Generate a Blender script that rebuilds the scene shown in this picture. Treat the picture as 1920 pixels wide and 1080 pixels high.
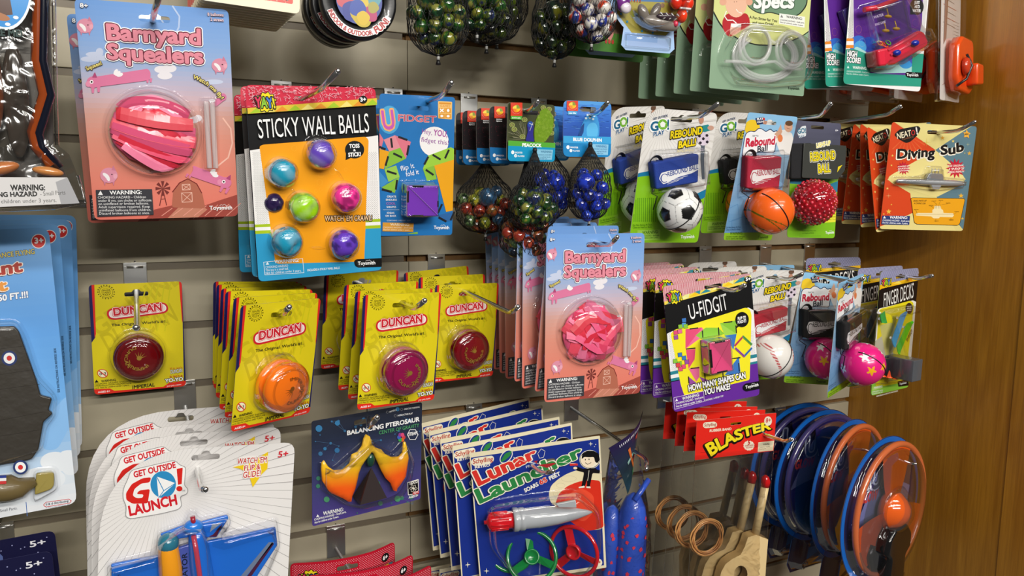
import bpy, math, random
from mathutils import Vector, Matrix, Euler
from mathutils.geometry import delaunay_2d_cdt
R_ = random.Random(7)
PI = math.pi
sc = bpy.context.scene
C = sc.collection
for o in list(bpy.data.objects): bpy.data.objects.remove(o)

# ------------------------------------------------ camera, light, exposure
cd = bpy.data.cameras.new('camera'); cam = bpy.data.objects.new('camera', cd); C.objects.link(cam)
cd.sensor_fit = 'HORIZONTAL'; cd.sensor_width = 36.0; cd.lens = 1457.2/1920*36.0; cd.clip_start = 0.02
yaw, pit, rol = 0.4511, 0.1269, 0.0106
fw = Vector((math.sin(yaw)*math.cos(pit), math.cos(yaw)*math.cos(pit), -math.sin(pit)))
rt = Vector((math.cos(yaw), -math.sin(yaw), 0)); up = rt.cross(fw)
r2 = math.cos(rol)*rt+math.sin(rol)*up; u2 = -math.sin(rol)*rt+math.cos(rol)*up
cam.matrix_world = Matrix(((r2.x, u2.x, -fw.x, 0), (r2.y, u2.y, -fw.y, -1.0531), (r2.z, u2.z, -fw.z, 1.3903), (0, 0, 0, 1)))
sc.camera = cam
vs = sc.view_settings; vs.view_transform = 'Standard'; vs.look = 'None'; vs.gamma = 1.0; vs.use_curve_mapping = False
vs.exposure = -0.16
w = bpy.data.worlds.new('shop_air'); sc.world = w; w.use_nodes = True
bg = w.node_tree.nodes['Background']; bg.inputs[0].default_value = (0.62, 0.60, 0.56, 1); bg.inputs[1].default_value = 0.12
def area(name, loc, sx, sy, watts, rx=0, col=(1, .965, .9)):
    l = bpy.data.lights.new(name, 'AREA'); l.shape = 'RECTANGLE'; l.size = sx; l.size_y = sy; l.energy = watts; l.color = col
    o = bpy.data.objects.new(name, l); o.location = loc; o.rotation_euler = (rx, 0, 0); C.objects.link(o)
for i, (x, y, p) in enumerate(((.2, -1.5, 7), (1.6, -1.6, 6), (-1.2, -2.7, 12), (.1, -2.7, 26), (1.4, -2.7, 18), (-.2, -4.2, 72), (1.2, -4.2, 46))):
    area('ceiling_lamp', (x, y, 2.75), 1.1, .14, p, rx=math.radians(32 if y > -2 else 45))

# ------------------------------------------------ surveyed poses of the packs and the layouts of their print
POSE={
'barn_left':(0.0263,-0.1852,1.5666,0.118,-0.023,-0.022),
'barn_left_back':(0.0170,-0.1493,1.5587,0.200,-0.027,-0.022),
'barn_c1':(0.5223,-0.2180,1.3354,0.000,-0.003,-0.083),
'barn_c2':(0.5222,-0.1901,1.3439,0.073,0.018,0.310),
'barn_c3':(0.5048,-0.1593,1.3464,-0.015,0.007,0.279),
'barn_c4':(0.4967,-0.1355,1.3523,-0.027,0.056,0.498),
'barn_c5':(0.5125,-0.1130,1.3434,0.033,-0.033,-0.004),
'barn_c6':(0.5132,-0.0895,1.3451,0.058,-0.050,-0.006),
'barn_c7':(0.5140,-0.0664,1.3452,0.064,-0.055,-0.006),
'barn_c8':(0.5144,-0.0434,1.3463,0.060,-0.064,-0.006),
'sticky1':(0.1774,-0.1935,1.4967,0.085,-0.049,0.063),
'sticky2':(0.1771,-0.1613,1.4983,0.031,-0.032,-0.007),
'sticky3':(0.1746,-0.1235,1.4923,0.197,-0.018,-0.018),
'ufidget1':(0.2967,-0.1893,1.4949,0.082,-0.002,-0.095),
'ufidget2':(0.3026,-0.1470,1.4927,0.043,-0.012,-0.007),
'space1':(0.4344,-0.0484,1.4929,-0.011,0.001,-0.003),
'space2':(0.4309,-0.0807,1.4925,-0.009,-0.002,-0.003),
'space3':(0.4371,-0.1120,1.4937,-0.011,-0.012,-0.002),
'space4':(0.4410,-0.1444,1.4933,-0.009,-0.011,-0.001),
'peacock':(0.4500,-0.1748,1.4957,0.042,-0.012,0.110),
'dolphin2':(0.5004,-0.1249,1.5003,0.009,0.019,0.048),
'dolphin1':(0.5329,-0.1715,1.5035,0.009,-0.011,-0.044),
'gp2':(0.6259,-0.1526,1.5034,0.201,-0.093,0.244),
'gp1':(0.6542,-0.2120,1.4949,0.164,0.017,-0.045),
'gp3':(0.8117,-0.1625,1.5033,0.167,-0.003,-0.062),
'neon1':(0.8090,-0.2146,1.4969,0.196,0.024,-0.021),
'light1':(0.9408,-0.1703,1.4962,-0.033,0.023,-0.138),
'dive1':(1.1480,-0.2141,1.4989,0.043,0.021,-0.281),
'dive2':(1.1316,-0.1635,1.5008,-0.101,-0.100,-0.006),
'dive3':(1.1463,-0.1370,1.5033,-0.055,-0.034,0.009),
'dive4':(1.1816,-0.1004,1.5018,0.039,0.036,0.002),
'dive5':(1.1890,-0.0581,1.5105,-0.010,-0.027,-0.008),
'dun_left':(-0.0024,-0.0338,1.2746,0.009,0.003,0.042),
'dun_a1':(0.1327,-0.2394,1.2728,0.136,0.032,0.500),
'dun_a2':(0.1332,-0.2044,1.2751,0.144,0.041,0.386),
'dun_a3':(0.1304,-0.1763,1.2770,0.090,0.053,0.264),
'dun_a4':(0.1311,-0.1326,1.2756,0.165,0.031,0.205),
'dun_a5':(0.1311,-0.0964,1.2749,0.177,0.034,0.063),
'dun_a6':(0.1306,-0.0671,1.2744,0.089,0.037,-0.039),
'dun_b1':(0.2693,-0.2165,1.2717,0.071,0.038,0.194),
'dun_b2':(0.2697,-0.1842,1.2722,0.143,0.027,0.170),
'dun_b3':(0.2647,-0.1491,1.2764,0.136,0.015,0.210),
'dun_b4':(0.2598,-0.0753,1.2818,0.234,-0.020,0.088),
'dun_c1':(0.3947,-0.1038,1.2642,0.054,0.032,0.170),
'dun_c2':(0.3891,-0.0619,1.2712,0.000,-0.003,0.058),
'dun_c3':(0.3801,-0.0239,1.2767,0.000,-0.061,0.073),
'ufg1':(0.7052,-0.2134,1.2691,-0.033,-0.115,-0.168),
'ufg2':(0.7135,-0.1854,1.2748,0.022,-0.018,-0.153),
'ufg3':(0.7169,-0.1492,1.2711,0.006,-0.003,-0.107),
'ufg4':(0.7060,-0.1129,1.2744,0.000,-0.007,0.051),
'ufg5':(0.7033,-0.0809,1.2764,0.000,-0.008,0.064),
'ufg6':(0.7017,-0.0499,1.2764,0.000,-0.003,0.080),
'base1':(0.8613,-0.1826,1.2734,0.180,0.033,-0.026),
'base2':(0.8466,-0.1210,1.2738,0.000,0.015,0.010),
'base3':(0.8391,-0.0610,1.2757,0.000,0.007,0.028),
'neonb1':(0.9959,-0.1567,1.2589,0.042,0.117,-0.138),
'neonb3':(0.9807,-0.0551,1.2655,0.000,0.022,-0.077),
'neonb2':(0.9668,-0.2297,1.2625,0.080,-0.101,0.321),
'fin1':(1.0710,-0.2304,1.2718,0.018,-0.008,0.112),
'fin2':(1.0776,-0.1904,1.2719,0.058,-0.015,-0.012),
'fin3':(1.1135,-0.0628,1.2752,0.000,-0.019,-0.340),
'go1':(0.0534,-0.2000,1.1165,0.000,0.075,-0.000),
'go2':(0.0439,-0.1678,1.1236,0.000,0.051,0.015),
'go3':(0.0409,-0.1414,1.1259,0.000,0.063,-0.003),
'go4':(0.0344,-0.0989,1.1325,0.000,0.035,0.018),
'ptero':(0.2352,-0.1900,1.1316,0.044,-0.001,0.174),
'lun1':(0.4406,-0.2162,1.0718,0.044,-0.087,-0.275),
'lun2':(0.4275,-0.1807,1.0763,0.000,-0.072,-0.051),
'lun3':(0.4247,-0.1483,1.0758,0.012,-0.087,-0.101),
'lun4':(0.4179,-0.1181,1.0816,0.042,-0.102,-0.014),
'lun5':(0.4161,-0.0883,1.0851,-0.003,-0.086,0.064),
'bla1':(0.7778,-0.2058,1.0638,0.062,-0.023,-0.178),
'bla2':(0.7806,-0.1804,1.0654,0.043,0.035,-0.186),
'bla3':(0.7836,-0.1574,1.0648,0.041,0.030,-0.246),
'bla4':(0.7806,-0.1346,1.0680,0.075,0.019,-0.308),
'specs1':(0.7972,-0.2010,1.7902,0.012,0.014,-0.059),
'specs2':(0.7939,-0.1651,1.7887,0.019,0.024,0.000),
'specs3':(0.7903,-0.1301,1.7889,0.014,0.019,0.000),
'specs4':(0.7879,-0.0901,1.7888,0.014,0.020,0.000),
'specs5':(0.7812,-0.0551,1.7889,0.013,0.018,0.000),
'high1':(1.0432,-0.2023,1.7792,-0.005,0.026,-0.100),
'high2':(1.0072,-0.1670,1.7807,-0.054,-0.050,0.006),
'high3':(1.0073,-0.1313,1.7809,-0.040,-0.039,0.004),
'plane1':(-0.1773,-0.1668,1.3441,-0.071,-0.036,0.046),
'plane2':(-0.1705,-0.1336,1.3477,0.087,-0.017,0.125),
'plane3':(-0.1616,-0.0981,1.3526,0.132,0.004,0.167),
'plane4':(-0.1585,-0.0683,1.3577,0.117,0.018,0.152),
}
SIZE={'barnyard':(138,212),'sticky':(140,206),'ufidget':(88,161),'marble':(70,71),'rebound':(112,178),'neon':(90,181),'light':(88,176),'diving':(151,168),'duncan':(100,131),'ufidgit':(136,176),'finger':(102,196),'go':(190,300),'ptero':(140,125),'lunar':(168,184),'blaster':(131,60),'specs':(165,262),'high':(152,230),'plane':(200,280)}
LAYOUT={
'barnyard':((0.431745,-0.0397773,-60.0676,-0.0353542,0.464766,6.49961,-0.000228733,-0.000130098,1),(-0.000503971,3.65162e-05,0.133619,2.11399e-05,-0.000537116,0.075268)),
'sticky':((0.453664,-0.0293349,-203.764,-0.0107301,0.45497,-67.4163,-0.000270863,-0.00010972,1),(-0.000479825,5.58466e-05,0.0441722,5.44121e-06,-0.000537096,0.10558)),
'ufidget':((0.504679,0.000988282,-359.314,-0.024463,0.488598,-68.1564,-0.000194648,-0.000114372,1),(-0.00052776,2.06537e-05,0.211858,2.06299e-05,-0.00055076,0.110937)),
'peacock':((0.53742,0.0111841,-513.629,-0.0290852,0.445519,-57.4548,-0.000293578,-8.5231e-05,1),(-0.000468901,3.90129e-05,0.00468868,1.23382e-05,-0.000545364,0.147249)),
'space':((0.559027,-0.00389339,-511.934,-0.0240237,0.500159,-77.375,-0.000243737,-6.1864e-05,1),(-0.000506537,3.19173e-05,0.116914,-1.95184e-06,-0.000557804,0.201689)),
'dolphin':((0.570897,0.00725547,-604.445,-0.0239678,0.497778,-68.0286,-0.000222534,-7.31327e-05,1),(-0.000517728,2.91404e-05,0.159784,2.12852e-06,-0.000558006,0.184605)),
'rebound':((0.565987,0.0756767,-701.591,-0.0380194,0.471222,-48.8161,-0.000213225,-0.000155664,1),(-0.000509852,1.2729e-05,0.163936,5.01456e-05,-0.00053248,0.0238581)),
'neon':((0.598931,0.118196,-865.271,-0.0440911,0.461206,-35.1577,-0.000221902,-0.000171468,1),(-0.0005026,1.07153e-05,0.141273,6.21522e-05,-0.000525542,-0.0092673)),
'light':((0.687294,0.0364954,-1030.5,-0.0406944,0.568445,-67.5161,-0.00017854,-5.27347e-05,1),(-0.000551465,3.80932e-06,0.266586,1.26687e-05,-0.000577369,0.224816)),
'diving':((0.74639,0.0869023,-1268.32,-0.0338802,0.659282,-94.1977,-0.000100112,-0.000101187,1),(-0.000591067,-5.89773e-06,0.421164,2.30271e-05,-0.000591303,0.15336)),
'duncan':((0.460516,0.0248751,-327.383,0.0163977,0.428434,-248.155,-0.000329332,-9.81665e-05,1),(-0.000441486,1.63339e-05,-0.0690106,4.61994e-05,-0.000543692,0.120801)),
'ufidgit':((0.60737,-0.0522423,-726.392,0.0855245,0.557164,-405.559,-0.000160974,-5.39723e-05,1),(-0.000559143,8.15771e-05,0.270049,-6.39806e-05,-0.00057713,0.265255)),
'finger':((0.653435,0.0543479,-1106.59,0.0366454,0.392058,-259.953,-0.00029592,-7.26289e-05,1),(-0.000469971,3.72137e-05,0.00315331,7.28617e-06,-0.000549394,0.171235)),
'go':((0.424317,0.0125062,-91.2066,0.0281415,0.49302,-424.338,-0.000243693,-6.65142e-05,1),(-0.000503542,-1.63412e-05,0.132191,4.38787e-05,-0.000556934,0.181985)),
'ptero':((0.458809,-0.00314907,-265.493,0.0795582,0.460357,-410.103,-0.000323034,-8.45502e-05,1),(-0.000449687,3.69109e-05,-0.0567468,1.96123e-05,-0.000546299,0.144811)),
'lunar':((0.542211,-0.0448458,-439.125,0.0764016,0.570723,-552.12,-0.000105547,-0.000101671,1),(-0.000586501,5.86998e-05,0.390578,-4.04622e-05,-0.000585644,0.194498)),
'blaster':((0.610456,0.0325955,-823.294,0.0591517,0.579403,-534.54,-0.000154705,-0.000107197,1),(-0.000555046,2.69092e-05,0.296273,2.91425e-06,-0.000565511,0.141581)),
'specs':((0.612282,0.0369677,-819.848,-0.100508,0.474867,239.237,-0.000215042,-7.50018e-05,1),(-0.000521952,1.36726e-05,0.18009,1.60696e-05,-0.000559574,0.178145)),
'high':((0.678387,0.0540243,-1080.78,-0.0998707,0.509788,234.118,-0.000195964,-6.72773e-05,1),(-0.000536116,4.53825e-06,0.225406,1.89567e-05,-0.000567129,0.193755)),
'plane':((0.382643,-0.0501875,179.427,0.0218142,0.504715,-217.196,-0.000268369,-2.62099e-05,1),(-0.000499461,4.91429e-05,0.0658481,-3.09874e-05,-0.000565103,0.267465)),
}

# ------------------------------------------------ colour and material helpers
def lin(c):
    return c/12.92 if c <= .04045 else ((c+.055)/1.055)**2.4
def hx(s):
    if not isinstance(s, str): return s
    return (lin(int(s[0:2], 16)/255), lin(int(s[2:4], 16)/255), lin(int(s[4:6], 16)/255))
def mix(a, b, t):
    a, b = hx(a), hx(b); return tuple(a[i]+(b[i]-a[i])*t for i in range(3))
MATS = {}
def mat(name, rough=.4, coat=0, metal=0, spec=.5, sss=0, bump=0, bscale=200, trans=0, emit=0, alpha=None):
    if name in MATS: return MATS[name]
    m = bpy.data.materials.new(name); m.use_nodes = True; nt = m.node_tree; b = nt.nodes['Principled BSDF']
    a = nt.nodes.new('ShaderNodeAttribute'); a.attribute_name = 'ink'
    nt.links.new(a.outputs['Color'], b.inputs['Base Color'])
    b.inputs['Roughness'].default_value = rough; b.inputs['Coat Weight'].default_value = coat; b.inputs['Coat Roughness'].default_value = .06
    b.inputs['Metallic'].default_value = metal; b.inputs['Specular IOR Level'].default_value = spec
    b.inputs['Transmission Weight'].default_value = trans
    if sss: b.inputs['Subsurface Weight'].default_value = sss; b.inputs['Subsurface Scale'].default_value = .004
    if bump:
        n = nt.nodes.new('ShaderNodeTexNoise'); n.inputs['Scale'].default_value = bscale; n.inputs['Detail'].default_value = 3
        tc = nt.nodes.new('ShaderNodeTexCoord'); nt.links.new(tc.outputs['Object'], n.inputs['Vector'])
        bp = nt.nodes.new('ShaderNodeBump'); bp.inputs['Strength'].default_value = bump; bp.inputs['Distance'].default_value = .001
        nt.links.new(n.outputs['Fac'], bp.inputs['Height']); nt.links.new(bp.outputs['Normal'], b.inputs['Normal'])
    MATS[name] = m; return m
def clear(name, tint=(.975, .975, .98), base=.018, rough=.055, bump=0, bscale=60, gain=.38):
    if name in MATS: return MATS[name]
    m = bpy.data.materials.new(name); m.use_nodes = True; nt = m.node_tree; nt.nodes.clear()
    out = nt.nodes.new('ShaderNodeOutputMaterial'); mx = nt.nodes.new('ShaderNodeMixShader')
    tr = nt.nodes.new('ShaderNodeBsdfTransparent'); tr.inputs[0].default_value = (*tint, 1)
    gl = nt.nodes.new('ShaderNodeBsdfGlossy'); gl.inputs['Roughness'].default_value = rough
    fr = nt.nodes.new('ShaderNodeFresnel'); fr.inputs[0].default_value = 1.45
    ma = nt.nodes.new('ShaderNodeMath'); ma.operation = 'MULTIPLY_ADD'; ma.inputs[1].default_value = gain; ma.inputs[2].default_value = base
    nt.links.new(fr.outputs[0], ma.inputs[0]); nt.links.new(ma.outputs[0], mx.inputs[0])
    nt.links.new(tr.outputs[0], mx.inputs[1]); nt.links.new(gl.outputs[0], mx.inputs[2]); nt.links.new(mx.outputs[0], out.inputs[0])
    if bump:
        n = nt.nodes.new('ShaderNodeTexNoise'); n.inputs['Scale'].default_value = bscale; n.inputs['Detail'].default_value = 2; n.inputs['Distortion'].default_value = 1.2
        tc = nt.nodes.new('ShaderNodeTexCoord'); nt.links.new(tc.outputs['Object'], n.inputs['Vector'])
        bp = nt.nodes.new('ShaderNodeBump'); bp.inputs['Strength'].default_value = bump; bp.inputs['Distance'].default_value = .004
        nt.links.new(n.outputs['Fac'], bp.inputs['Height'])
        for nd in (gl, fr): nt.links.new(bp.outputs['Normal'], nd.inputs['Normal'])
    MATS[name] = m; return m
PAPER = mat('printed_card', .32, coat=.15)
PLAS = mat('glossy_plastic', .18, coat=.6)
DARKP = mat('translucent_toy_plastic', .12, coat=1.0, sss=.0)
SOFT = mat('soft_rubber', .42, coat=.25, bump=.25, bscale=90)
CLOTH = mat('towelling', .85, bump=.5, bscale=900)
GLASS = mat('marble_glass', .06, coat=1.0, spec=.8)
NETM = mat('netting', .5)
CHROME = mat('chrome', .2, metal=1)
PLATE = mat('brushed_plate', .3, metal=1)
METALP = mat('silver_plastic', .3, metal=.55, coat=.4)
WOODM = mat('pale_turned_wood', .45, bump=.2, bscale=120)
CLEAR = clear('clear_blister')
FILM = clear('clear_film', tint=(.985, .982, .975), base=.04, rough=.09, bump=.5, bscale=35, gain=.9)
FOILF = clear('crinkled_film', tint=(.9, .9, .9), base=.10, rough=.10, bump=1.0, bscale=30, gain=1.0)

# ------------------------------------------------ mesh builder: coordinates are mm, u right, v down, q towards the shopper
class MB:
    def __init__(s, ou=0, ov=0):
        s.v = []; s.f = []; s.c = []; s.sm = []; s.ou = ou; s.ov = ov
    def P(s, u, v, q): s.v.append(((u-s.ou)/1000, -q/1000, -(v-s.ov)/1000)); return len(s.v)-1
    def face(s, ids, c, sm=False): s.f.append(tuple(ids)); s.c.append(c if isinstance(c, list) else hx(c)); s.sm.append(sm)
    def box(s, u0, u1, v0, v1, q0, q1, c, b=0):
        if b:
            s.extr([(u0, v0), (u1, v0), (u1, v1), (u0, v1)], q0, q1, c, b, rnd=b); return s
        i = [s.P(u, v, q) for q in (q0, q1) for v in (v0, v1) for u in (u0, u1)]
        for a in ((0, 1, 3, 2), (4, 6, 7, 5), (0, 4, 5, 1), (2, 3, 7, 6), (0, 2, 6, 4), (1, 5, 7, 3)): s.face([i[k] for k in a], c)
        return s
    def extr(s, pts, q0, q1, c, b=0, rnd=0, top=None, sm=True):
        if rnd: pts = rnd_poly(pts, rnd)
        cu = sum(p[0] for p in pts)/len(pts); cv = sum(p[1] for p in pts)/len(pts); n = len(pts)
        lv = [(0, q0), (0, q1)] if not b else [(0, q0), (0, q1-b), (.3*b, q1-.3*b), (b, q1)]
        prev = None
        for off, q in lv:
            pp = inset(pts, off) if off else pts
            ids = [s.P(u, v, q) for u, v in pp]
            if prev:
                for k in range(n): s.face((prev[k], prev[(k+1) % n], ids[(k+1) % n], ids[k]), c, bool(b) and sm)
            else: s.face(ids[::-1], c)
            prev = ids
        s.face(prev, top or c)
        return s
    def tube(s, path, r, c, n=8, caps=True, closed=False, rr=None):
        P = [Vector(p) for p in path]; m = len(P); rings = []; up = None
        for i in range(m):
            if closed: t = P[(i+1) % m]-P[i-1]
            else: t = P[min(i+1, m-1)]-P[max(i-1, 0)]
            t.normalize()
            if up is None:
                up = t.orthogonal().normalized()
            up = (up-t*up.dot(t)).normalized(); sd = t.cross(up)
            ri = rr[i] if rr else r
            rings.append([s.P(*(P[i]+(up*math.cos(a)+sd*math.sin(a))*ri)) for a in [2*PI*k/n for k in range(n)]])
        for i in range(m if closed else m-1):
            a, b = rings[i], rings[(i+1) % m]
            for k in range(n): s.face((a[k], a[(k+1) % n], b[(k+1) % n], b[k]), c, True)
        if caps and not closed: s.face(rings[0][::-1], c); s.face(rings[-1], c)
        return s
    def ell(s, cu, cv, cq, ru, rv, rq, c, nu=20, nv=12, rot=None, q_clip=None):
        fn = c if callable(c) else None; rows = []
        for j in range(nv+1):
            t = PI*j/nv; row = []
            for i in range(nu):
                a = 2*PI*i/nu; d = Vector((math.sin(t)*math.cos(a), math.cos(t), math.sin(t)*math.sin(a)))
                e = Vector((d.x*ru, d.y*rv, d.z*rq))
                if rot is not None: e = rot @ e
                q = cq+e.z
                if q_clip is not None: q = max(q, q_clip)
                row.append((s.P(cu+e.x, cv+e.y, q), d))
                if j in (0, nv): break
            rows.append(row)
        for j in range(nv):
            a, b = rows[j], rows[j+1]
            for i in range(nu):
                k = (i+1) % nu
                if len(a) == 1: q = (a[0], b[i], b[k])
                elif len(b) == 1: q = (a[i], b[0], a[k])
                else: q = (a[i], b[i], b[k], a[k])
                dd = sum((x[1] for x in q), Vector()).normalized()
                s.face([x[0] for x in q], [fn(x[1].normalized()) for x in q] if fn else c, True)
        return s
    def lathe(s, cu, cv, prof, c, n=40, axis='q', cq=0, sm=True, tilt=None):
        # prof: list of (radius, height[, colour])
        rings = []; cols = []
        for p in prof:
            r, h = p[0], p[1]; ring = []
            for k in range(n):
                a = 2*PI*k/n
                if axis == 'q': e = Vector((r*math.cos(a), r*math.sin(a), h))
                elif axis == 'u': e = Vector((h, r*math.cos(a), r*math.sin(a)))
                else: e = Vector((r*math.cos(a), h, r*math.sin(a)))
                if tilt is not None: e = tilt @ e
                ring.append(s.P(cu+e.x, cv+e.y, cq+e.z))
            rings.append(ring); cols.append(p[2] if len(p) > 2 else c)
        for j in range(len(rings)-1):
            for k in range(n): s.face((rings[j][k], rings[j][(k+1) % n], rings[j+1][(k+1) % n], rings[j+1][k]), cols[j+1], sm)
        if prof[0][0] > .05: s.face(rings[0][::-1], cols[0])
        if prof[-1][0] > .05: s.face(rings[-1], cols[-1])
        return s
    def shell(s, pts, h, draft=.08, c=(1, 1, 1), rnd=5, q0=.6, lip=3):
        # vacuum-formed clear blister over an outline
        pts = rnd_poly(pts, rnd) if rnd else pts; n = len(pts); prev = None
        ex = min(max(p[0] for p in pts)-min(p[0] for p in pts), max(p[1] for p in pts)-min(p[1] for p in pts))
        for off, q in ((-lip, q0), (0, q0+.2), (ex*draft*.35, q0+h*.45), (ex*draft*.7, q0+h*.82), (ex*draft, q0+h*.95), (ex*(draft+.06), q0+h)):
            ids = [s.P(u, v, q) for u, v in inset(pts, off)]
            if prev:
                for k in range(n): s.face((prev[k], prev[(k+1) % n], ids[(k+1) % n], ids[k]), c, True)
            prev = ids
        s.face(prev, c, True); return s
    def dome(s, cu, cv, r, h, ry=None, q0=.6, lip=4, n=40, flat=.35):
        ry = ry or r; prev = None; prof = [(1+lip/r, 0), (1, .01), (.985, .3), (.93, .62), (.82, .84), (.64, .96), (flat*.8, 1.0)]
        for k_, z in prof:
            ids = [s.P(cu+math.cos(2*PI*i/n)*r*k_, cv+math.sin(2*PI*i/n)*ry*k_, q0+h*z) for i in range(n)]
            if prev:
                for k in range(n): s.face((prev[k], prev[(k+1) % n], ids[(k+1) % n], ids[k]), (1, 1, 1), True)
            prev = ids
        s.face(prev, (1, 1, 1), True); return s
    def mesh(s, name, mats):
        me = bpy.data.meshes.new(name); me.from_pydata(s.v, [], s.f)
        ca = me.color_attributes.new(name='ink', type='FLOAT_COLOR', domain='CORNER')
        buf = []
        for f, c in zip(s.f, s.c):
            if isinstance(c, list):
                for x in c: buf += [x[0], x[1], x[2], 1.0]
            else: buf += [c[0], c[1], c[2], 1.0]*len(f)
        ca.data.foreach_set('color', buf); me.polygons.foreach_set('use_smooth', s.sm)
        for m in (mats if isinstance(mats, (list, tuple)) else [mats]): me.materials.append(m)
        me.update(); return me
    def build(s, name, mats, parent=None, mesh=None):
        o = bpy.data.objects.new(name, s.mesh(name, mats)); C.objects.link(o)
        if parent is not None: o.parent = parent
        return o
def inset(pts, d):
    n = len(pts); out = []
    ar = sum(pts[i][0]*pts[(i+1) % n][1]-pts[(i+1) % n][0]*pts[i][1] for i in range(n)); sg = 1 if ar > 0 else -1
    for i in range(n):
        a, b, c = Vector(pts[i-1][:2]), Vector(pts[i][:2]), Vector(pts[(i+1) % n][:2])
        e1 = (b-a); e2 = (c-b)
        if e1.length < 1e-6 or e2.length < 1e-6: out.append(tuple(b)); continue
        e1.normalize(); e2.normalize()
        n1 = Vector((-e1.y, e1.x))*sg; n2 = Vector((-e2.y, e2.x))*sg; m = (n1+n2)
        if m.length < 1e-4: out.append(tuple(b)); continue
        m.normalize(); k = d/max(.5, m.dot(n1)); out.append((b.x+m.x*k, b.y+m.y*k))
    return out
def rnd_poly(pts, r, seg=4):
    out = []; n = len(pts)
    for i in range(n):
        a, b, c = Vector(pts[i-1][:2]), Vector(pts[i][:2]), Vector(pts[(i+1) % n][:2])
        ri = r[i] if isinstance(r, (list, tuple)) else r
        d1 = (a-b); d2 = (c-b); k = min(ri, d1.length*.48, d2.length*.48)
        if k < .05: out.append(tuple(b)); continue
        p, q = b+d1.normalized()*k, b+d2.normalized()*k
        ns = seg if ri < 15 else 10
        for j in range(ns+1):
            t = j/ns; x = p*(1-t)**2+b*2*t*(1-t)+q*t*t; out.append((x.x, x.y))
    return out
def rect(u0, v0, u1, v1, r=0): return rnd_poly([(u0, v0), (u1, v0), (u1, v1), (u0, v1)], r) if r else [(u0, v0), (u1, v0), (u1, v1), (u0, v1)]
def oval(u, v, a, b=None, n=24, rot=0):
    b = b or a; cr, sr = math.cos(rot), math.sin(rot)
    return [(u+a*math.cos(t)*cr-b*math.sin(t)*sr, v+a*math.cos(t)*sr+b*math.sin(t)*cr) for t in [2*PI*i/n for i in range(n)]]
def star(u, v, r, n=5, k=.42, rot=-PI/2):
    return [(u+math.cos(rot+PI*i/n)*(r if i % 2 == 0 else r*k), v+math.sin(rot+PI*i/n)*(r if i % 2 == 0 else r*k)) for i in range(2*n)]

# ------------------------------------------------ lettering: every glyph of Blender's own font once, then laid out by hand
CH = "ABCDEFGHIJKLMNOPQRSTUVWXYZabcdefghijklmnopqrstuvwxyz0123456789!?&#'.,:-+/() "
VAR = {'t': (0, 2), 'n': (0, 3), 'b': (.02, 3), 'h': (.04, 3), 'o': (.085, 2), 'p': (.125, 2)}
ADV = {}; BASE = {}
class Glyphs(dict):
    def __missing__(s, kc):
        d, r = VAR[kc[0]]; vv, ff = BASE[(r, kc[1])]
        if d: vv, ff = embolden(vv, ff, d)
        s[kc] = (vv, ff); return s[kc]
GL = Glyphs()
def embolden(vv, ff, d):
    # thicken a glyph: union of the letter with a stroke along its outline
    key = {}; rep = [key.setdefault((round(v[0], 4), round(v[1], 4)), i) for i, v in enumerate(vv)]; cnt = {}
    for f in ff:
        for a, b in zip(f, f[1:]+f[:1]): e = (min(rep[a], rep[b]), max(rep[a], rep[b])); cnt[e] = cnt.get(e, 0)+1
    V = []; F = []; pts = set()
    def add(p): F.append(list(range(len(V), len(V)+len(p)))); V.extend(Vector(x) for x in p)
    for f in ff:
        p = [vv[a] for a in f]; ar = sum(p[i][0]*p[(i+1) % len(p)][1]-p[(i+1) % len(p)][0]*p[i][1] for i in range(len(p)))
        if abs(ar) > 1e-7: add(p if ar > 0 else p[::-1])
    for (a, b), n in cnt.items():
        if n != 1: continue
        p, q = Vector(vv[a]), Vector(vv[b]); t = q-p
        if t.length < 1e-4: continue
        t = t.normalized()*d; n_ = Vector((-t.y, t.x)); add([p-n_, q-n_, q+n_, p+n_]); pts |= {a, b}
    for a in pts: add([(vv[a][0]+d*math.cos(x*PI/4+.2), vv[a][1]+d*math.sin(x*PI/4+.2)) for x in range(8)])
    v2, _, f2, _, _, of = delaunay_2d_cdt(V, [], F, 0, 1e-5); cnt = {}
    for f, o in zip(f2, of):
        if o:
            for a, b in zip(f, list(f[1:])+[f[0]]): cnt[(a, b)] = 1
    bd = [(a, b) for a, b in cnt if (b, a) not in cnt]; used = sorted({a for e in bd for a in e}); ix = {a: i for i, a in enumerate(used)}
    P = [v2[a] for a in used]; E = [(ix[a], ix[b]) for a, b in bd]
    v3, _, f3, *_ = delaunay_2d_cdt(P, E, [], 0, 1e-5); out = []
    for f in f3:
        cx = sum(v3[i].x for i in f)/len(f); cy = sum(v3[i].y for i in f)/len(f); w_ = 0
        for a, b in E:
            p, q = P[a], P[b]
            if (p.y > cy) != (q.y > cy) and cx < p.x+(cy-p.y)*(q.x-p.x)/(q.y-p.y): w_ += 1
        if w_ % 2: out.append(tuple(f))
    return [tuple(v) for v in v3], out
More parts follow.
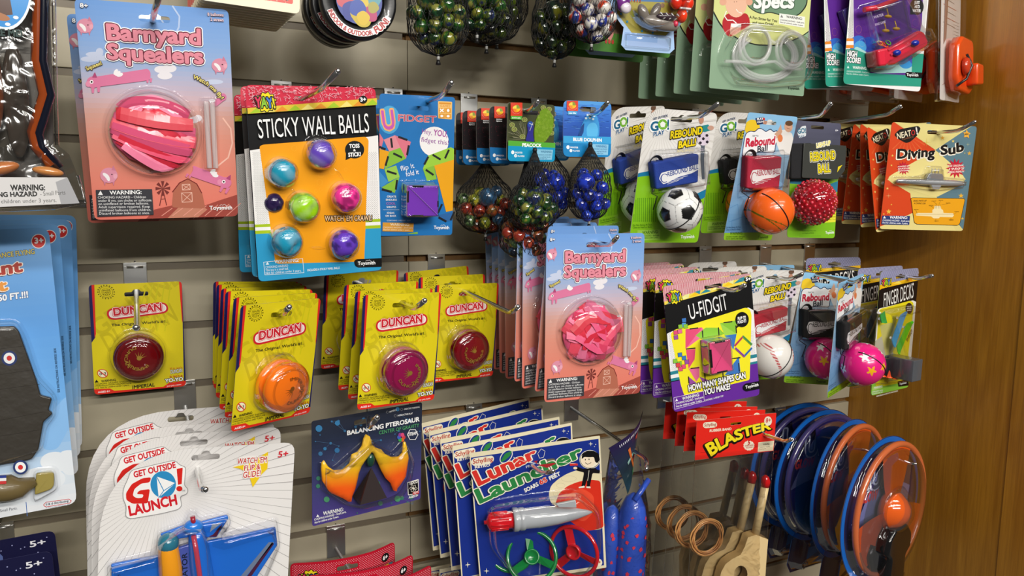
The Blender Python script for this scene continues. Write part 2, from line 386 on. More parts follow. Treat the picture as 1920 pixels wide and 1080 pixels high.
def load_glyphs():
    tmp = []
    def mk(body, off, res):
        cu = bpy.data.curves.new('glyph', 'FONT'); cu.body = body; cu.size = 1; cu.offset = off; cu.resolution_u = res; cu.fill_mode = 'FRONT'
        o = bpy.data.objects.new('glyph', cu); C.objects.link(o); tmp.append(o); return o
    gs = {(r, c): mk(c, 0, r) for r in (2, 3) for c in CH if c != ' '}
    ws = {c: mk('H'+c+'H', 0, 1) for c in CH}; hh = mk('HH', 0, 1)
    dg = bpy.context.evaluated_depsgraph_get()
    def me_of(o):
        e = o.evaluated_get(dg); m = e.to_mesh(); vv = [tuple(v.co)[:2] for v in m.vertices]; ff = [tuple(p.vertices) for p in m.polygons]; e.to_mesh_clear(); return vv, ff
    base = {k: me_of(o) for k, o in gs.items()}
    for k, v in base.items(): BASE[k] = v
    def wd(o): vv = me_of(o)[0]; return max(v[0] for v in vv)-min(v[0] for v in vv)
    w0 = wd(hh)
    for c, o in ws.items(): ADV[c] = wd(o)-w0
    for o in tmp:
        d = o.data; bpy.data.objects.remove(o); bpy.data.curves.remove(d)
load_glyphs()
CAP = max(v[1] for v in GL[('t', 'H')][0])

# ------------------------------------------------ printed card
def lay(kind, x0=0, y0=0, s=1):
    H0, H1 = LAYOUT[kind]
    def f(x, y, q=0):
        X, Y = x/s+x0, y/s+y0
        w_ = H0[6]*X+H0[7]*Y+H0[8]
        return ((H0[0]+q*H1[0])*X+(H0[1]+q*H1[1])*Y+H0[2]+q*H1[2])/w_, ((H0[3]+q*H1[3])*X+(H0[4]+q*H1[4])*Y+H0[5]+q*H1[5])/w_
    return f
class Card:
    def __init__(s, w, h, r=4, base='ffffff', holes=(), outline=None, back='d8d4cc', th=.5, f=None, dz=.012, edge='e8e4dc'):
        s.w, s.h = w, h; s.mb = MB(w/2, 0); s.q = .03; s.dz = dz; s.f = f or (lambda x, y, q=0: (x, y))
        s.out = outline or rect(0, 0, w, h, r); s.holes = [list(x) for x in holes]; s.base = base
        t = s._cdt(s.out); mb = s.mb
        for tri in t: mb.face([mb.P(p[0], p[1], 0) for p in tri], base)
        for tri in t: mb.face([mb.P(p[0], p[1], -th) for p in tri[::-1]], back)
        for lp in [s.out]+s.holes:
            a = [mb.P(p[0], p[1], 0) for p in lp]; b = [mb.P(p[0], p[1], -th) for p in lp]; n = len(lp)
            for k in range(n): mb.face((a[k], b[k], b[(k+1) % n], a[(k+1) % n]), edge)
        s.hb = [(min(p[0] for p in h_), max(p[0] for p in h_), min(p[1] for p in h_), max(p[1] for p in h_)) for h_ in s.holes]
    def _cdt(s, poly):
        loops = [poly, s.out]+s.holes if poly is not s.out else [s.out]+s.holes
        vs_ = []; fs = []
        for lp in loops:
            n = len(lp); ar = sum(lp[i][0]*lp[(i+1) % n][1]-lp[(i+1) % n][0]*lp[i][1] for i in range(n))
            L = list(lp) if ar > 0 else list(lp)[::-1]
            fs.append(list(range(len(vs_), len(vs_)+n))); vs_ += [Vector(p[:2]) for p in L]
        V, E, F, ov, oe, of = delaunay_2d_cdt(vs_, [], fs, 0, 1e-4)
        need = {0, 1} if poly is not s.out else {0}; bad = set(range(2, len(loops))) if poly is not s.out else set(range(1, len(loops)))
        out = []
        for f_, o_ in zip(F, of):
            o2 = set(o_)
            if need <= o2 and not (bad & o2): out.append([(V[i].x, V[i].y) for i in f_])
        return out
    def raw(s, poly, c, clip=None):
        # poly in card mm
        s.q += s.dz; us = [p[0] for p in poly]; vv = [p[1] for p in poly]
        if clip is None:
            clip = min(us) < 3 or max(us) > s.w-3 or min(vv) < 3 or max(vv) > s.h-3 or any(not (max(us) < b[0] or min(us) > b[1] or max(vv) < b[2] or min(vv) > b[3]) for b in s.hb)
        fn = c if callable(c) else None
        if clip:
            for t in s._cdt(poly):
                if fn: s._tri(t, fn)
                else: s.mb.face([s.mb.P(p[0], p[1], s.q) for p in t], c)
        else:
            s.mb.face([s.mb.P(p[0], p[1], s.q) for p in poly], c)
        return s
    def poly(s, pts, c, rnd=0, clip=None):
        pts = [s.f(*p) for p in pts]
        return s.raw(rnd_poly(pts, rnd) if rnd else pts, c, clip)
    def oval(s, x, y, rx, ry=None, c='ffffff', rot=0, n=28):
        ry = ry or rx; return s.raw([s.f(*p) for p in oval(x, y, rx, ry, n, rot)], c)
    def ring(s, x, y, rx, ry, w_, c, n=28, a0=0, a1=2*PI):
        s.q += s.dz; pr = None
        for i in range(n+1):
            t = a0+(a1-a0)*i/n; ct, st = math.cos(t), math.sin(t)
            p = [s.f(x+k*ct, y+l*st) for k, l in ((rx, ry), (rx-w_, ry-w_))]; ids = [s.mb.P(a[0], a[1], s.q) for a in p]
            if pr: s.mb.face((pr[0], ids[0], ids[1], pr[1]), c)
            pr = ids
    def star(s, x, y, r, c, n=5, k=.42, rot=-PI/2, sy=1):
        return s.poly([(px, y+(py-y)*sy) for px, py in star(x, y, r, n, k, rot)], c)
    def line(s, pts, w_, c, closed=False):
        s.q += s.dz; P = [Vector(s.f(*p)) for p in pts]
        if closed: P.append(P[0])
        for a, b in zip(P, P[1:]):
            d = (b-a)
            if d.length < 1e-5: continue
            d = d.normalized(); n = Vector((-d.y, d.x))*w_/2; e = d*w_*.3
            s.mb.face([s.mb.P(p.x, p.y, s.q) for p in (a-n-e, b-n+e, b+n+e, a+n-e)], c)
        return s
    def grad(s, cols, pts=None, n=24):
        # vertical printed gradient in card mm; cols: (v_fraction, colour)
        s.q += s.dz; H = s.h
        for i in range(n):
            a, b = H*i/n, H*(i+1)/n; t = (i+.5)/n
            for (p0, c0), (p1, c1) in zip(cols, cols[1:]):
                if p0 <= t <= p1: col = mix(c0, c1, (t-p0)/(p1-p0))
            for tr in s._cdt([(-5, a), (s.w+5, a), (s.w+5, b), (-5, b)]): s.mb.face([s.mb.P(p[0], p[1], s.q) for p in tr], col)
        return s
    def text(s, t, A, B, h, c, k='b', out=None, mid=None, h2=None, slant=0, jit=0, gap=0, sh=None, low=1, wave=None, clip=False):
        # baseline runs A -> B (mid bends it), h = capital height at A, h2 at B, all in layout units
        A2, B2 = Vector(s.f(*A)), Vector(s.f(*B)); M2 = Vector(s.f(*mid)) if mid else None
        d = Vector((B[0]-A[0], B[1]-A[1])); d = d/max(d.length, 1e-6); up_ = (A[0]+d.y*h, A[1]-d.x*h)
        hm = (Vector(s.f(*up_))-A2).length; up2 = (B[0]+d.y*(h2 or h), B[1]-d.x*(h2 or h)); hm2 = (Vector(s.f(*up2))-B2).length
        tot = sum(ADV[ch]+gap for ch in t)-gap
        def pt(x, y):
            u = x/tot
            if M2 is None: p = A2.lerp(B2, u); tg = (B2-A2)
            else:
                p = A2*(1-u)**2+M2*2*u*(1-u)+B2*u*u; tg = (M2-A2)*2*(1-u)+(B2-M2)*2*u
            tg = tg.normalized(); nn = Vector((tg.y, -tg.x)); y2 = y/CAP*(hm+(hm2-hm)*u)
            return p+nn*y2
        jj = [R_.uniform(-jit, jit) for _ in t]
        if wave: jj = [wave[i % len(wave)] for i in range(len(t))]
        layers = []
        if out:
            for kk, cc in (out if isinstance(out, list) else [out]): layers.append((kk, cc, 0, 0))
        if sh: layers.insert(0, (k, sh[0], sh[1], sh[2]))
        layers.append((k, c, 0, 0))
        for kk, cc, dx, dy in layers:
            s.q += s.dz; x = 0; cc = hx(cc) if not callable(cc) else cc
            for i, ch in enumerate(t):
                if ch != ' ':
                    vv, ff = GL[(kk, ch)]; ids = []
                    for vx, vy in vv:
                        p = pt(x+vx+slant*vy+dx, vy+jj[i]+dy); ids.append(s.mb.P(p.x, p.y, s.q+.005*(i % 2)))
                    for f_ in ff:
                        if clip:
                            base = s.w/2
                            for tr in s._cdt([((s.mb.v[ids[a]][0]*1000+base), -s.mb.v[ids[a]][2]*1000) for a in f_]): s.mb.face([s.mb.P(p[0], p[1], s.q) for p in tr], cc)
                        else: s.mb.face([ids[a] for a in f_], cc)
                x += ADV[ch]+gap
        return s
    def done(s, name, parent, m=None): return s.mb.build(name, m or PAPER, parent)
def slot(u, v, w_=26, h_=6, bump=4):
    # euro hang hole outline, centre u, v
    a = rnd_poly([(u-w_/2, v-h_/2), (u-5, v-h_/2), (u-3, v-h_/2-bump), (u+3, v-h_/2-bump), (u+5, v-h_/2), (u+w_/2, v-h_/2), (u+w_/2, v+h_/2), (u-w_/2, v+h_/2)], [h_*.45, 1, 2, 2, 1, h_*.45, h_*.45, h_*.45], 3)
    return a

# ------------------------------------------------ things, parts, copies
def thing(name, label, cat, group=None, loc=(0, 0, 0), rot=(0, 0, 0)):
    o = bpy.data.objects.new(name, None); o.empty_display_size = .02; C.objects.link(o)
    o.location = loc; o.rotation_euler = rot; o['label'] = label; o['category'] = cat
    if group: o['group'] = group
    return o
def place(o, key):
    p = POSE[key]; o.location = p[:3]; o.rotation_euler = p[3:]; return o
def kids(o): return [c for c in bpy.data.objects if c.parent is o]
def copy_tree(o, parent=None, skip=()):
    c = o.copy(); C.objects.link(c); c.parent = parent
    for ch in CHILD(o):
        if ch.name.split('.')[0] in skip: continue
        copy_tree(ch, c, skip)
    return c
def CHILD(o): return list(o.children)
def dup(o, key, label, group=None, skip=()):
    c = copy_tree(o, None, skip); c['label'] = label
    if group: c['group'] = group
    place(c, key); return c
def mesh_part(me, name, parent, loc=(0, 0, 0), rot=(0, 0, 0), scale=1):
    o = bpy.data.objects.new(name, me); C.objects.link(o); o.parent = parent; o.location = loc; o.rotation_euler = rot
    if scale != 1: o.scale = (scale,)*3
    return o
def mm(u, v, q, w_): return ((u-w_/2)/1000, -q/1000, -v/1000)
def warn(c, A, B, h, col, box=None, extra=(), tri=True, k='b', small=None):
    # warning lettering: A-B baseline of the headline
    if box: c.poly(box[0], box[1])
    c.text('WARNING:', A, B, h, col, k='h')
def smith(c, A, B, h, col='ffffff', pill=None):
    if pill: c.poly(pill[0], pill[1], rnd=2)
    c.text('Toysmith', A, B, h, col, k='b')
    mx, my = (A[0]*.42+B[0]*.58), (A[1]*.42+B[1]*.58); d = (B[0]-A[0])
    c.line([(mx-d*.14, my-h*.98), (mx-d*.06, my-h*1.3), (mx, my-h*1.1), (mx+d*.07, my-h*1.4), (mx+d*.16, my-h*.98)], .28, col)
def rad(f, x, y, r, q=0, r2=None):
    a, b, c = f(x-r, y, q), f(x+r, y, q), f(x, y-(r2 or r), q); d = f(x, y+(r2 or r), q)
    return (math.dist(a, b)+math.dist(c, d))/4
def circ_text(c, t, cu, cv, r, a0, a1, h, col, k='b'):
    # lettering around a circle, card mm, angles in degrees clockwise from the top
    tot = sum(ADV[x] for x in t); a0, a1 = math.radians(a0), math.radians(a1); x = 0; c.q += c.dz; col = hx(col)
    for ch in t:
        if ch != ' ':
            vv, ff = GL[(k, ch)]; ids = []
            for vx, vy in vv:
                a = a0+(a1-a0)*(x+vx)/tot; rr = r+vy/CAP*h*(1 if a1 > a0 else -1)
                ids.append(c.mb.P(cu+math.sin(a)*rr, cv-math.cos(a)*rr, c.q))
            for f_ in ff: c.mb.face([ids[i] for i in f_], col)
        x += ADV[ch]
def bare(w_, f=None, q=0):
    c = Card.__new__(Card); c.w, c.h = w_, 999; c.mb = MB(w_/2, 0); c.q = q; c.dz = .012; c.f = f or (lambda x, y, q=0: (x, y)); c.holes = []; c.hb = []; c.out = None; c.hb = []
    c.raw = lambda poly, col, clip=None: (setattr(c, 'q', c.q+c.dz), c.mb.face([c.mb.P(p[0], p[1], c.q) for p in poly], col), c)[2]
    return c
def yay(c, x, y, r, rot=0):
    d = (math.cos(rot), math.sin(rot))
    def g(a, b): return (x+a*r*d[0]-b*r*d[1], y+a*r*d[1]+b*r*d[0])
    c.poly([g(math.cos(PI*i/11)*(1.12 if i % 2 else .9), math.sin(PI*i/11)*(1.12 if i % 2 else .9)) for i in range(22)], '111111')
    c.poly([g(math.cos(PI*i/11)*(1.03 if i % 2 else .82), math.sin(PI*i/11)*(1.03 if i % 2 else .82)) for i in range(22)], 'f6e21c')
    for ch, a, b, col in (('Y', -1.0, -.42, 'e0385c'), ('A', -.42, .16, '8fca3c'), ('Y', .16, .72, '4c7cd4'), ('!', .78, 1.02, 'f6e21c')):
        c.text(ch, g(a, .55), g(b, .5), r*.98, col, k='h', out=('p', '111111'))
def dots(c, x0, y0, x1, y1, step, rr, col, inside=None, shift=True):
    j = 0; y = y0; c.q += c.dz; s_ = []
    while y < y1:
        x = x0+(step/2 if (j % 2 and shift) else 0)
        while x < x1:
            if inside is None or inside(x, y):
                p = c.f(x, y)
                if 2 < p[0] < c.w-2 and 2 < p[1] < c.h-2 and not any(b[0]-1 < p[0] < b[1]+1 and b[2]-1 < p[1] < b[3]+1 for b in c.hb):
                    c.mb.face([c.mb.P(p[0]+math.cos(a)*rr, p[1]+math.sin(a)*rr, c.q) for a in (0, PI/3, 2*PI/3, PI, 4*PI/3, 5*PI/3)], col)
            x += step
        y += step*.5; j += 1
def smallprint(c, A, B, h, lines, dy, col, k='t'):
    for i, (t, fr) in enumerate(lines):
        c.text(t, (A[0]+dy[0]*i, A[1]+dy[1]*i), (A[0]+(B[0]-A[0])*fr+dy[0]*i, A[1]+(B[1]-A[1])*fr+dy[1]*i), h, col, k=k)

# ================================================ yo-yo cards
def duncan_card():
    f = lay('duncan', 640, 480, 3.176); hu = f(365, 291)
    c = Card(100, 131, 5, base='dcca1a', holes=[slot(hu[0], hu[1], 26, 5, 3)], f=f, back='222050', edge='20204a')
    for t, A, B, h in (('GENUINE', (150, 560), (600, 215), 95), ('DUNCAN', (185, 650), (560, 450), 105)):
        c.text(t, A, B, h, 'cab916' if t[0] == 'G' else 'c6b514', k='b', clip=True)
    for i in range(5): c.line([(420+i*30, 240-i*4), (330+i*38, 520)], 1.4, 'cec414')
    c.poly([(100, 180), (150, 205), (133, 560), (98, 612), (80, 620)], '1b1b54')
    c.poly([(147, 205), (162, 204), (138, 540), (130, 560), (128, 580)], 'dc2b20')
    c.poly([(583, 190), (610, 190), (585, 420), (572, 470), (577, 330)], 'dc2b20')
    c.poly([(598, 190), (620, 190), (575, 640), (560, 860), (540, 870)], '1b1b54')
    c.poly([(80, 884), (175, 876), (196, 890), (440, 862), (470, 838), (560, 822), (560, 880), (80, 940)], 'e02c1c')
    c.poly([(207, 395), (232, 378), (480, 342), (505, 350), (514, 372), (510, 398), (488, 412), (240, 452), (214, 446), (204, 425)], 'cf1f2c', rnd=4)
    c.poly([(218, 398), (240, 386), (478, 351), (498, 358), (505, 374), (501, 393), (484, 403), (244, 441), (222, 437), (214, 420)], 'f6efe8', rnd=4)
    c.poly([(223, 401), (243, 391), (476, 357), (494, 363), (499, 376), (496, 390), (481, 398), (247, 434), (227, 431), (220, 418)], 'f0dcd8', rnd=4)
    c.text('DUNCAN', (236, 425), (483, 394), 44, 'cc2030', k='p')
    c.text('DUNCAN', (236, 425), (483, 394), 44, 'd8424a', k='h', out=('o', 'fbf3ee'))
    c.text('DUNCAN', (236, 425), (483, 394), 44, 'cc2030', k='b')
    c.text("The Original. World's #1.", (220, 491), (500, 467), 15, '141414', k='b')
    for r_, w_ in ((34, 1.6), (24, .7)): c.ring(215, 277, r_, r_*1.02, w_, '3a3608')
    for i in range(18):
        a = 2*PI*i/18; c.oval(215+math.cos(a)*41, 277+math.sin(a)*42, 3.6, 3.6, '3a3608', n=6)
    for i, t in enumerate(('GENUINE', 'CLASSIC', 'TOY')): c.text(t, (195, 272+i*13), (236, 269+i*13), 9, '3a3608', k='n')
    c.oval(147, 783, 27, 27, 'd22'*2); c.oval(147, 783, 23, 23, 'f0ecc8'); c.text('0-3', (130, 795), (165, 790), 15, '404040', k='b'); c.line([(130, 765), (164, 801)], 1.1, 'd22'*2)
    smith_ = '101010'
    c.poly([(102, 840), (112, 822), (122, 838)], smith_); c.text('WARNING:', (135, 838), (212, 827), 13, smith_, k='b')
    smallprint(c, (100, 855), (285, 831), 9, (('CHOKING HAZARD Small parts.', 1), ('STRANGULATION HAZARD-Long', 1), ('cord. Not for children under 3 years.', .95)), (-1, 12), smith_, 'n')
    c.text('IMPERIAL', (284, 878), (398, 859), 20, '101010', k='b', slant=.15)
    c.text('AGES 6+', (112, 905), (174, 896), 10, 'ffffff', k='b')
    c.text("If it isn't", (482, 757), (545, 748), 12, 'c8341c', k='n')
    c.text('DUNCAN', (484, 781), (543, 770), 20, 'e8e8e0', k='b', out=('o', '202020'))
    c.text("it isn't a", (476, 806), (540, 797), 13, 'c8341c', k='b')
    c.text('YO-YO', (452, 836), (541, 822), 20, 'f6f6f0', k='h', out=('p', '202020'))
    c.text('yo-yo.com', (456, 862), (528, 850), 10, 'ffffff', k='n', slant=.2)
    return c, f
def yoyo_part(parent, cu, cv, col, gold, seed, w_=100, alt=None):
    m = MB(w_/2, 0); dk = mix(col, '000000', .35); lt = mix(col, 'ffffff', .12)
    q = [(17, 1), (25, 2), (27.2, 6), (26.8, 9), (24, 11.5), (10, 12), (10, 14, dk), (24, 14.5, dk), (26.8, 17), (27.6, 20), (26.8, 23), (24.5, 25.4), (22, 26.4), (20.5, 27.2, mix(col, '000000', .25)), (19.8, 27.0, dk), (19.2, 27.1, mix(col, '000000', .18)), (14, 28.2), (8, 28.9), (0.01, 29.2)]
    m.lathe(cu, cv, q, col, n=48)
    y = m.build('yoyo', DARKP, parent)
    c = bare(w_, q=29.4); a = seed*50
    circ_text(c, 'DUNCAN', cu, cv, 15.5, a+150, a+30, 3.2, gold); circ_text(c, 'IMPERIAL', cu, cv, 10.2, a-70, a+70, 3.4, gold)
    for i in range(5):
        t = math.radians(a+180+(i-2)*24); c.raw([(cu+math.sin(t+d)*r, cv-math.cos(t+d)*r) for d, r in ((-.5, 2), (0, 9), (.12, 2))], gold)
    c.raw(oval(cu, cv-1, 2.6, 2.6), gold)
    g = c.mb.build('gold_stamp', mat('gold_leaf', .3, metal=.7), y); return y
def yoyo_pack(key, label, col, proto=None, seed=0, group='yo-yo cards on the pegs'):
    global DUN
    t = place(thing('yoyo_card', label, 'toy', group), key)
    if DUN is None:
        c, f = duncan_card(); DUN = dict(card=c.mb.mesh('backing_card', PAPER), f=f)
        uv = f(386, 690, 20); DUN['c'] = uv; m = MB(50, 0); m.dome(uv[0], uv[1], 30, 32.5, lip=3, flat=.5); DUN['bl'] = m.mesh('blister', CLEAR)
        m = MB(50, 0); m.dome(uv[0]-4, uv[1]-14, 20, 5, 17, lip=2); DUN['bl2'] = m.mesh('blister_tab', CLEAR)
    mesh_part(DUN['card'], 'backing_card', t); b = mesh_part(DUN['bl'], 'blister', t); mesh_part(DUN['bl2'], 'blister_tab', b)
    if col:
        yk = ('y', col, seed)
        if yk in DUN:
            y0 = DUN[yk]; y = y0.copy(); C.objects.link(y); y.parent = t
            for ch in CHILD(y0): g = ch.copy(); C.objects.link(g); g.parent = y
        else: DUN[yk] = yoyo_part(t, *DUN['c'], col, 'd8b04a' if col != 'ff7a10' else 'c87818', seed)
    return t
DUN = None

# ================================================ balloon cards with pigs
def pig_long(c, x, y, L, ang, s, flip=1):
    d = Vector((math.cos(ang), math.sin(ang))); n = Vector((-d.y, d.x)); P = lambda a, b: tuple(Vector((x, y))+d*a+n*b)
    col, dk = 'dd7aa2', 'b04878'
    c.poly([P(0, -24*s), P(L, -30*s), P(L+10, -10*s), P(L+4, 22*s), P(L-10, 26*s), P(10, 26*s)], col, rnd=2)
    for a in (L+2, L-14): c.poly([P(a, 18*s), P(a+12, 18*s), P(a+6, 38*s), P(a-2, 36*s)], col)
    for a in (-14, 14): c.poly([P(a, 18*s), P(a+18, 18*s), P(a+10, 52*s), P(a+1, 52*s)], col)
    c.oval(*P(0, 0), 32*s, 28*s, col); c.oval(*P(-26, 6*s), 12*s, 14*s, 'e890b0')
    c.poly([P(-4, -22*s), P(14*s, -48*s), P(22*s, -18*s)], dk, rnd=1); c.oval(*P(-8, -2*s), 9*s, 9*s, 'ffffff', n=12); c.oval(*P(-8, -2*s), 5*s, 5*s, '301018', n=10)
    for i in range(3): c.oval(*P(L*.42+i*9, (-34+i*8)*s), 16*s, 9*s, 'f6f2f4', rot=ang-.9+i*.35, n=12)
def pig_round(c, x, y, r):
    for dx in (-.5, .5): c.poly([(x+dx*r-6, y+r*.6), (x+dx*r+8, y+r*.6), (x+dx*r+2, y+r*1.2)], 'cf7f98')
    c.oval(x, y, r, r*.88, 'df93aa'); c.poly([(x+r*.3, y-r*.6), (x+r*.5, y-r*1.15), (x+r*.85, y-r*.5)], 'cf7f98'); c.oval(x+r*.75, y+r*.1, r*.25, r*.3, 'eaa8ba', n=12)
    c.oval(x+r*.35, y-r*.1, 3.4, 3.4, '301018', n=8)
    for i in range(3): c.oval(x-r*.35+i*5, y+i*6, r*.42, r*.2, 'f6f2f4', rot=.6+i*.3, n=12)
def barnyard_card():
    f = lay('barnyard', 0, 0, 2.5708); hu = f(745, 92)
    c = Card(138, 212, 6, base='8ab0e4', holes=[slot(hu[0], hu[1], 28, 6, 2)], f=f, edge='b8c4dc')
    c.grad([(0, '6f9fe0'), (.16, '86ace2'), (.27, '9db4dc'), (.34, 'b7b6d0'), (.42, 'cbb2bc'), (.5, 'd29f93'), (.62, 'dc917e'), (.8, 'e48674'), (1, 'e87a6a')], n=44)
    for x, y, a, b in ((455, 262, 42, 12), (435, 285, 46, 14), (480, 250, 18, 18), (500, 280, 40, 12), (1030, 395, 46, 12), (560, 260, 30, 8)): c.oval(x, y, a, b, 'c9d2ea')
    for x, y, a, b in ((780, 335, 36, 18), (815, 330, 36, 20), (795, 365, 36, 18), (935, 578, 24, 16), (955, 570, 18, 16)): c.oval(x, y, a, b, 'ece8ee')
    c.line([(832, 30), (865, 80), (862, 130), (845, 170)], 1.6, 'b8cdf0'); c.line([(1075, 570), (1112, 620), (1120, 690), (1100, 760), (1050, 800)], 1.5, 'f2bfae')
    c.poly([(700, 1060), (745, 1010), (830, 990), (960, 1000), (1060, 965), (1170, 930), (1170, 1060)], 'a34a40')
    c.poly([(800, 1060), (860, 1000), (960, 985), (1000, 1010), (940, 1060)], 'c8836c')
    for i in range(7): c.line([(780+i*52, 1040), (830+i*55, 1004-i*4)], .7, 'e89c8c')
    c.poly([(828, 1000), (835, 920), (865, 880), (905, 860), (950, 884), (975, 930), (990, 1005)], 'b56a54', rnd=3); c.line([(832, 925), (865, 882), (905, 862), (948, 886), (972, 930)], 1, '7a2c28')
    for p in ([(878, 890), (915, 888), (917, 914), (880, 916)], [(875, 930), (925, 928), (927, 972), (878, 975)]):
        c.line(p, .6, 'f0c0ae', True); c.line([p[0], p[2]], .5, 'f0c0ae'); c.line([p[1], p[3]], .5, 'f0c0ae')
    for i in range(8): a = PI*i/4; c.poly([(785, 908), (785+math.cos(a-.25)*36, 908+math.sin(a-.25)*36), (785+math.cos(a+.2)*36, 908+math.sin(a+.2)*36)], '7a3430')
    c.line([(785, 910), (770, 990)], .8, '7a3430'); c.line([(785, 910), (803, 988)], .8, '7a3430'); c.line([(775, 960), (798, 958)], .5, '7a3430')
    pig_round(c, 410, 125, 40); pig_round(c, 1058, 315, 38); pig_round(c, 525, 845, 42)
    pig_long(c, 450, 396, 270, -.13, 1.0); pig_long(c, 1085, 880, -175, .33, .95)
    c.poly([(1015, 500), (1065, 460), (1085, 480), (1040, 515)], 'd87aa0', rnd=1); c.oval(1075, 468, 16, 18, 'd87aa0'); c.oval(1022, 486, 16, 8, 'f2eef2')
    for t, A, B, m_, h in (('Barnyard', (512, 190), (972, 216), (745, 200), 72), ('Squealers', (517, 282), (982, 306), (745, 300), 70)):
        c.text(t, A, B, h, 'e88fa0', k='h', out=[('p', 'ffffff')], mid=m_)
        c.text(t, A, B, h, 'e88fa0', k='h', out=[('o', '6a1a34')], mid=m_)
    c.text('8+', (386, 36), (426, 39), 20, 'ffffff', k='b', out=('o', '40507a'))
    c.text('8 balloons', (1000, 76), (1078, 80), 14, 'f4dce4', k='b', out=('o', '604868')); c.text('2 straws', (1014, 100), (1078, 104), 14, 'f4dce4', k='b', out=('o', '604868'))
    c.text('Squeee!', (420, 340), (495, 310), 18, 'f0e07c', k='b', out=('p', '4a3c3c'))
    c.text('Watch me fly!', (930, 378), (1066, 482), 18, 'f0e07c', k='b', out=('p', '4a3c3c'), mid=(1010, 405))
    c.poly([(462, 915), (733, 911), (741, 1034), (470, 1044)], '3c3c42')
    c.poly([(472, 940), (485, 918), (497, 940)], 'f0f0f0'); c.text('WARNING:', (530, 937), (684, 934), 18, 'ffffff', k='b')
    for i, (t, fr) in enumerate((('CHOKING HAZARD - Children', .9), ('under 8 yrs. can choke or suffocate', 1), ('on uninflated or broken balloons.', .95), ('Adult supervision required. Keep', .96), ('uninflated balloons from children.', .98), ('Discard broken balloons at once.', .95))):
        c.text(t, (472+i*1.2, 957+i*15.4), (472+258*fr+i*1.2, 954+i*15.4), 11.5, 'f4f4f4', k='t')
    smith(c, (1009, 1010), (1120, 1008), 18)
    return c, f
def milky():
    m = mat('milky_straw', .2, coat=.6); m.node_tree.nodes['Principled BSDF'].inputs['Alpha'].default_value = .42; return m
def ribbon(m, pts, w0, col, th=1.2, bulge=2.0, tip=.5, tilt=0):
    P = [Vector(p) for p in pts]; n = len(P); rows = []; K = 5
    for i in range(n):
        t = (P[min(i+1, n-1)]-P[max(i-1, 0)]); t.z = 0; t.normalize(); nn = Vector((-t.y, t.x, 0)); s = i/(n-1)
        w_ = w0*(tip+(1-tip)*min(1, 4*s*(1-s)+.25)); row = []
        for j in range(K):
            b = (j/(K-1)-.5)*2; p = P[i]+nn*b*w_/2; row.append(m.P(p.x, p.y, p.z+bulge*(1-abs(b))+tilt*b))
        rows.append(row)
    for a, b in zip(rows, rows[1:]):
        for j in range(K-1): m.face((a[j], a[j+1], b[j+1], b[j]), col, False)
def balloons(parent, cu, cv, ru, rv, seed, w_=138, style=0):
    R = random.Random(seed); cols = ['f4608c', 'f04a70', 'e8324a', 'f27ba0', 'ee5c86', 'e02f45', 'f26c94', 'f04f66']
    for i in range(12 if not style else 19):
        m = MB(w_/2, 0); col = cols[i % 8]
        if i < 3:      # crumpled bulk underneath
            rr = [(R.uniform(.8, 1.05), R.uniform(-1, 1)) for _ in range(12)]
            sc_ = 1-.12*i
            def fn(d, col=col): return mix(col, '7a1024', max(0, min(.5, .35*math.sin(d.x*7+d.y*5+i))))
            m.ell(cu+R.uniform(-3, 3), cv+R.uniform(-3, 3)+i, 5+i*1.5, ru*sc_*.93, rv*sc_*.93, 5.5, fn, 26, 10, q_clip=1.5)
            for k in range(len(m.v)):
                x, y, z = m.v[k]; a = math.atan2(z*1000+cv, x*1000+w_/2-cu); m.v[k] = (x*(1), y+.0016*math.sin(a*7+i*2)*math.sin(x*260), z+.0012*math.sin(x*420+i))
        elif not style:
            k = i-3; pts = []; y0 = -.84+k*.21
            for s in range(11):
                t = s/10; x = (t-.5)*2; y = y0+.42*math.sin(t*PI)*(-.5 if k < 2 else .15)+(t-.5)*(.1+.12*k) if k else -.1-.8*math.sin(t*PI)
                L_ = math.sqrt(max(.12, 1-y0*y0*.7))*.93; x *= L_; rr = math.hypot(x, y); kk = min(1, .96/max(rr, .01))
                pts.append((cu+x*kk*ru, cv+y*kk*rv, 12.5+(k%3)*1.1-rr*rr*5.5))
            ribbon(m, pts, 13.5, col, bulge=.7, tip=.8, tilt=1.6*(-1)**k)
        else:
            a = R.uniform(0, PI); L = R.uniform(.65, 1.0); off = R.uniform(-.75, .75); pts = []
            for s in range(7):
                x = (s/6-.5)*2*L*.9; y = off+.16*math.sin(s*.9+i); px, py = x*math.cos(a)-y*math.sin(a), x*math.sin(a)+y*math.cos(a)
                rr = math.hypot(px, py); k_ = min(1, .97/max(rr, .01)); pts.append((cu+px*k_*ru, cv+py*k_*rv, 11+(i%6)*.9-rr*rr*6))
            ribbon(m, pts, 13, col, bulge=.7, tip=.85, tilt=1.8*(-1)**i)
        m.build('balloon', mat('balloon_latex', .38, coat=.35), parent)
BARN = {}
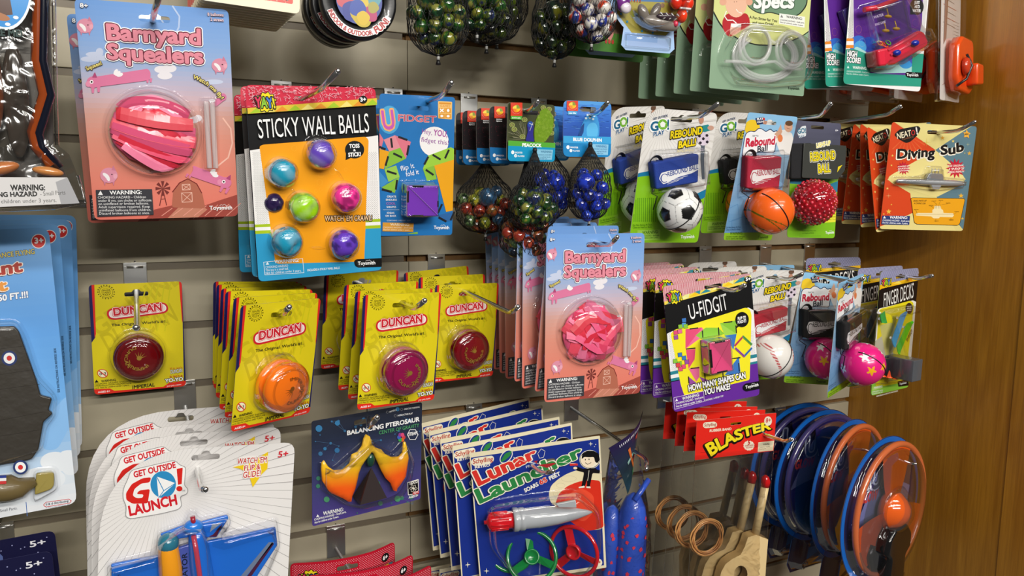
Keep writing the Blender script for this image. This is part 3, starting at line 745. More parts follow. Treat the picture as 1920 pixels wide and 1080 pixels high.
def barn_pack(key, label, seed=1, style=0, full=True, group='winged pig balloon cards'):
    t = place(thing('balloon_toy_card', label, 'balloon toy', group), key)
    if not BARN:
        c, f = barnyard_card(); BARN['card'] = c.mb.mesh('backing_card', PAPER); uv = f(742, 640, 8); BARN['c'] = (uv[0]+.5, uv[1])
        m = MB(69, 0); m.dome(uv[0]+.5, uv[1], 44.5, 21, 44, lip=3, flat=.75); BARN['bl'] = m.mesh('blister', CLEAR)
        a, b = f(1008, 490, 4), f(1012, 810, 4); m = MB(69, 0); m.shell([(a[0]-8, a[1]-3), (a[0]+8, a[1]-3), (b[0]+8, b[1]+3), (b[0]-8, b[1]+3)], 7, .15, rnd=3, lip=2); BARN['sb'] = m.mesh('straw_blister', CLEAR)
        m = MB(69, 0); m.tube([(0, 0, 0), (0, b[1]-a[1], 0)], 2.6, 'f0e8e8', n=14, caps=False); BARN['st'] = m.mesh('straw', milky()); BARN['sa'] = a
        m = MB(69, 0); balloons_parent = None
    mesh_part(BARN['card'], 'backing_card', t); mesh_part(BARN['bl'], 'blister', t); sbl = mesh_part(BARN['sb'], 'straw_blister', t)
    a = BARN['sa']
    for d in (-3, 3): mesh_part(BARN['st'], 'straw', t, ((a[0]+d)/1000, -.0042, -a[1]/1000))
    k = ('b', seed)
    if k in BARN:
        for ch in BARN[k]: g = ch.copy(); C.objects.link(g); g.parent = t
    else:
        balloons(t, *BARN['c'], 42, 34 if not style else 39, seed, style=style); BARN[k] = [ch for ch in CHILD(t) if ch.name.startswith('balloon')]
    return t
# ================================================ sticky balls
def dented(m, cu, cv, cq, r, col, seed, pits=False, nu=32, nv=20):
    R = random.Random(seed); P = [Vector((R.gauss(0, 1), R.gauss(0, 1), R.gauss(0, 1)+.3)).normalized() for _ in range(26 if pits else 5)]
    lt, dk = mix(col, 'ffffff', .14), mix(col, '000030', .55)
    def fn(d):
        if pits: return dk if max(d.dot(p) for p in P) > .975 else hx(col)
        return mix(col, lt, max(0, min(1, .5+.8*math.sin(d.x*5+d.y*7*math.sin(seed+d.z*3)))))
    n0 = len(m.v); m.ell(cu, cv, cq, r, r, r*.92, fn, nu, nv)
    for k in range(n0, len(m.v)):
        x, y, z = m.v[k]; d = Vector((x*1000+m.ou-cu, -z*1000-cv, -y*1000-cq)).normalized(); f_ = 1
        for p in P: f_ -= (.05 if pits else .22)*max(0, (d.dot(p)-(.955 if pits else .88))/(.045 if pits else .12))**1
        m.v[k] = ((cu+d.x*r*f_-m.ou)/1000, -(cq+d.z*r*.92*f_)/1000, -(cv+d.y*r*f_)/1000)
def sticky_pack():
    f = lay('sticky', 400, 120, 2.5708); hu = f(440, 168); W = 140
    c = Card(140, 206, 6, base='0d0d0f', holes=[slot(hu[0], hu[1], 26, 5, 2)], f=f, edge='3090b8')
    c.poly([(130, 80), (820, 80), (820, 178), (778, 165), (163, 212), (130, 214)], 'd42c48')
    R = random.Random(3)
    for i in range(460):
        x, y = R.uniform(168, 772), R.uniform(108, 205); 
        if y > 206-(x-163)*.075: continue
        if math.dist((x, y), (440, 168)) < 30 or (370 < x < 510 and 150 < y < 186): continue
        a = R.choice((.6, -.6, 1.3, 0)); d = 6.5
        c.line([(x-math.cos(a)*d, y-math.sin(a)*d), (x+math.cos(a)*d, y+math.sin(a)*d)], .38, 'f2b8c4')
    c.poly([(150, 213), (163, 212), (778, 165), (800, 164), (800, 196), (778, 198), (163, 240), (150, 241)], 'e6c53e')
    for i, x in enumerate(range(170, 770, 62)):
        y0 = 212-(x-163)*.076; y1 = 240-(x-163)*.068; c.poly([(x, y1-1), (x+34, y0+1), (x+62, y1-6)], ('a9cc2c', 'f2e27e', 'e8952c')[i % 3])
    c.poly([(150, 420), (222, 408), (745, 350), (810, 340), (815, 760), (815, 1010), (200, 1050), (150, 1010)], 'f2f0ee')
    dots(c, 178, 425, 800, 770, 9.5, .33, '3a3a44', inside=lambda x, y: (x < 262 or x > 728) and y < 770)
    for y0, y1, col in ((762, 776, 'a9c41e'), (776, 792, 'f2f0ee'), (792, 808, 'a9c41e')): c.poly([(190, y0+10), (810, y0-18), (810, y1-18), (190, y1+10)], col)
    c.poly([(185, 818), (820, 788), (830, 1010), (500, 1100), (190, 1060)], '2d9ccd')
    c.poly([(218, 396), (236, 388), (730, 350), (743, 366), (722, 942), (712, 950), (305, 960), (294, 950)], 'f2a012', rnd=3)
    for i in range(22): x, y, r_ = R.uniform(250, 715), R.uniform(400, 930), R.uniform(7, 17); c.ring(x, y, r_, r_, .8, 'f8b83e', n=12)
    c.text('STICKY WALL BALLS', (213, 358), (748, 327), 90, 'fafafa', k='n', jit=.012, slant=.02, h2=88)
    yay(c, 250, 184, 48, .05)
    c.oval(716, 172, 20, 19, '0c0c0c'); c.text('3+', (702, 181), (732, 179), 18, 'ffffff', k='h')
    c.oval(675, 412, 46, 42, '10181c'); c.poly([(634, 420), (660, 450), (632, 462)], '10181c')
    for t, A, B in (('TOSS', (650, 405), (699, 402)), ('&', (669, 420), (680, 419)), ('STICK!', (645, 446), (706, 442))): c.text(t, A, B, 18 if t != '&' else 10, 'ffffff', k='h')
    c.text("WATCH 'EM CRAWL!", (532, 754), (760, 752), 24, 'f0c898', k='b', out=('p', '101010'))
    c.line([(238, 952), (425, 935), (431, 1003), (244, 1013)], .5, 'e8f4fa', True)
    c.poly([(248, 965), (256, 950), (265, 964)], 'e8f4fa'); c.text('WARNING:', (290, 958), (408, 950), 16, 'f4fafc', k='b')
    smallprint(c, (247, 982), (356, 974), 11, (('CHOKING HAZARD', 1), ('This toy is a small ball.', 1.02), ('Not for children under 3 years.', 1.58)), (0, 14), 'f0f8fa', 'n')
    c.text('INCLUDES 6 STICKY WALL BALLS', (448, 996), (603, 984), 10, 'f4fafc', k='b')
    c.poly([(672, 946), (684, 938), (815, 932), (815, 974), (690, 978), (676, 968)], '0c0c0e', rnd=2); smith(c, (690, 966), (775, 962), 16)
    t = place(thing('sticky_ball_card', 'large card of coloured sticky wall balls in clear bubbles, frontmost on its peg', 'ball toy', 'sticky wall ball cards'), 'sticky1')
    c.done('backing_card', t)
    bl = []
    for i, (x, y, r_, col, pit) in enumerate(((517, 435, 70, '6c4cc4', 0), (333, 525, 70, '1fa0c0', 0), (293, 670, 50, '30204c', 1), (435, 690, 72, 'a4e00c', 0), (637, 643, 70, 'ff3ca0', 1), (352, 855, 74, '1fa0c4', 0), (627, 868, 69, '6a40c8', 1))):
        big = i != 2; q = 13 if big else 3; uv = f(x, y, q); r = rad(f, x, y, r_, q)
        m = MB(70, 0); dented(m, uv[0], uv[1], q if big else 1, r, col, i+2, pit); m.build('sticky_ball', mat('sticky_gel', .16, coat=.8), t)
        if big:
            u0 = f(x, y, 2); m = MB(70, 0); m.dome(uv[0]*.9+u0[0]*.1, uv[1]*.9+u0[1]*.1, r+2.2, 27.5, lip=3, flat=.5); m.build('blister', CLEAR, t)
    for a, b in (((360, 590), (400, 630)), ((560, 480), (640, 580)), ((400, 750), (370, 790)), ((430, 880), (560, 890))): m = MB(70, 0); m.tube([(*f(*a), 1), (*f((a[0]+b[0])/2, (a[1]+b[1])/2), 3), (*f(*b), 1)], 2.2, 'ffffff', n=8); m.build('blister_rib', CLEAR, t)
    return t

# ================================================ folding cube card (blue)
def ufidget_pack():
    f = lay('ufidget', 700, 170, 3.857); hu = f(328, 127); c = Card(88, 161, 4, base='1b72b8', holes=[slot(hu[0], hu[1], 24, 5, 0)], f=f, edge='2a80c0')
    c.oval(116, 210, 75, 102, '4aa6d6'); 
    c.text('U', (68, 282), (165, 274), 135, 'c65ab4', k='b', out=[('o', 'f4b068')], slant=-.04); c.text('FIDGET', (174, 218), (455, 230), 46, 'd2506e', k='n', out=('h', 'f6b9a4'))
    c.poly([(468, 75), (570, 80), (568, 208), (468, 200)], 'f0c070', rnd=1); c.text('GAMES', (482, 118), (556, 121), 16, 'd8862c', k='n'); c.poly([(476, 84), (562, 88), (562, 100), (476, 96)], 'd8902c')
    for x in (474, 520):
        for y in (125, 165): c.poly([(x, y), (x+42, y+2), (x+42, y+36), (x, y+34)], 'e09a34')
    c.line([(484, 133), (506, 152)], 1.2, 'ffffff'); c.line([(506, 133), (484, 152)], 1.2, 'ffffff'); c.oval(541, 143, 9, 11, 'fff'*2); c.oval(495, 183, 11, 8, 'fff'*2); c.oval(541, 184, 11, 8, 'fff'*2)
    c.oval(440, 368, 105, 108, 'f2f0f0'); c.text('Hey,', (347, 308), (425, 320), 36, '9a4aa0', k='n'); c.text('YOU,', (434, 322), (536, 336), 42, 'a83c9c', k='b'); c.text('fidget this!', (344, 368), (546, 394), 34, '8e3e98', k='n')
    G, Pk, O = '84b93a', 'dc7486', 'e9a312'
    for p, col in (([(40, 300), (75, 355), (50, 440), (40, 430)], Pk), ([(75, 355), (155, 322), (195, 412), (115, 440)], 'e08c98'), ([(155, 322), (272, 370), (235, 492), (195, 412)], Pk), ([(40, 420), (115, 440), (75, 568), (40, 560)], O), ([(115, 440), (195, 412), (235, 492), (80, 568)], G), ([(80, 568), (165, 540), (190, 622), (110, 660)], '97c64c'), ([(58, 700), (190, 622), (155, 740)], G), ([(40, 580), (110, 660), (58, 700), (40, 690)], '3c8cc8'),
        ([(395, 470), (560, 408), (600, 430), (600, 492), (440, 542), (358, 565)], '9aca3e'), ([(358, 565), (440, 542), (458, 640), (388, 652)], G), ([(440, 542), (600, 492), (592, 862), (526, 876)], O), ([(470, 900), (600, 870), (590, 930), (520, 950)], '2a62a0'), ([(240, 1035), (320, 1020), (322, 1035)], G)): c.poly(p, col)
    for x, y, a, L in ((132, 378, 1.45, 60), (213, 345, .35, 62), (250, 430, 1.75, 64), (66, 415, .4, 40), (176, 468, .45, 62), (98, 508, 1.85, 62), (133, 592, .3, 64), (167, 680, 1.7, 62), (98, 722, .25, 66), (383, 505, 2.05, 56), (457, 480, .55, 60), (532, 458, 2.0, 60), (407, 590, .6, 60), (483, 850, 2.0, 60), (500, 930, .5, 56), (572, 905, 2.0, 60)):
        d = (math.cos(a)*L/2, math.sin(a)*L/2); c.line([(x-d[0], y-d[1]), (x+d[0], y+d[1])], 2.3, '1c1c20')
    c.text('flip it', (200, 582), (298, 556), 36, 'f4f4f8', k='n', jit=.03); c.text('fold it', (237, 620), (331, 602), 36, 'f4f4f8', k='n', jit=.03)
    for t, y, x0, x1, col in (('CREATE', 772, 97, 165, 'f0f4f8'), ('ENDLESS', 795, 90, 170, 'f0f4f8'), ('COOL', 824, 92, 160, 'd070b8'), ('SHAPES', 847, 95, 165, 'f0f4f8'), ('IDEAS', 890, 97, 152, 'f0f4f8'), ('ON BACK', 911, 86, 165, 'f0f4f8')): c.text(t, (x0, y), (x1, y), 13 if t != 'COOL' else 17, col, k='b' if col[0] == 'f' else 'n')
    c.line([(72, 861), (186, 861)], .4, 'f0f4f8'); c.text('CONTAINS 1 FIDGET TOY', (97, 943), (270, 943), 9, 'e8f0f8', k='n')
    c.poly([(68, 952), (292, 956), (288, 1020), (66, 1016)], 'dd9c34'); c.text('WARNING:', (122, 975), (262, 978), 17, 'fbeed4', k='b'); c.text('CHOKING HAZARD - Small parts', (72, 993), (286, 996), 11, 'fbeed4', k='t'); c.text('Not for children under 3 years.', (72, 1009), (262, 1012), 11, 'fbeed4', k='t')
    smith(c, (436, 1000), (548, 1001), 24)
    t = place(thing('folding_cube_card', 'blue card with a purple folding cube in a clear box, frontmost on its peg', 'puzzle toy', 'blue folding cube cards'), 'ufidget1'); c.done('backing_card', t)
    a, b = f(246, 686, 28), f(468, 908, 28); m = MB(44, 0)
    m.extr([(a[0], a[1]), (b[0], a[1]), (b[0], b[1]), (a[0], b[1])], 3, 28, '7c3cbc', 1.2, rnd=1.5)
    m.line = None
    cube = m.build('folding_cube', PLAS, t)
    c2 = bare(88, q=28.05); c2.line([(a[0]+.6, a[1]+.6), (b[0]-.6, b[1]-.6)], .5, '2a1044'); c2.line([(a[0]+1.2, a[1]+.6), (b[0]-.1, b[1]-1.2)], .35, 'b48ae0'); c2.mb.build('cube_seam', PLAS, cube)
    for u0, v0, u1, v1 in ((a[0]+6, a[1]-.4, a[0]+19, a[1]+2), (a[0]+6, b[1]-1.8, a[0]+19, b[1]+.4), (a[0]-.6, a[1]+6, a[0]+2, a[1]+19), (b[0]-1, a[1]+17, b[0]+.5, a[1]+24)):
        m = MB(44, 0); m.box(u0, u1, v0, v1, 12, 28.6, '141416', b=.4); m.build('hinge', PLAS, cube)
    m = MB(44, 0); m.shell([(a[0]-2, a[1]-2), (b[0]+2, a[1]-2), (b[0]+2, b[1]+2), (a[0]-2, b[1]+2)], 31, .04, rnd=2.5, lip=3); m.build('blister', CLEAR, t); return t

# ================================================ marble cards with net bags
MARB = {}
def swirl(a, b, cc, s):
    def fn(d):
        v = math.sin(d.x*3.1+s)*1.3+math.sin(d.y*4.2+d.z*2.5+s*2)*1.1
        return hx(a) if v > .55 else (hx(b) if v > -.5 else hx(cc))
    return fn
PAL = dict(green=[('143c18', '2c5c1c', '7c7c2c'), ('183814', '5c6c20', '1c2850'), ('0c2814', '1c4c28', '84843c')], blue=[('1a2ea0', '2440c8', '16206c'), ('1c34b4', '1a2888', '3a5ae0')],
    mixed=[('8c2c20', 'b04c30', '501410'), ('6c7420', 'a8a030', '384010'), ('20405c', '3c6488', '101c30'), ('3c5c34', '6c8454', '182c18'), ('7c5828', 'a4502c', '3c2010')],
    white=[('e8e4dc', 'd8d4cc', 'c03c1c'), ('e6e2da', '2c3c98', 'd8d0c4'), ('ece8e0', 'c84420', '283c90')], dark=[('0c140c', '16280f', '3c4c10'), ('0a100c', '122418', '5c5c14')])
def marble_mesh(pal, k, r):
    key = (pal, k, round(r*2))
    if key not in MARB:
        m = MB(0, 0); p = PAL[pal][k % len(PAL[pal])]; m.ell(0, 0, 0, r, r, r, swirl(*p, k*1.7), 20, 14); MARB[key] = m.mesh('marble', GLASS)
    return MARB[key]
def net_bag(parent, w_, cu, v0, L, bw, bh, pal, seed, r=8.4, shooter=True, tie=True, bq=None, q0=12):
    # bag hangs from (cu, v0); bulb bw wide, bh high at the bottom, depth bq
    R = random.Random(seed); bq = bq or bw*.36; cv = v0+L-bh/2; pts = []
    if shooter:
        pts.append((R.uniform(-.25, .1)*bw, cv-bh*.22, q0+bq*.45, r*1.55))
    tries = 0
    while tries < 9000 and len(pts) < 48:
        tries += 1; a = R.uniform(0, 2*PI); z = R.uniform(-1, 1); k = R.uniform(.25, 1)**.4; s = math.sqrt(1-z*z)
        x = math.cos(a)*s*k*(bw/2-r*.55); y = z*k*(bh/2-r*.7); q = q0+math.sin(a)*s*k*max(1, bq-r*.5)
        x *= (.8 if y < -bh*.2 else 1)
        if all((x-p[0])**2+(cv+y-p[1])**2+(q-p[2])**2 > ((r+p[3])*.84)**2 for p in pts): pts.append((x, cv+y, q, r))
    for i, (x, y, q, rr) in enumerate(pts):
        mesh_part(marble_mesh(pal, R.randrange(6), rr), 'marble', parent, mm(cu+x, y, q, w_), (R.uniform(0, 6), R.uniform(0, 6), R.uniform(0, 6)))
    key = ('net', round(L), round(bw), round(bh))
    if key not in MARB:
        m = MB(0, 0); n = 30; rows = 24; lump = [R.uniform(0, 6) for _ in range(4)]
        def S(a, t):
            v = t*L; vb = L-bh
            if v < vb: k = .05+.62*(v/vb)**1.15
            else:
                z = (v-vb)/bh*2-1; k = math.sqrt(max(.0, 1-z*z))*.42+.62 if z < 0 else math.sqrt(max(0.002, 1-z**2.6))*1.04
            k *= 1+.045*math.sin(a*5+lump[0]+t*21)*math.sin(t*17+lump[1])*(t > .4)
            return (math.cos(a)*k*bw/2, v, math.sin(a)*k*bq)
        for d in (-1, 1):
            for i in range(n):
                path = [S(2*PI*i/n+d*t_*1.5, t_) for t_ in [j/rows for j in range(rows+1)]]; m.tube(path, .36, '0a0a0c', n=3, caps=False)
        m.lathe(0, 0, [(2.2, -3), (3, 0), (2.4, 3)], '101012', n=10, axis='v'); 
        if tie: m.lathe(0, L, [(1.6, -2), (1.9, 1), (1.7, 4)], 'b8b8b4', n=10, axis='v'); m.lathe(0, L, [(1.7, 4), (3.2, 9), (.5, 9.5)], '0c0c0e', n=8, axis='v')
        MARB[key] = m.mesh('net', NETM)
    mesh_part(MARB[key], 'net', parent, mm(cu, v0, q0, w_))
def swirl_logo(c, x0, y0, x1, y1, sub, subcol, tcol='ffffff', s=1):
    c.poly([(x0, y0), (x1, y0), (x1, y1), (x0, y1)], 'dc4028'); cx, cy, r = (x0+x1)/2, (y0+y1)/2-(y1-y0)*.05, (x1-x0)*.34
    c.ring(cx, cy+r*.1, r*1.25, r*1.2, .45, 'ffffff', a0=.2, a1=2.9)
    for i, col in enumerate(('f2c01c', 'f0902c', 'f6d850', '8c9c3c')): a = i*PI/2; c.poly([(cx, cy)]+[(cx+math.cos(a+t)*r*(1-t*.12), cy+math.sin(a+t)*r*(1-t*.12)) for t in (0, .4, .8, 1.2, 1.57)], col)
    c.ring(cx, cy, r*.55, r*.55, .5, 'dc5030', a0=0, a1=4); 
def marble_bottom(c, cx0, y0, k, A, s=1):
    pass
def peacock_pack():
    f = lay('peacock', 840, 180, 3.6); hu = f(562, 113); c = Card(70.5, 71, 5, base='454a30', holes=[slot(hu[0], hu[1], 24, 5, 0)], f=f)
    R = random.Random(5)
    for i in range(60): x, y = R.uniform(395, 520), R.uniform(160, 300); c.line([(x, y), (520, 290)], .3, R.choice(('8c8c70', '2c2c1c', '6c7048', 'a8a488')))
    for x, y in ((515, 160), (445, 225), (500, 275), (430, 195), (680, 90), (690, 140), (640, 80), (700, 200), (695, 250), (470, 120)): c.oval(x, y, 19, 17, '9aa05c', n=14); c.oval(x, y, 13, 12, '5c6c34', n=12); c.oval(x, y, 7, 7, 'c4b860', n=10); c.oval(x, y, 4, 4, '203050', n=8)
    c.poly([(520, 305), (535, 240), (530, 190), (545, 170), (568, 175), (575, 215), (570, 260), (580, 308)], '30308c', rnd=2); c.oval(552, 190, 18, 20, '2c50a8', n=14); c.line([(545, 185), (570, 195)], .6, 'e8e8e8'); c.line([(548, 235), (570, 180)], .5, 'd8d8e0')
    c.poly([(580, 310), (578, 230), (590, 160), (620, 100), (660, 80), (690, 110), (710, 160), (700, 240), (660, 300), (640, 315)], '6f9420', rnd=2)
    for i in range(170):
        a, k = R.uniform(0, 6.28), R.random()**.5; x, y = 642+math.cos(a)*60*k, 195+math.sin(a)*112*k; c.ring(x, y, 6, 5, .3, R.choice(('c8dc5c', 'a8cc38', 'dcec80')), n=6)
    swirl_logo(c, 413, 45, 492, 136, '', ''); c.poly([(414, 134), (490, 136), (488, 160), (413, 157)], '5cb03c'); c.text('animals', (422, 151), (480, 153), 10, 'f4f8f0', k='b')
    c.poly([(385, 326), (720, 340), (740, 460), (380, 460)], '1696c6'); c.poly([(385, 300), (720, 318), (720, 350), (385, 335)], '58ac3c', rnd=0); c.text('PEACOCK', (490, 341), (620, 345), 22, 'ffffff', k='h')
    c.oval(427, 380, 10, 13, 'ffffff', n=16); c.text('1', (424, 386), (430, 386), 12, '1696c6', k='b'); c.text('SHOOTER', (440, 387), (492, 388), 11, 'ffffff', k='b'); c.oval(446, 403, 10, 11, 'ffffff', n=16); c.text('24', (440, 408), (452, 408), 9, '1696c6', k='b'); c.text('PLAYERS', (460, 410), (506, 411), 10, 'ffffff', k='b')
    c.poly([(583, 358), (698, 364), (690, 430), (584, 430)], '8cc8e4'); c.text('WARNING:', (615, 382), (690, 384), 14, '2c6c94', k='b'); c.text('CHOKING HAZARD', (588, 402), (688, 403), 10, '2c6c94', k='n'); c.text('Toy is a small ball. Not for', (588, 415), (682, 416), 8, '2c6c94'); c.text('children under 3 yrs.', (588, 426), (660, 427), 8, '2c6c94')
    t = place(thing('marble_card', 'peacock picture card above a black net of green marbles', 'marbles', 'marble bags under picture cards'), 'peacock'); c.done('backing_card', t); k = f(556, 365, 2)
    net_bag(t, 70.5, k[0], k[1], 101, 66, 58, 'green', 11, r=8.0); return t
def dolphin_pack(key, label, full=True):
    t = place(thing('marble_card', label, 'marbles', 'marble bags under picture cards'), key)
    if 'dol' not in MARB:
        f = lay('dolphin', 840, 150, 3.2725); hu = f(860, 180); c = Card(70.5, 71, 8, base='2a62c4', holes=[slot(hu[0], hu[1], 24, 6, 0)], f=f)
        c.grad([(0, '58a4e4'), (.12, '3c80d8'), (.4, '2c60c0'), (.66, '2450a8'), (1, '2450a8')], n=16); R = random.Random(2)
        for i in range(70): x, y = R.uniform(715, 990), R.uniform(150, 300); c.line([(x-R.uniform(8, 26), y), (x+8, y+1)], .4, R.choice(('5c98e4', '4484dc', '1c48a0')))
        c.poly([(795, 350), (812, 290), (835, 240), (860, 205), (890, 195), (915, 225), (928, 280), (925, 350)], '3c9ae0', rnd=4); c.poly([(850, 350), (848, 290), (870, 262), (905, 262), (920, 300), (915, 350)], '5cbcf2', rnd=4); c.poly([(795, 350), (815, 285), (835, 262), (830, 320), (815, 350)], '1c4488', rnd=2)
        for x, y in ((855, 215), (875, 208), (895, 220), (868, 232), (845, 235), (888, 240)): c.oval(x, y, 8, 7, 'd8ecf8', n=8)
        swirl_logo(c, 727, 128, 796, 190, '', ''); c.poly([(733, 190), (790, 192), (790, 213), (733, 212)], '58b0e4'); c.text('sea life', (740, 207), (782, 208), 9, 'ffffff', k='b')
        c.poly([(690, 342), (1020, 350), (1020, 392), (690, 385)], '38a4e0'); c.text('BLUE DOLPHIN', (764, 373), (942, 379), 19, 'ffffff', k='h'); c.poly([(690, 385), (1020, 392), (1030, 500), (690, 500)], '1484c4')
        c.oval(734, 412, 10, 12, 'ffffff', n=16); c.text('SHOOTER', (748, 418), (796, 420), 10, 'ffffff', k='b'); c.oval(752, 433, 9, 10, 'ffffff', n=16); c.text('PLAYERS', (765, 439), (806, 440), 9, 'ffffff', k='b')
        c.poly([(875, 392), (982, 396), (978, 460), (876, 457)], '8cc8e8'); c.text('WARNING:', (903, 412), (972, 415), 13, '2868a0', k='b'); c.text('CHOKING HAZARD!', (880, 428), (975, 431), 10, '2868a0', k='n'); c.text('Toy is a small ball. Not for', (880, 441), (970, 443), 8, '2868a0'); c.text('children under 3 yrs.', (880, 452), (950, 454), 8, '2868a0')
        MARB['dol'] = c.mb.mesh('backing_card', PAPER); MARB['dolk'] = f(850, 397, 2)
    mesh_part(MARB['dol'], 'backing_card', t); k = MARB['dolk']
    net_bag(t, 70.5, k[0], k[1], 98 if full else 95, 57 if full else 62, 70, 'blue', 21 if full else 23, r=8.0, shooter=True); return t
def space_pack(key, label, bag=None, pal='mixed', seed=3):
    t = place(thing('marble_card', label, 'marbles', 'marble bags under picture cards'), key)
    if 'sp' not in MARB:
        f = lay('space', 840, 180, 3.6); c = Card(70.5, 71, 8, base='150e14', holes=[slot(36, 9, 24, 5, 0)], f=f, edge='e8e4e4'); R = random.Random(9)
        for i in range(90): x, y = R.uniform(285, 520), R.uniform(170, 350); c.line([(x, y), (x+R.uniform(-14, 14), y+R.uniform(-10, 10))], .3, R.choice(('5c1828', '3c1424', '78283c')))
        swirl_logo(c, 310, 68, 383, 150, '', ''); c.text('outer', (322, 160), (364, 162), 9, 'ffffff', k='h'); c.text('space', (322, 172), (362, 174), 9, 'ffffff', k='h')
        c.poly([(270, 345), (600, 362), (610, 480), (260, 470)], '1572b4'); c.oval(310, 400, 10, 12, 'ffffff', n=16); c.oval(330, 425, 10, 11, 'fff'*2, n=16); c.text('SHOOTER', (324, 406), (376, 408), 10, 'ffffff', k='b'); c.text('PLAYERS', (343, 431), (392, 433), 10, 'ffffff', k='b'); c.poly([(460, 385), (575, 392), (570, 455), (460, 450)], '8cc8e4')
        MARB['sp'] = c.mb.mesh('backing_card', PAPER)
    mesh_part(MARB['sp'], 'backing_card', t)
    if bag: net_bag(t, 70.5, *bag, pal, seed)
    return t

# ================================================ wrist ball cards
BALLS = {}
def ico_dirs():
    p = (1+5**.5)/2; v = [Vector(x).normalized() for x in ((0, 1, p), (0, 1, -p), (0, -1, p), (0, -1, -p), (1, p, 0), (1, -p, 0), (-1, p, 0), (-1, -p, 0), (p, 0, 1), (-p, 0, 1), (p, 0, -1), (-p, 0, -1))]
    return v
def ball_colour(kind):
    if kind == 'soccer':
        V = ico_dirs(); e = [(a, b) for i, a in enumerate(V) for b in V[i+1:] if (a-b).length < 1.06]; rt_ = Euler((.35, .5, .2)).to_matrix()
        def fn(d):
            d = rt_ @ d; b = sorted((d.dot(v) for v in V), reverse=True)
            i = max(range(12), key=lambda k: d.dot(V[k])); v = V[i]
            nb = [w_ for w_ in V if .5 < (w_-v).length < 1.06]; m_ = max((d-v*d.dot(v)).dot((w_-v*w_.dot(v)).normalized()) for w_ in nb)
            if m_ < .29 and d.dot(v) > .9: return hx('141414')
            if b[0]-b[1] < .012 and d.dot(v) < .94: return hx('8c8c8c')
            return hx('eeeeec')
        return fn
    if kind in ('basket', 'basket2'):
        lc = hx('241008') if kind == 'basket' else hx('5a6414')
        def fn(d):
            if kind == 'basket': l = min(abs(d.x*.8+d.y*.6), abs(d.x*.6-d.y*.8+.35*d.z*0), abs(abs(d.x*.8+d.y*.6)-.55-.25*(d.x*.6-d.y*.8)**2))
            else:
                y = d.y*.9-d.x*.35; l = min(abs(y-.25-.18*d.x*d.x), abs(y-.5-.1*d.x), abs(y-.72+.15*d.x), abs(y+.2-.5*d.x)+.03) if y > -.1 else 1
            return lc if l < (.028 if kind == 'basket' else .02) else hx('ff6a1e')
        return fn
    if kind == 'baseball':
        def fn(d):
            t = abs(d.x*.8+d.y*.25-.35*math.sin(d.y*2.2)); 
            if abs(t-.42) < .05 and math.sin(d.y*60) > 0: return hx('c04c50')
            return hx('eae6e0')
        return fn
    if kind == 'stars':
        R = random.Random(4); S = []
        for i in range(46):
            v = Vector((R.gauss(0, 1), R.gauss(0, 1), R.gauss(0, 1))).normalized()
            if all(v.dot(s[0]) < .8 for s in S): S.append((v, v.orthogonal().normalized(), hx('ffffff') if len(S) % 4 else hx('f8b818'), R.uniform(0, 6)))
        def fn(d):
            for v, o, col, a0 in S:
                k = d.dot(v)
                if k > .9:
                    b = v.cross(o); x, y = d.dot(o), d.dot(b); r_ = math.hypot(x, y); a = (math.atan2(y, x)+a0) % (2*PI/5)-PI/5
                    if r_ < .15/(math.cos(a)+.0)*(.62+.75*abs(a)/(PI/5)): return col
            return hx('ff2c94') if False else hx('ee1f86')
        return fn
def ball_mesh(kind, r):
    k = (kind, round(r))
    if k not in BALLS:
        m = MB(0, 0); nn = 176 if kind in ('soccer', 'stars') else 150; m.ell(0, 0, 0, r, r, r, ball_colour(kind), nn, nn//2+10)
        BALLS[k] = m.mesh('ball', mat('ball_foam', .25, coat=.6))
    return BALLS[k]
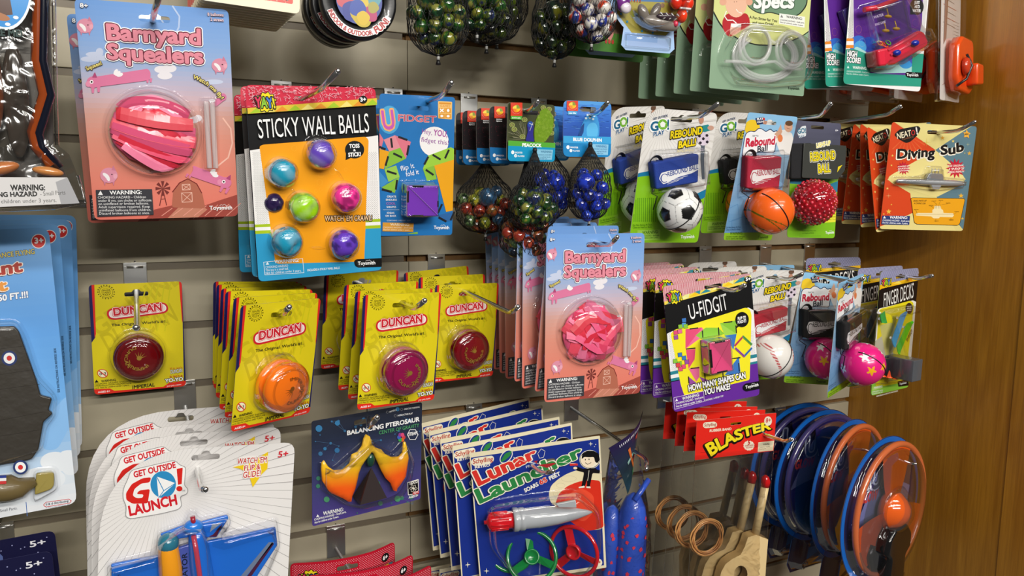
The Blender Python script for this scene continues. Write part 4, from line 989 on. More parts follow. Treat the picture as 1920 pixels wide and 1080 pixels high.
def gp_card():
    f = lay('rebound', 1100, 180, 3.6); hu = f(640, 160); c = Card(112, 178, 5, base='e6e3df', holes=[slot(hu[0], hu[1], 34, 6, 3)], outline=rnd_poly([(0, 0), (112, 0), (112, 178), (0, 178)], [30, 8, 6, 6]), f=f)
    for i in range(46): a = 2*PI*i/46; c.raw([f(*p) for p in ((500+math.cos(a)*60, 210+math.sin(a)*60), (500+math.cos(a-.02)*520, 210+math.sin(a-.02)*520), (500+math.cos(a+.02)*520, 210+math.sin(a+.02)*520))], 'd9d5d0', clip=True)
    c.poly([(270, 545), (345, 520), (450, 500), (540, 540), (620, 640), (700, 680), (860, 600), (860, 640), (740, 720), (600, 690), (450, 540), (270, 600)], '1c7ba6', rnd=8)
    c.poly([(250, 575), (345, 545), (440, 535), (530, 580), (620, 690), (700, 730), (860, 655), (800, 1010), (240, 1020)], '86c21c', rnd=8)
    dots(c, 318, 690, 470, 850, 13, .7, '4c8c14', shift=False)
    for x, col, k, o in ((0, 'f6f6f6', 'p', None),): c.text('GO!', (424, 240), (556, 225), 62, col, k='p'); 
    c.oval(512, 192, 40, 42, 'f6f6f6'); c.text('G', (428, 238), (486, 230), 58, '1a6288', k='h'); c.oval(512, 192, 33, 36, '74b434'); c.oval(512, 192, 17, 19, 'f2f4ec'); c.star(512, 192, 28, 'f2f4ec', n=5, k=.25); c.text('!', (540, 226), (556, 224), 62, '1a6288', k='h')
    c.text('GET OUTSIDE', (446, 163), (545, 138), 14, '1c3c64', k='b', slant=.1); c.text('PLAY', (447, 272), (521, 256), 26, '1c5484', k='h', slant=.1, out=('p', 'f6f6f6'))
    c.poly([(760, 205), (820, 190), (835, 230), (790, 245), (800, 330), (770, 340), (752, 250)], '2c8c90', rnd=2); c.poly([(770, 330), (796, 330), (790, 420), (795, 560), (778, 560), (768, 430)], '5c6470'); c.oval(772, 160, 17, 28, 'c08c74', n=16); c.oval(775, 118, 22, 20, '6c5040', n=16); c.oval(835, 215, 22, 16, 'c89c88', n=12)
    c.oval(785, 288, 42, 46, 'ded0e0'); 
    for dx, dy in ((0, 0), (-26, -18), (24, -22), (-20, 28), (26, 22)): c.oval(785+dx, 288+dy, 11, 11, '2c2430', n=5)
    c.text('REBOUND', (560, 288), (778, 254), 46, 'f4d81c', k='h', out=[('p', '1c1c14')], slant=.12); c.text('BALL!', (614, 352), (735, 330), 42, 'f4d81c', k='h', out=[('p', '1c1c14')], slant=.12)
    c.text('Do Not Swing At Face,', (308, 878), (440, 872), 12, '3c7010', k='n'); c.text('Close to Head or Body.', (308, 893), (440, 888), 12, '3c7010', k='n')
    c.poly([(340, 905), (495, 900), (492, 970), (335, 978)], 'a0d04c'); c.text('WARNING:', (372, 932), (480, 925), 20, '3c6c18', k='b'); c.text('CHOKING HAZARD - Small parts', (345, 950), (486, 944), 10, '3c6c18'); c.text('Not for children under 3 years.', (345, 964), (480, 958), 10, '3c6c18')
    smith(c, (630, 960), (724, 958), 20)
    return c, f
def neon_card():
    f = lay('neon', 1100, 180, 3.6); hu = f(1235, 182); c = Card(90, 181, 4, base='8fc0e4', holes=[slot(hu[0], hu[1], 24, 5, 2)], f=f, edge='c8dcec')
    c.grad([(0, '8cc4ec'), (.3, 'a4c8e4'), (.5, '88b0d4'), (.85, '6c9cc8'), (1, '6c9cc8')], n=14)
    for x, y, w_ in ((960, 760, 60), (1020, 600, 50), (980, 840, 90), (1120, 860, 80)): c.line([(x, y), (x+w_, y-30), (x+w_+10, y+70), (x, y+90)], .6, '4c84b8', True)
    c.oval(1118, 215, 52, 56, 'f2cc30', n=20)
    cl = [(1045, 410), (1060, 300), (1072, 250), (1105, 232), (1135, 240), (1160, 212), (1190, 222), (1210, 240), (1240, 216), (1262, 240), (1285, 228), (1300, 262), (1280, 320), (1270, 385), (1170, 380), (1120, 390), (1080, 420)]
    c.poly(cl, '1c2c5c', rnd=4); c.poly(inset(cl, 5), 'f6f6f8', rnd=4)
    c.poly([(1275, 300), (1300, 240), (1330, 225), (1385, 250), (1398, 300), (1380, 400), (1310, 395), (1290, 345)], 'f0ece8', rnd=3); c.oval(1362, 208, 28, 36, 'd8a88c'); c.oval(1366, 184, 26, 18, '6c4c34'); c.line([(1350, 215), (1372, 222)], .5, '803028'); c.poly([(1275, 290), (1268, 255), (1290, 235), (1310, 190), (1320, 240), (1306, 270)], 'd8a88c'); c.oval(1306, 285, 17, 26, 'e88450')
    c.poly([(1138, 150), (1195, 140), (1205, 185), (1150, 195)], '182c58', rnd=1); c.text('PLAY', (1148, 165), (1192, 158), 14, 'ffffff', k='h'); c.text('VISIONS', (1148, 184), (1196, 177), 12, 'ffffff', k='b'); c.oval(1196, 155, 8, 8, 'd83030', n=10)
    c.text('neon', (1116, 276), (1158, 276), 18, '303848', k='n'); c.text('Rebound', (1068, 342), (1270, 324), 50, 'cc2c48', k='h', out=('p', 'ffffff'), jit=.05); c.text('Rebound', (1068, 342), (1270, 324), 50, 'cc2c48', k='h', jit=0); c.text('Ball', (1148, 380), (1222, 368), 38, '202430', k='b')
    c.poly([(890, 925), (1250, 918), (1300, 1020), (880, 1020)], '90c228'); c.text('WARNING:', (966, 936), (1052, 934), 16, '26440c', k='b'); c.text('CHOKING HAZARD - Small parts', (938, 955), (1065, 953), 9, '26440c'); c.text('Not for children under 3 years.', (938, 968), (1055, 966), 9, '26440c')
    c.text('Do Not Swing At Face,', (940, 893), (1040, 888), 11, '305880', k='n'); c.text('Close to Head or Body.', (938, 908), (1038, 904), 11, '305880', k='n'); smith(c, (1155, 962), (1224, 960), 17, '1c2c14')
    return c, f
def wristband(parent, W, pts, col, txt=True, q0=2, q1=15, lay_=None):
    m = MB(W/2, 0); m.extr(pts, q0, q1, col, 2.2, rnd=3); wb = m.build('wristband', CLOTH, parent)
    a, b, d = Vector(pts[0]), Vector(pts[1]), Vector(pts[3]); e, g = b-a, d-a
    c = bare(W, f=lambda x, y, q=0: tuple(a+e*x+g*y), q=q1+.15)
    c.poly([(.08, .62), (.14, .42), (.28, .40), (.6, .42), (.97, .36), (.98, .55), (.8, .66), (.5, .7), (.3, .8), (.16, .86)], 'f4f4f4', rnd=2)
    c.text('REBOUND BALL', (.26, .60), (.95, .54), .16, col if col != '141416' else '141416', k='b', slant=.1)
    c.ring(.2, .64, .09, .17, .025, col, a0=1, a1=5.6, n=16)
    for i in range(3): c.line([(.25, .78+.05*i), (.7-.1*i, .72+.05*i)], .5, 'f4f4f4')
    c.mb.build('band_print', PAPER, wb); return wb
def rebound_pack(key, label, style, ball, band, group='wrist rebound ball cards', full=True):
    t = place(thing('rebound_ball_card', label, 'ball toy', group), key)
    if style not in BALLS:
        c, f = (gp_card if style == 'gp' else neon_card)(); BALLS[style] = (c.mb.mesh('backing_card', PAPER), f, c.w)
    me, f, W = BALLS[style]; mesh_part(me, 'backing_card', t)
    if not full: return t
    bk = (style, ball, band)
    if bk in BALLS:
        for ch in BALLS[bk]: copy_tree(ch, t)
        return t
    if style == 'gp': P = [f(450, 452, 15), f(760, 392, 15), f(755, 585, 15), f(470, 632, 15)]; bc = (625, 770, 157); sh = [(440, 370), (800, 350), (810, 600), (450, 660)]
    else: P = [f(1092, 410, 15), f(1322, 410, 15), f(1300, 640, 15), f(1080, 625, 15)]; bc = (1237, 778, 152); sh = [(1075, 395), (1345, 370), (1330, 620), (1060, 640)]
    wb = wristband(t, W, P, band); q = 27; uv = f(bc[0], bc[1], q); r = rad(f, bc[0], bc[1], bc[2], q)*(.97 if ball == 'baseball' else .88)
    bo = mesh_part(ball_mesh(ball, r), 'ball', t, mm(uv[0], uv[1], q+1, W), (.2, 0, .3))
    m = MB(W/2, 0); cu, cv = uv; n = 24; nx = Vector((.55, -.8, .0)).normalized() if style == 'gp' else Vector((.65, .75, 0)).normalized(); ax = nx
    m.tube([(cu+ax.x*(r+.4)*math.cos(a)+0, cv+ax.y*(r+.4)*math.cos(a), q+1+(r+.4)*math.sin(a)) for a in [PI*i/n for i in range(n+1)]], .8, '141416', n=6)
    m.build('elastic', SOFT, t)
    m = MB(W/2, 0)
    for k in range(4): m.tube([(P[0][0]+8+math.cos(a)*(8+k*.8), P[0][1]+2-math.sin(a)*(9+k*.8), 7+k) for a in [PI*i/10*.95 for i in range(11)]], .7, '101012', n=6)
    m.build('cord', SOFT, t); m = MB(W/2, 0); x0, y0 = P[3]; m.tube([(x0+2, y0-6, 9), (x0-3, y0+6, 10), (cu-r*.9, cv-r*.5, 12), (cu-r*1.02, cv+r*.1, 12)], .8, '101012', n=6)
    m.build('cord', SOFT, t)
    m = MB(W/2, 0); m.shell([f(*p, 4) for p in sh], 17, .05, rnd=5, lip=2); bl = m.build('blister', CLEAR, t)
    m = MB(W/2, 0); b0 = f(bc[0], bc[1], q); m.dome(b0[0], b0[1], r+1.5, 20, lip=3, flat=3.0); m.build('blister_ring', CLEAR, bl) if False else None
    BALLS[bk] = [ch for ch in CHILD(t) if ch.name.split('.')[0] in ('wristband', 'ball', 'elastic', 'cord', 'blister')]
    return t
def light_pack():
    f = lay('light', 1460, 180, 3.6); hu = f(262, 212); c = Card(88, 176, 5, base='4a4a5e', holes=[slot(hu[0], hu[1], 24, 5, 0)], f=f, edge='585868')
    c.grad([(0, '54546a'), (.25, '484a5a'), (.42, '4c5c44'), (.52, '7cb424'), (.8, '84c41c'), (1, '7cbc20')], n=22)
    c.poly([(70, 520), (160, 500), (230, 560), (330, 600), (440, 560), (430, 640), (330, 660), (200, 600), (60, 590)], '2c7c9c', rnd=6)
    c.poly([(155, 205), (185, 200), (185, 270), (140, 285), (125, 245)], 'd8dce0', rnd=2); c.text('GO!', (128, 255), (186, 248), 32, '2c6c88', k='h'); c.text('PLAY', (134, 282), (172, 278), 14, '2c5c80', k='b'); c.text('6+', (382, 238), (402, 240), 14, 'e8e8f0', k='b')
    c.poly([(315, 790), (395, 785), (392, 850), (312, 855)], 'e8e43c'); c.text('WATCH THE BALL', (318, 805), (390, 802), 9, '3c3c1c', k='n'); c.text('AS IT FLASHES', (318, 822), (388, 819), 9, '3c3c1c', k='n'); c.text('Back to You!', (318, 838), (386, 836), 9, '3c3c1c', k='n')
    c.text('Do Not Swing At Face, Close', (160, 915), (252, 912), 8, '2c5c10', k='n'); c.text('to Head or Body.', (160, 930), (240, 928), 8, '2c5c10', k='n'); c.line([(140, 946), (285, 944)], .4, '2c5c10'); smith(c, (316, 930), (374, 928), 16)
    t = place(thing('rebound_ball_card', 'dark card with a beaded red light-up ball and yellow lettered sticker', 'ball toy', 'wrist rebound ball cards'), 'light1'); c.done('backing_card', t)
    P = [f(168, 318, 16), f(442, 318, 16), f(442, 450, 16), (0, 0), f(168, 565, 16)]; a, b = f(168, 318, 16), f(442, 565, 16)
    m = MB(44, 0); m.extr([f(88, 320, 15), f(230, 316, 15), f(230, 560, 15), f(88, 560, 15)], 2, 14, '141418', 2, rnd=3); m.build('wristband', CLOTH, t)
    m = MB(44, 0); m.extr([a, (b[0], a[1]), (b[0], b[1]-14), (b[0]-12, b[1]), (a[0], b[1])], 14.5, 17, '3a3c38', .6, rnd=2.5); lb = m.build('sticker', PAPER, t)
    c2 = bare(88, f=lambda x, y, q=0: f(x, y, 17), q=17.1); c2.text('LIGHT-UP', (255, 350), (350, 330), 28, 'e8d81c', k='b', out=('p', 'f4f4e8'), slant=.1)
    for tt, A, B, h in (('REBOUND', (212, 440), (385, 425), 56), ('BALL', (265, 520), (350, 512), 56)): c2.text(tt, A, B, h, 'f0e01c', k='h', out=('p', 'f8f8f0')); c2.text(tt, A, B, h, 'f0e01c', k='b', out=('o', '6c641c')); c2.text(tt, A, B, h, 'f0dc1c', k='b')
    c2.poly([(430, 465), (395, 515), (400, 478)], 'e8d01c'); c2.mb.build('sticker_print', PAPER, lb)
    q = 26; uv = f(232, 718, q); r = rad(f, 232, 718, 142, q); m = MB(44, 0); R = random.Random(8)
    m.ell(uv[0], uv[1], q, r*.97, r*.97, r*.95, 'a00a1c', 40, 24)
    n = 260; cols = ('c80e28', 'a80a20', 'd82038', '8c0818', 'e03048')
    for i in range(n):
        z = 1-2*(i+.5)/n; a = i*2.39996; s_ = math.sqrt(1-z*z)
        if math.sin(a)*s_ < -.3: continue
        m.ell(uv[0]+math.cos(a)*s_*r*.95, uv[1]+z*r*.95, q+math.sin(a)*s_*r*.93, 2.5, 2.5, 2.5, cols[R.randrange(5)], 8, 6)
    m.build('ball', mat('gel_bead', .08, coat=1, spec=.8), t)
    return t

# ================================================ diving submarine
def diving_card():
    f = lay('diving', 1640, 220, 4.91); hu = f(547, 138); c = Card(151, 168, 5, base='e2d488', holes=[slot(hu[0], hu[1], 24, 6, 0)], f=f, edge='b08058')
    c.poly([(100, -20), (183, 45), (560, 300), (130, 560), (120, 575), (330, 700), (350, 900), (60, 1010), (-40, 1010), (-20, 500)], 'd8471c'); c.poly([(183, 45), (240, 90), (560, 300), (130, 560), (110, 560), (150, 200)], 'd8471c')
    for i in range(24): a = 2*PI*i/24; c.raw([f(*p) for p in ((300+math.cos(a)*40, 160+math.sin(a)*40), (300+math.cos(a-.035)*190, 160+math.sin(a-.035)*190), (300+math.cos(a+.035)*190, 160+math.sin(a+.035)*190))], 'e06030', clip=True) if 0 < a < 2.6 else None
    c.poly([(183, 40), (1000, 40), (560, 300)], 'e2d488'); c.poly([(900, 75), (1000, 40), (1000, 1100), (820, 1040), (560, 720), (840, 570), (560, 300)], '5d7f8d')
    c.poly([(128, 550), (170, 520), (560, 300), (800, 510), (838, 575), (800, 620), (560, 740), (180, 620), (130, 580)], 'e8d98e', rnd=6)
    c.poly([(40, 1010), (330, 890), (560, 740), (760, 1060), (60, 1060)], 'e8d98e'); c.poly([(0, 700), (330, 740), (350, 880), (50, 985), (0, 985)], 'd8471c')
    R = random.Random(3)
    for x, y, r_, col in ((625, 190, 20, 'e8a428'), (722, 220, 16, 'e4cc64'), (872, 332, 22, 'dca83c'), (165, 353, 13, 'eec860'), (155, 442, 11, 'eec860'), (118, 655, 13, 'f0d070'), (130, 868, 26, 'f0c048'), (155, 803, 9, 'f0c048'), (85, 890, 10, 'f0c048'), (795, 722, 26, 'e8b43c'), (808, 932, 14, 'e0b848'), (830, 330, 7, 'e8d060')): c.star(x, y, r_, col)
    for x, y, r_, col in ((478, 230, 44, 'd8b850'), (858, 250, 22, 'd0d4a0'), (128, 722, 30, 'f0b878')): c.star(x, y, r_, col, n=4, k=.08)
    c.poly([(178, 160), (230, 110), (400, 78), (425, 100), (395, 165), (330, 225), (290, 238), (220, 200)], '15100e', rnd=4)
    c.text('NEAT', (205, 200), (338, 168), 52, 'ece0c0', k='b', jit=.03); c.text('O', (338, 170), (376, 160), 46, 'c83028', k='b'); c.text('!', (384, 158), (402, 152), 62, 'ece8e0', k='h'); c.text('CLASSICS', (252, 210), (358, 185), 14, 'a0603c', k='n')
    for t, A, B, h in (('Diving', (200, 378), (548, 364), 82), ('Sub', (606, 345), (822, 312), 80)):
        c.text(t, (A[0]-5, A[1]+6), (B[0]-5, B[1]+6), h, 'f6efdc', k='o', wave=(0, -.06, .02, -.05, .04, 0)); c.text(t, A, B, h, '14100e', k='h', wave=(0, -.06, .02, -.05, .04, 0))
    for x, y, r1, T in ((265, 468, 62, ('POWERED BY', 'BAKING', 'POWDER!')), (745, 470, 88, ('THE ORIGINAL', "1950'S", 'CEREAL PREMIUM'))):
        c.poly([(x+math.cos(PI*i/13)*r1*(1.05 if i % 2 else .6), y+math.sin(PI*i/13)*r1*(1.05 if i % 2 else .62)) for i in range(26)], 'c42038')
        for i, tt in enumerate(T): c.text(tt, (x-r1*.85, y-r1*.2+i*r1*.32+6), (x+r1*.85, y-r1*.2+i*r1*.32-2), r1*.2, 'f8ece0', k='b', slant=.15)
    c.poly([(848, 180), (820, 185), (828, 155), (812, 140), (836, 137), (845, 112), (858, 137), (882, 148), (864, 162), (868, 192)], 'f0b040'); c.text('6+', (832, 163), (864, 163), 18, '30200c', k='h')
    p = [(330, 745), (345, 738), (822, 745), (832, 760), (785, 978), (765, 996), (385, 985), (362, 970)]; c.poly(p, '1c140c', rnd=2); c.poly(inset(p, 4), 'eda61a', rnd=2)
    c.text('BASIC PARTS OF', (355, 775), (475, 775), 14, '30200c', k='b', slant=.15); c.text('A DIVING SUB', (360, 798), (465, 800), 14, '30200c', k='b', slant=.15)
    c.poly([(375, 895), (390, 880), (530, 880), (530, 850), (545, 845), (550, 815), (605, 815), (612, 845), (628, 852), (632, 880), (720, 882), (730, 900), (715, 920), (600, 916), (590, 930), (540, 930), (520, 912), (385, 905)], 'f4e2b0', rnd=1)
    for i in range(4): c.line([(556+i*14, 840), (558+i*14, 805-6*(i % 2))], .5, '806020')
    c.line([(378, 893), (725, 893)], .4, 'a88c40')
    for a, b, t in (((572, 800), (540, 778), 'MAST'), ((590, 800), (605, 770), 'PERISCOPE'), ((615, 805), (672, 795), 'RAILING'), ((540, 830), (515, 818), 'BRIDGE'), ((390, 885), (378, 855), 'PROW'), ((725, 895), (750, 875), 'FINS'), ((562, 935), (562, 960), 'VALVE'), ((700, 925), (700, 950), 'RUDDER')): c.line([a, b], .3, '4c3810'); c.text(t, (b[0]-18, b[1]-2), (b[0]+24, b[1]-2), 8, '4c3810', k='n')
    c.poly([(68, 905), (324, 908), (316, 990), (60, 985)], '2c3c78'); c.text('WARNING:', (136, 932), (300, 935), 24, 'ffffff', k='b'); c.text('CHOKING HAZARD - Small parts', (70, 955), (316, 962), 15, 'eef0f4'); c.text('Not for children under 3 years.', (68, 976), (304, 984), 15, 'eef0f4'); c.poly([(75, 930), (88, 907), (102, 930)], 'e8ecf4')
    return c, f
def diving_pack():
    c, f = diving_card(); t = place(thing('toy_submarine_card', 'orange and cream card holding a silver diving submarine, nearest the peg tip', 'toy submarine', 'diving submarine cards'), 'dive1'); c.done('backing_card', t)
    q = 6; a, b = f(195, 592, q), f(825, 605, q); r = (b[0]-a[0])/2; cu, cv = (a[0]+b[0])/2, (a[1]+b[1])/2
    m = MB(75.5, 0); m.lathe(cu, cv, [(.6, -r), (3.2, -r*.96), (4.2, -r*.85), (4.8, -r*.4), (5, 0), (5, r*.6), (4.6, r*.85), (3, r*.96), (.6, r)], 'c8ccd0', n=20, axis='u', cq=q); sub = m.build('submarine', METALP, t)
    m = MB(75.5, 0); d = f(552, 545, q); m.extr([(d[0]-16, d[1]+5), (d[0]-12, d[1]-5), (d[0]+12, d[1]-5), (d[0]+16, d[1]+5)], 2, 9, 'b8c0c8', 1, rnd=3)
    for k in (-6, 0, 6): m.tube([(d[0]+k, d[1]-4, 6), (d[0]+k, d[1]-13, 6)], .8, 'c8ccc8', n=6)
    m.build('conning_tower', METALP, sub); m = MB(75.5, 0); e = f(558, 640, q); m.extr([(e[0]-10, e[1]-4), (e[0]+10, e[1]-4), (e[0]+6, e[1]+4), (e[0]-6, e[1]+4)], 2, 9, 'd0d4d8', 1, rnd=2); m.build('keel_valve', METALP, sub)
    m = MB(75.5, 0); m.shell([(cu-r-3, cv-6), (d[0]-18, cv-8), (d[0]-13, d[1]-15), (d[0]+13, d[1]-15), (d[0]+18, cv-8), (cu+r+3, cv-6), (cu+r+3, cv+6), (e[0]+12, e[1]+5), (e[0]-12, e[1]+5), (cu-r-3, cv+6)], 12, .12, rnd=3, lip=2.5); m.build('blister', CLEAR, t)
    return t
# ================================================ pink folding cube cards
def ufidgit_card():
    f = lay('ufidgit', 1180, 460, 3.375); hu = f(528, 258); c = Card(136, 176, 6, base='0c0c0e', holes=[slot(hu[0], hu[1], 26, 5, 0)], f=f, edge='7030a0')
    c.poly([(150, 100), (820, 100), (820, 205), (765, 200), (210, 372), (150, 380)], 'c8304c')
    for i in range(92):
        x = 196+i*6.6; c.raw([f(*p) for p in ((x+12, 130), (x+15, 130), (x-8, 430), (x-11, 430))], 'f3dce0', clip=True) 
    c.poly([(150, 378), (208, 362), (430, 300), (770, 198), (830, 190), (830, 700), (100, 700)], '0c0c0e')
    top = lambda x: 372-(x-210)*.305; bot = lambda x: 382-(x-210)*.255 if x > 210 else 382
    c.poly([(190, 366), (770, 186), (830, 170), (830, 222), (770, 230), (190, 385)], 'f0d850')
    for i in range(8):
        x = 235+i*70; y0 = 357-(x-210)*.305; c.poly([(x, y0+22), (x+38, y0-10), (x+70, y0+4)], ('2c8c9c', 'f0f0a0', 'f4c820')[i % 3]); c.poly([(x+36, y0-12), (x+72, y0-24), (x+68, y0+2)], ('2c8c9c', 'e8e8a0')[i % 2])
    c.poly([(210, 572), (262, 545), (750, 392), (800, 420), (860, 720), (860, 760), (236, 815)], 'f2f0f0')
    dots(c, 212, 540, 840, 790, 11, .38, '34343c', inside=lambda x, y: (x < 275+(y-560)*.17 or x > 765))
    for y0, y1, col in ((800, 822, '2a8494'), (822, 845, 'f2f0f0'), (845, 862, '2a8494')): c.poly([(225, y0+5), (880, y0-130), (880, y1-130), (225, y1+5)], col)
    c.poly([(230, 872), (880, 728), (900, 900), (820, 950), (260, 1070), (240, 1050)], '662a9c')
    c.poly([(258, 560), (280, 535), (735, 392), (760, 405), (770, 440), (758, 850), (345, 950), (322, 880)], 'f6ea28', rnd=3)
    G, P, B, U = '8cc83c', 'e8507c', '3c78c4', '9c50a8'
    for p, col in (([(352, 530), (458, 518), (352, 655)], P), ([(458, 518), (480, 560), (352, 655)], 'f0709c'), ([(455, 520), (560, 510), (500, 560)], 'f6ea28'), ([(415, 570), (480, 520), (560, 520), (600, 560), (470, 600)], G), ([(570, 492), (675, 472), (675, 560)], G), ([(570, 492), (675, 560), (600, 570)], 'a4d850'), ([(600, 570), (675, 560), (655, 660)], B), ([(355, 660), (415, 655), (410, 720), (372, 780)], P), ([(372, 780), (440, 765), (440, 830), (420, 860)], 'f0709c'), ([(372, 830), (460, 900), (375, 890)], U), ([(600, 820), (690, 700), (700, 810)], B), ([(440, 830), (520, 860), (470, 880)], U), ([(520, 850), (570, 830), (560, 860)], G)): c.poly(p, col)
    for x, y, a, L in ((405, 525, -.12, 50), (620, 485, -.12, 52), (562, 545, 1.5, 50), (460, 560, 1.5, 40), (385, 652, -.1, 56), (672, 530, 1.5, 44), (412, 775, -.1, 52), (475, 830, 1.5, 50), (672, 712, -.1, 50), (690, 770, 1.5, 50), (590, 830, 1.5, 50), (372, 850, 1.5, 40)):
        d = (math.cos(a)*L/2, math.sin(a)*L/2); c.line([(x-d[0], y-d[1]), (x+d[0], y+d[1])], 1.6, '1c1c20')
    def sq(x, y, s_, col): c.poly([(x, y), (x+s_, y-4), (x+s_+3, y+s_-4), (x+3, y+s_)], col); c.line([(x, y), (x+s_, y-4), (x+s_+3, y+s_-4), (x+3, y+s_)], .3, '202028', True)
    for x, y, col in ((328, 462, B), (328, 492, '58a0e0'), (305, 502, G), (338, 500, G), (275, 540, P), (302, 532, 'f0709c'), (277, 570, U), (302, 680, B), (328, 700, B), (272, 720, G), (300, 735, G), (325, 755, P), (345, 725, U), (305, 770, P), (290, 745, 'e04848')): sq(x, y, 26, col)
    for i, (a, b) in enumerate((((665, 632), (715, 575)), ((715, 575), (768, 625)), ((768, 650), (722, 700)), ((722, 700), (668, 650)))): c.line([a, b], 3, ('d84860', '58a850', '3c78c4', '9c50a8')[i]); c.line([a, b], .5, '2c2c34')
    c.text('U-FIDGIT', (378, 470), (622, 402), 92, 'fafafa', k='n', h2=100)
    yay(c, 282, 325, 46, -.1)
    c.oval(745, 215, 22, 20, '0c0c0c'); c.text('5+', (730, 224), (762, 220), 20, 'ffffff', k='h')
    c.oval(708, 468, 42, 48, '0e0e12'); c.poly([(680, 500), (705, 500), (668, 525)], '0e0e12'); c.text('FLIP IT!', (680, 470), (732, 462), 17, 'ffffff', k='h'); c.text('FOLD IT!', (680, 494), (734, 484), 17, 'ffffff', k='h')
    c.text('HOW MANY SHAPES CAN', (370, 922), (732, 836), 36, 'fafafa', k='h', out=('p', '101014')); c.text('YOU MAKE?', (470, 945), (636, 905), 34, 'fafafa', k='h', out=('p', '101014'))
    c.text('CONTAINS 1 U-FIDGIT TOY', (472, 985), (590, 955), 10, 'f4f0f8', k='b')
    c.line([(276, 962), (465, 920), (468, 985), (282, 1035)], .5, 'f0e8f8', True); c.poly([(285, 985), (293, 965), (303, 982)], 'f0e8f8'); c.text('WARNING:', (330, 977), (440, 950), 18, 'fafafa', k='b')
    c.text('CHOKING HAZARD - Small parts', (288, 1005), (463, 963), 12, 'f4f0f8'); c.text('Not for children under 3 years.', (290, 1024), (455, 984), 12, 'f4f0f8')
    c.poly([(712, 890), (728, 872), (860, 848), (870, 895), (735, 922), (715, 912)], '0c0c0e', rnd=2); smith(c, (730, 905), (812, 886), 18)
    return c, f
UFG = {}
def ufidgit_pack(key, label, toy=True):
    t = place(thing('folding_cube_card', label, 'puzzle toy', 'pink folding cube cards'), key)
    if not UFG: c, f = ufidgit_card(); UFG['c'] = c.mb.mesh('backing_card', PAPER); UFG['f'] = f
    mesh_part(UFG['c'], 'backing_card', t); f = UFG['f']
    if not toy: return t
    if 'k' in UFG:
        for ch in UFG['k']: copy_tree(ch, t)
        return t
    q = 26; a, b = f(505, 618, q), f(652, 790, q); cols = ('2450c8', '3c7cf0', '7c50d8', '2ca0d0'); m = MB(68, 0)
    for i in range(4): m.box(a[0], b[0], a[1], b[1], 2+i*5.2, 6.9+i*5.2, cols[i], b=.5)
    cube = m.build('folding_cube', mat('matte_tile', .5), t); m = MB(68, 0); m.box(a[0], b[0], a[1], b[1], 22.6, 27, 'ee5288', b=.7); m.build('front_tile', PLAS, cube)
    c2 = bare(136, q=27.1); c2.line([(a[0]+1, b[1]-1), (b[0]-1, a[1]+1)], .5, 'b02c5c'); c2.mb.build('tile_seam', PLAS, cube)
    for u0, v0, u1, v1 in ((a[0]+8, a[1]-.4, b[0]-8, a[1]+2), (a[0]+8, b[1]-2, b[0]-8, b[1]+.4), (a[0]-1, a[1]+9, a[0]+2.2, b[1]-9)):
        m = MB(68, 0); m.box(u0, u1, v0, v1, 8, 27.5, '141416', b=.3); m.build('hinge', PLAS, cube)
    m = MB(68, 0); m.shell([(a[0]-3, a[1]-3), (b[0]+2, a[1]-3), (b[0]+2, b[1]+2), (a[0]-3, b[1]+2)], 29.5, .03, rnd=2.5, lip=3); m.build('blister', CLEAR, t)
    UFG['k'] = [x for x in CHILD(t) if not x.name.startswith('backing')]; return t

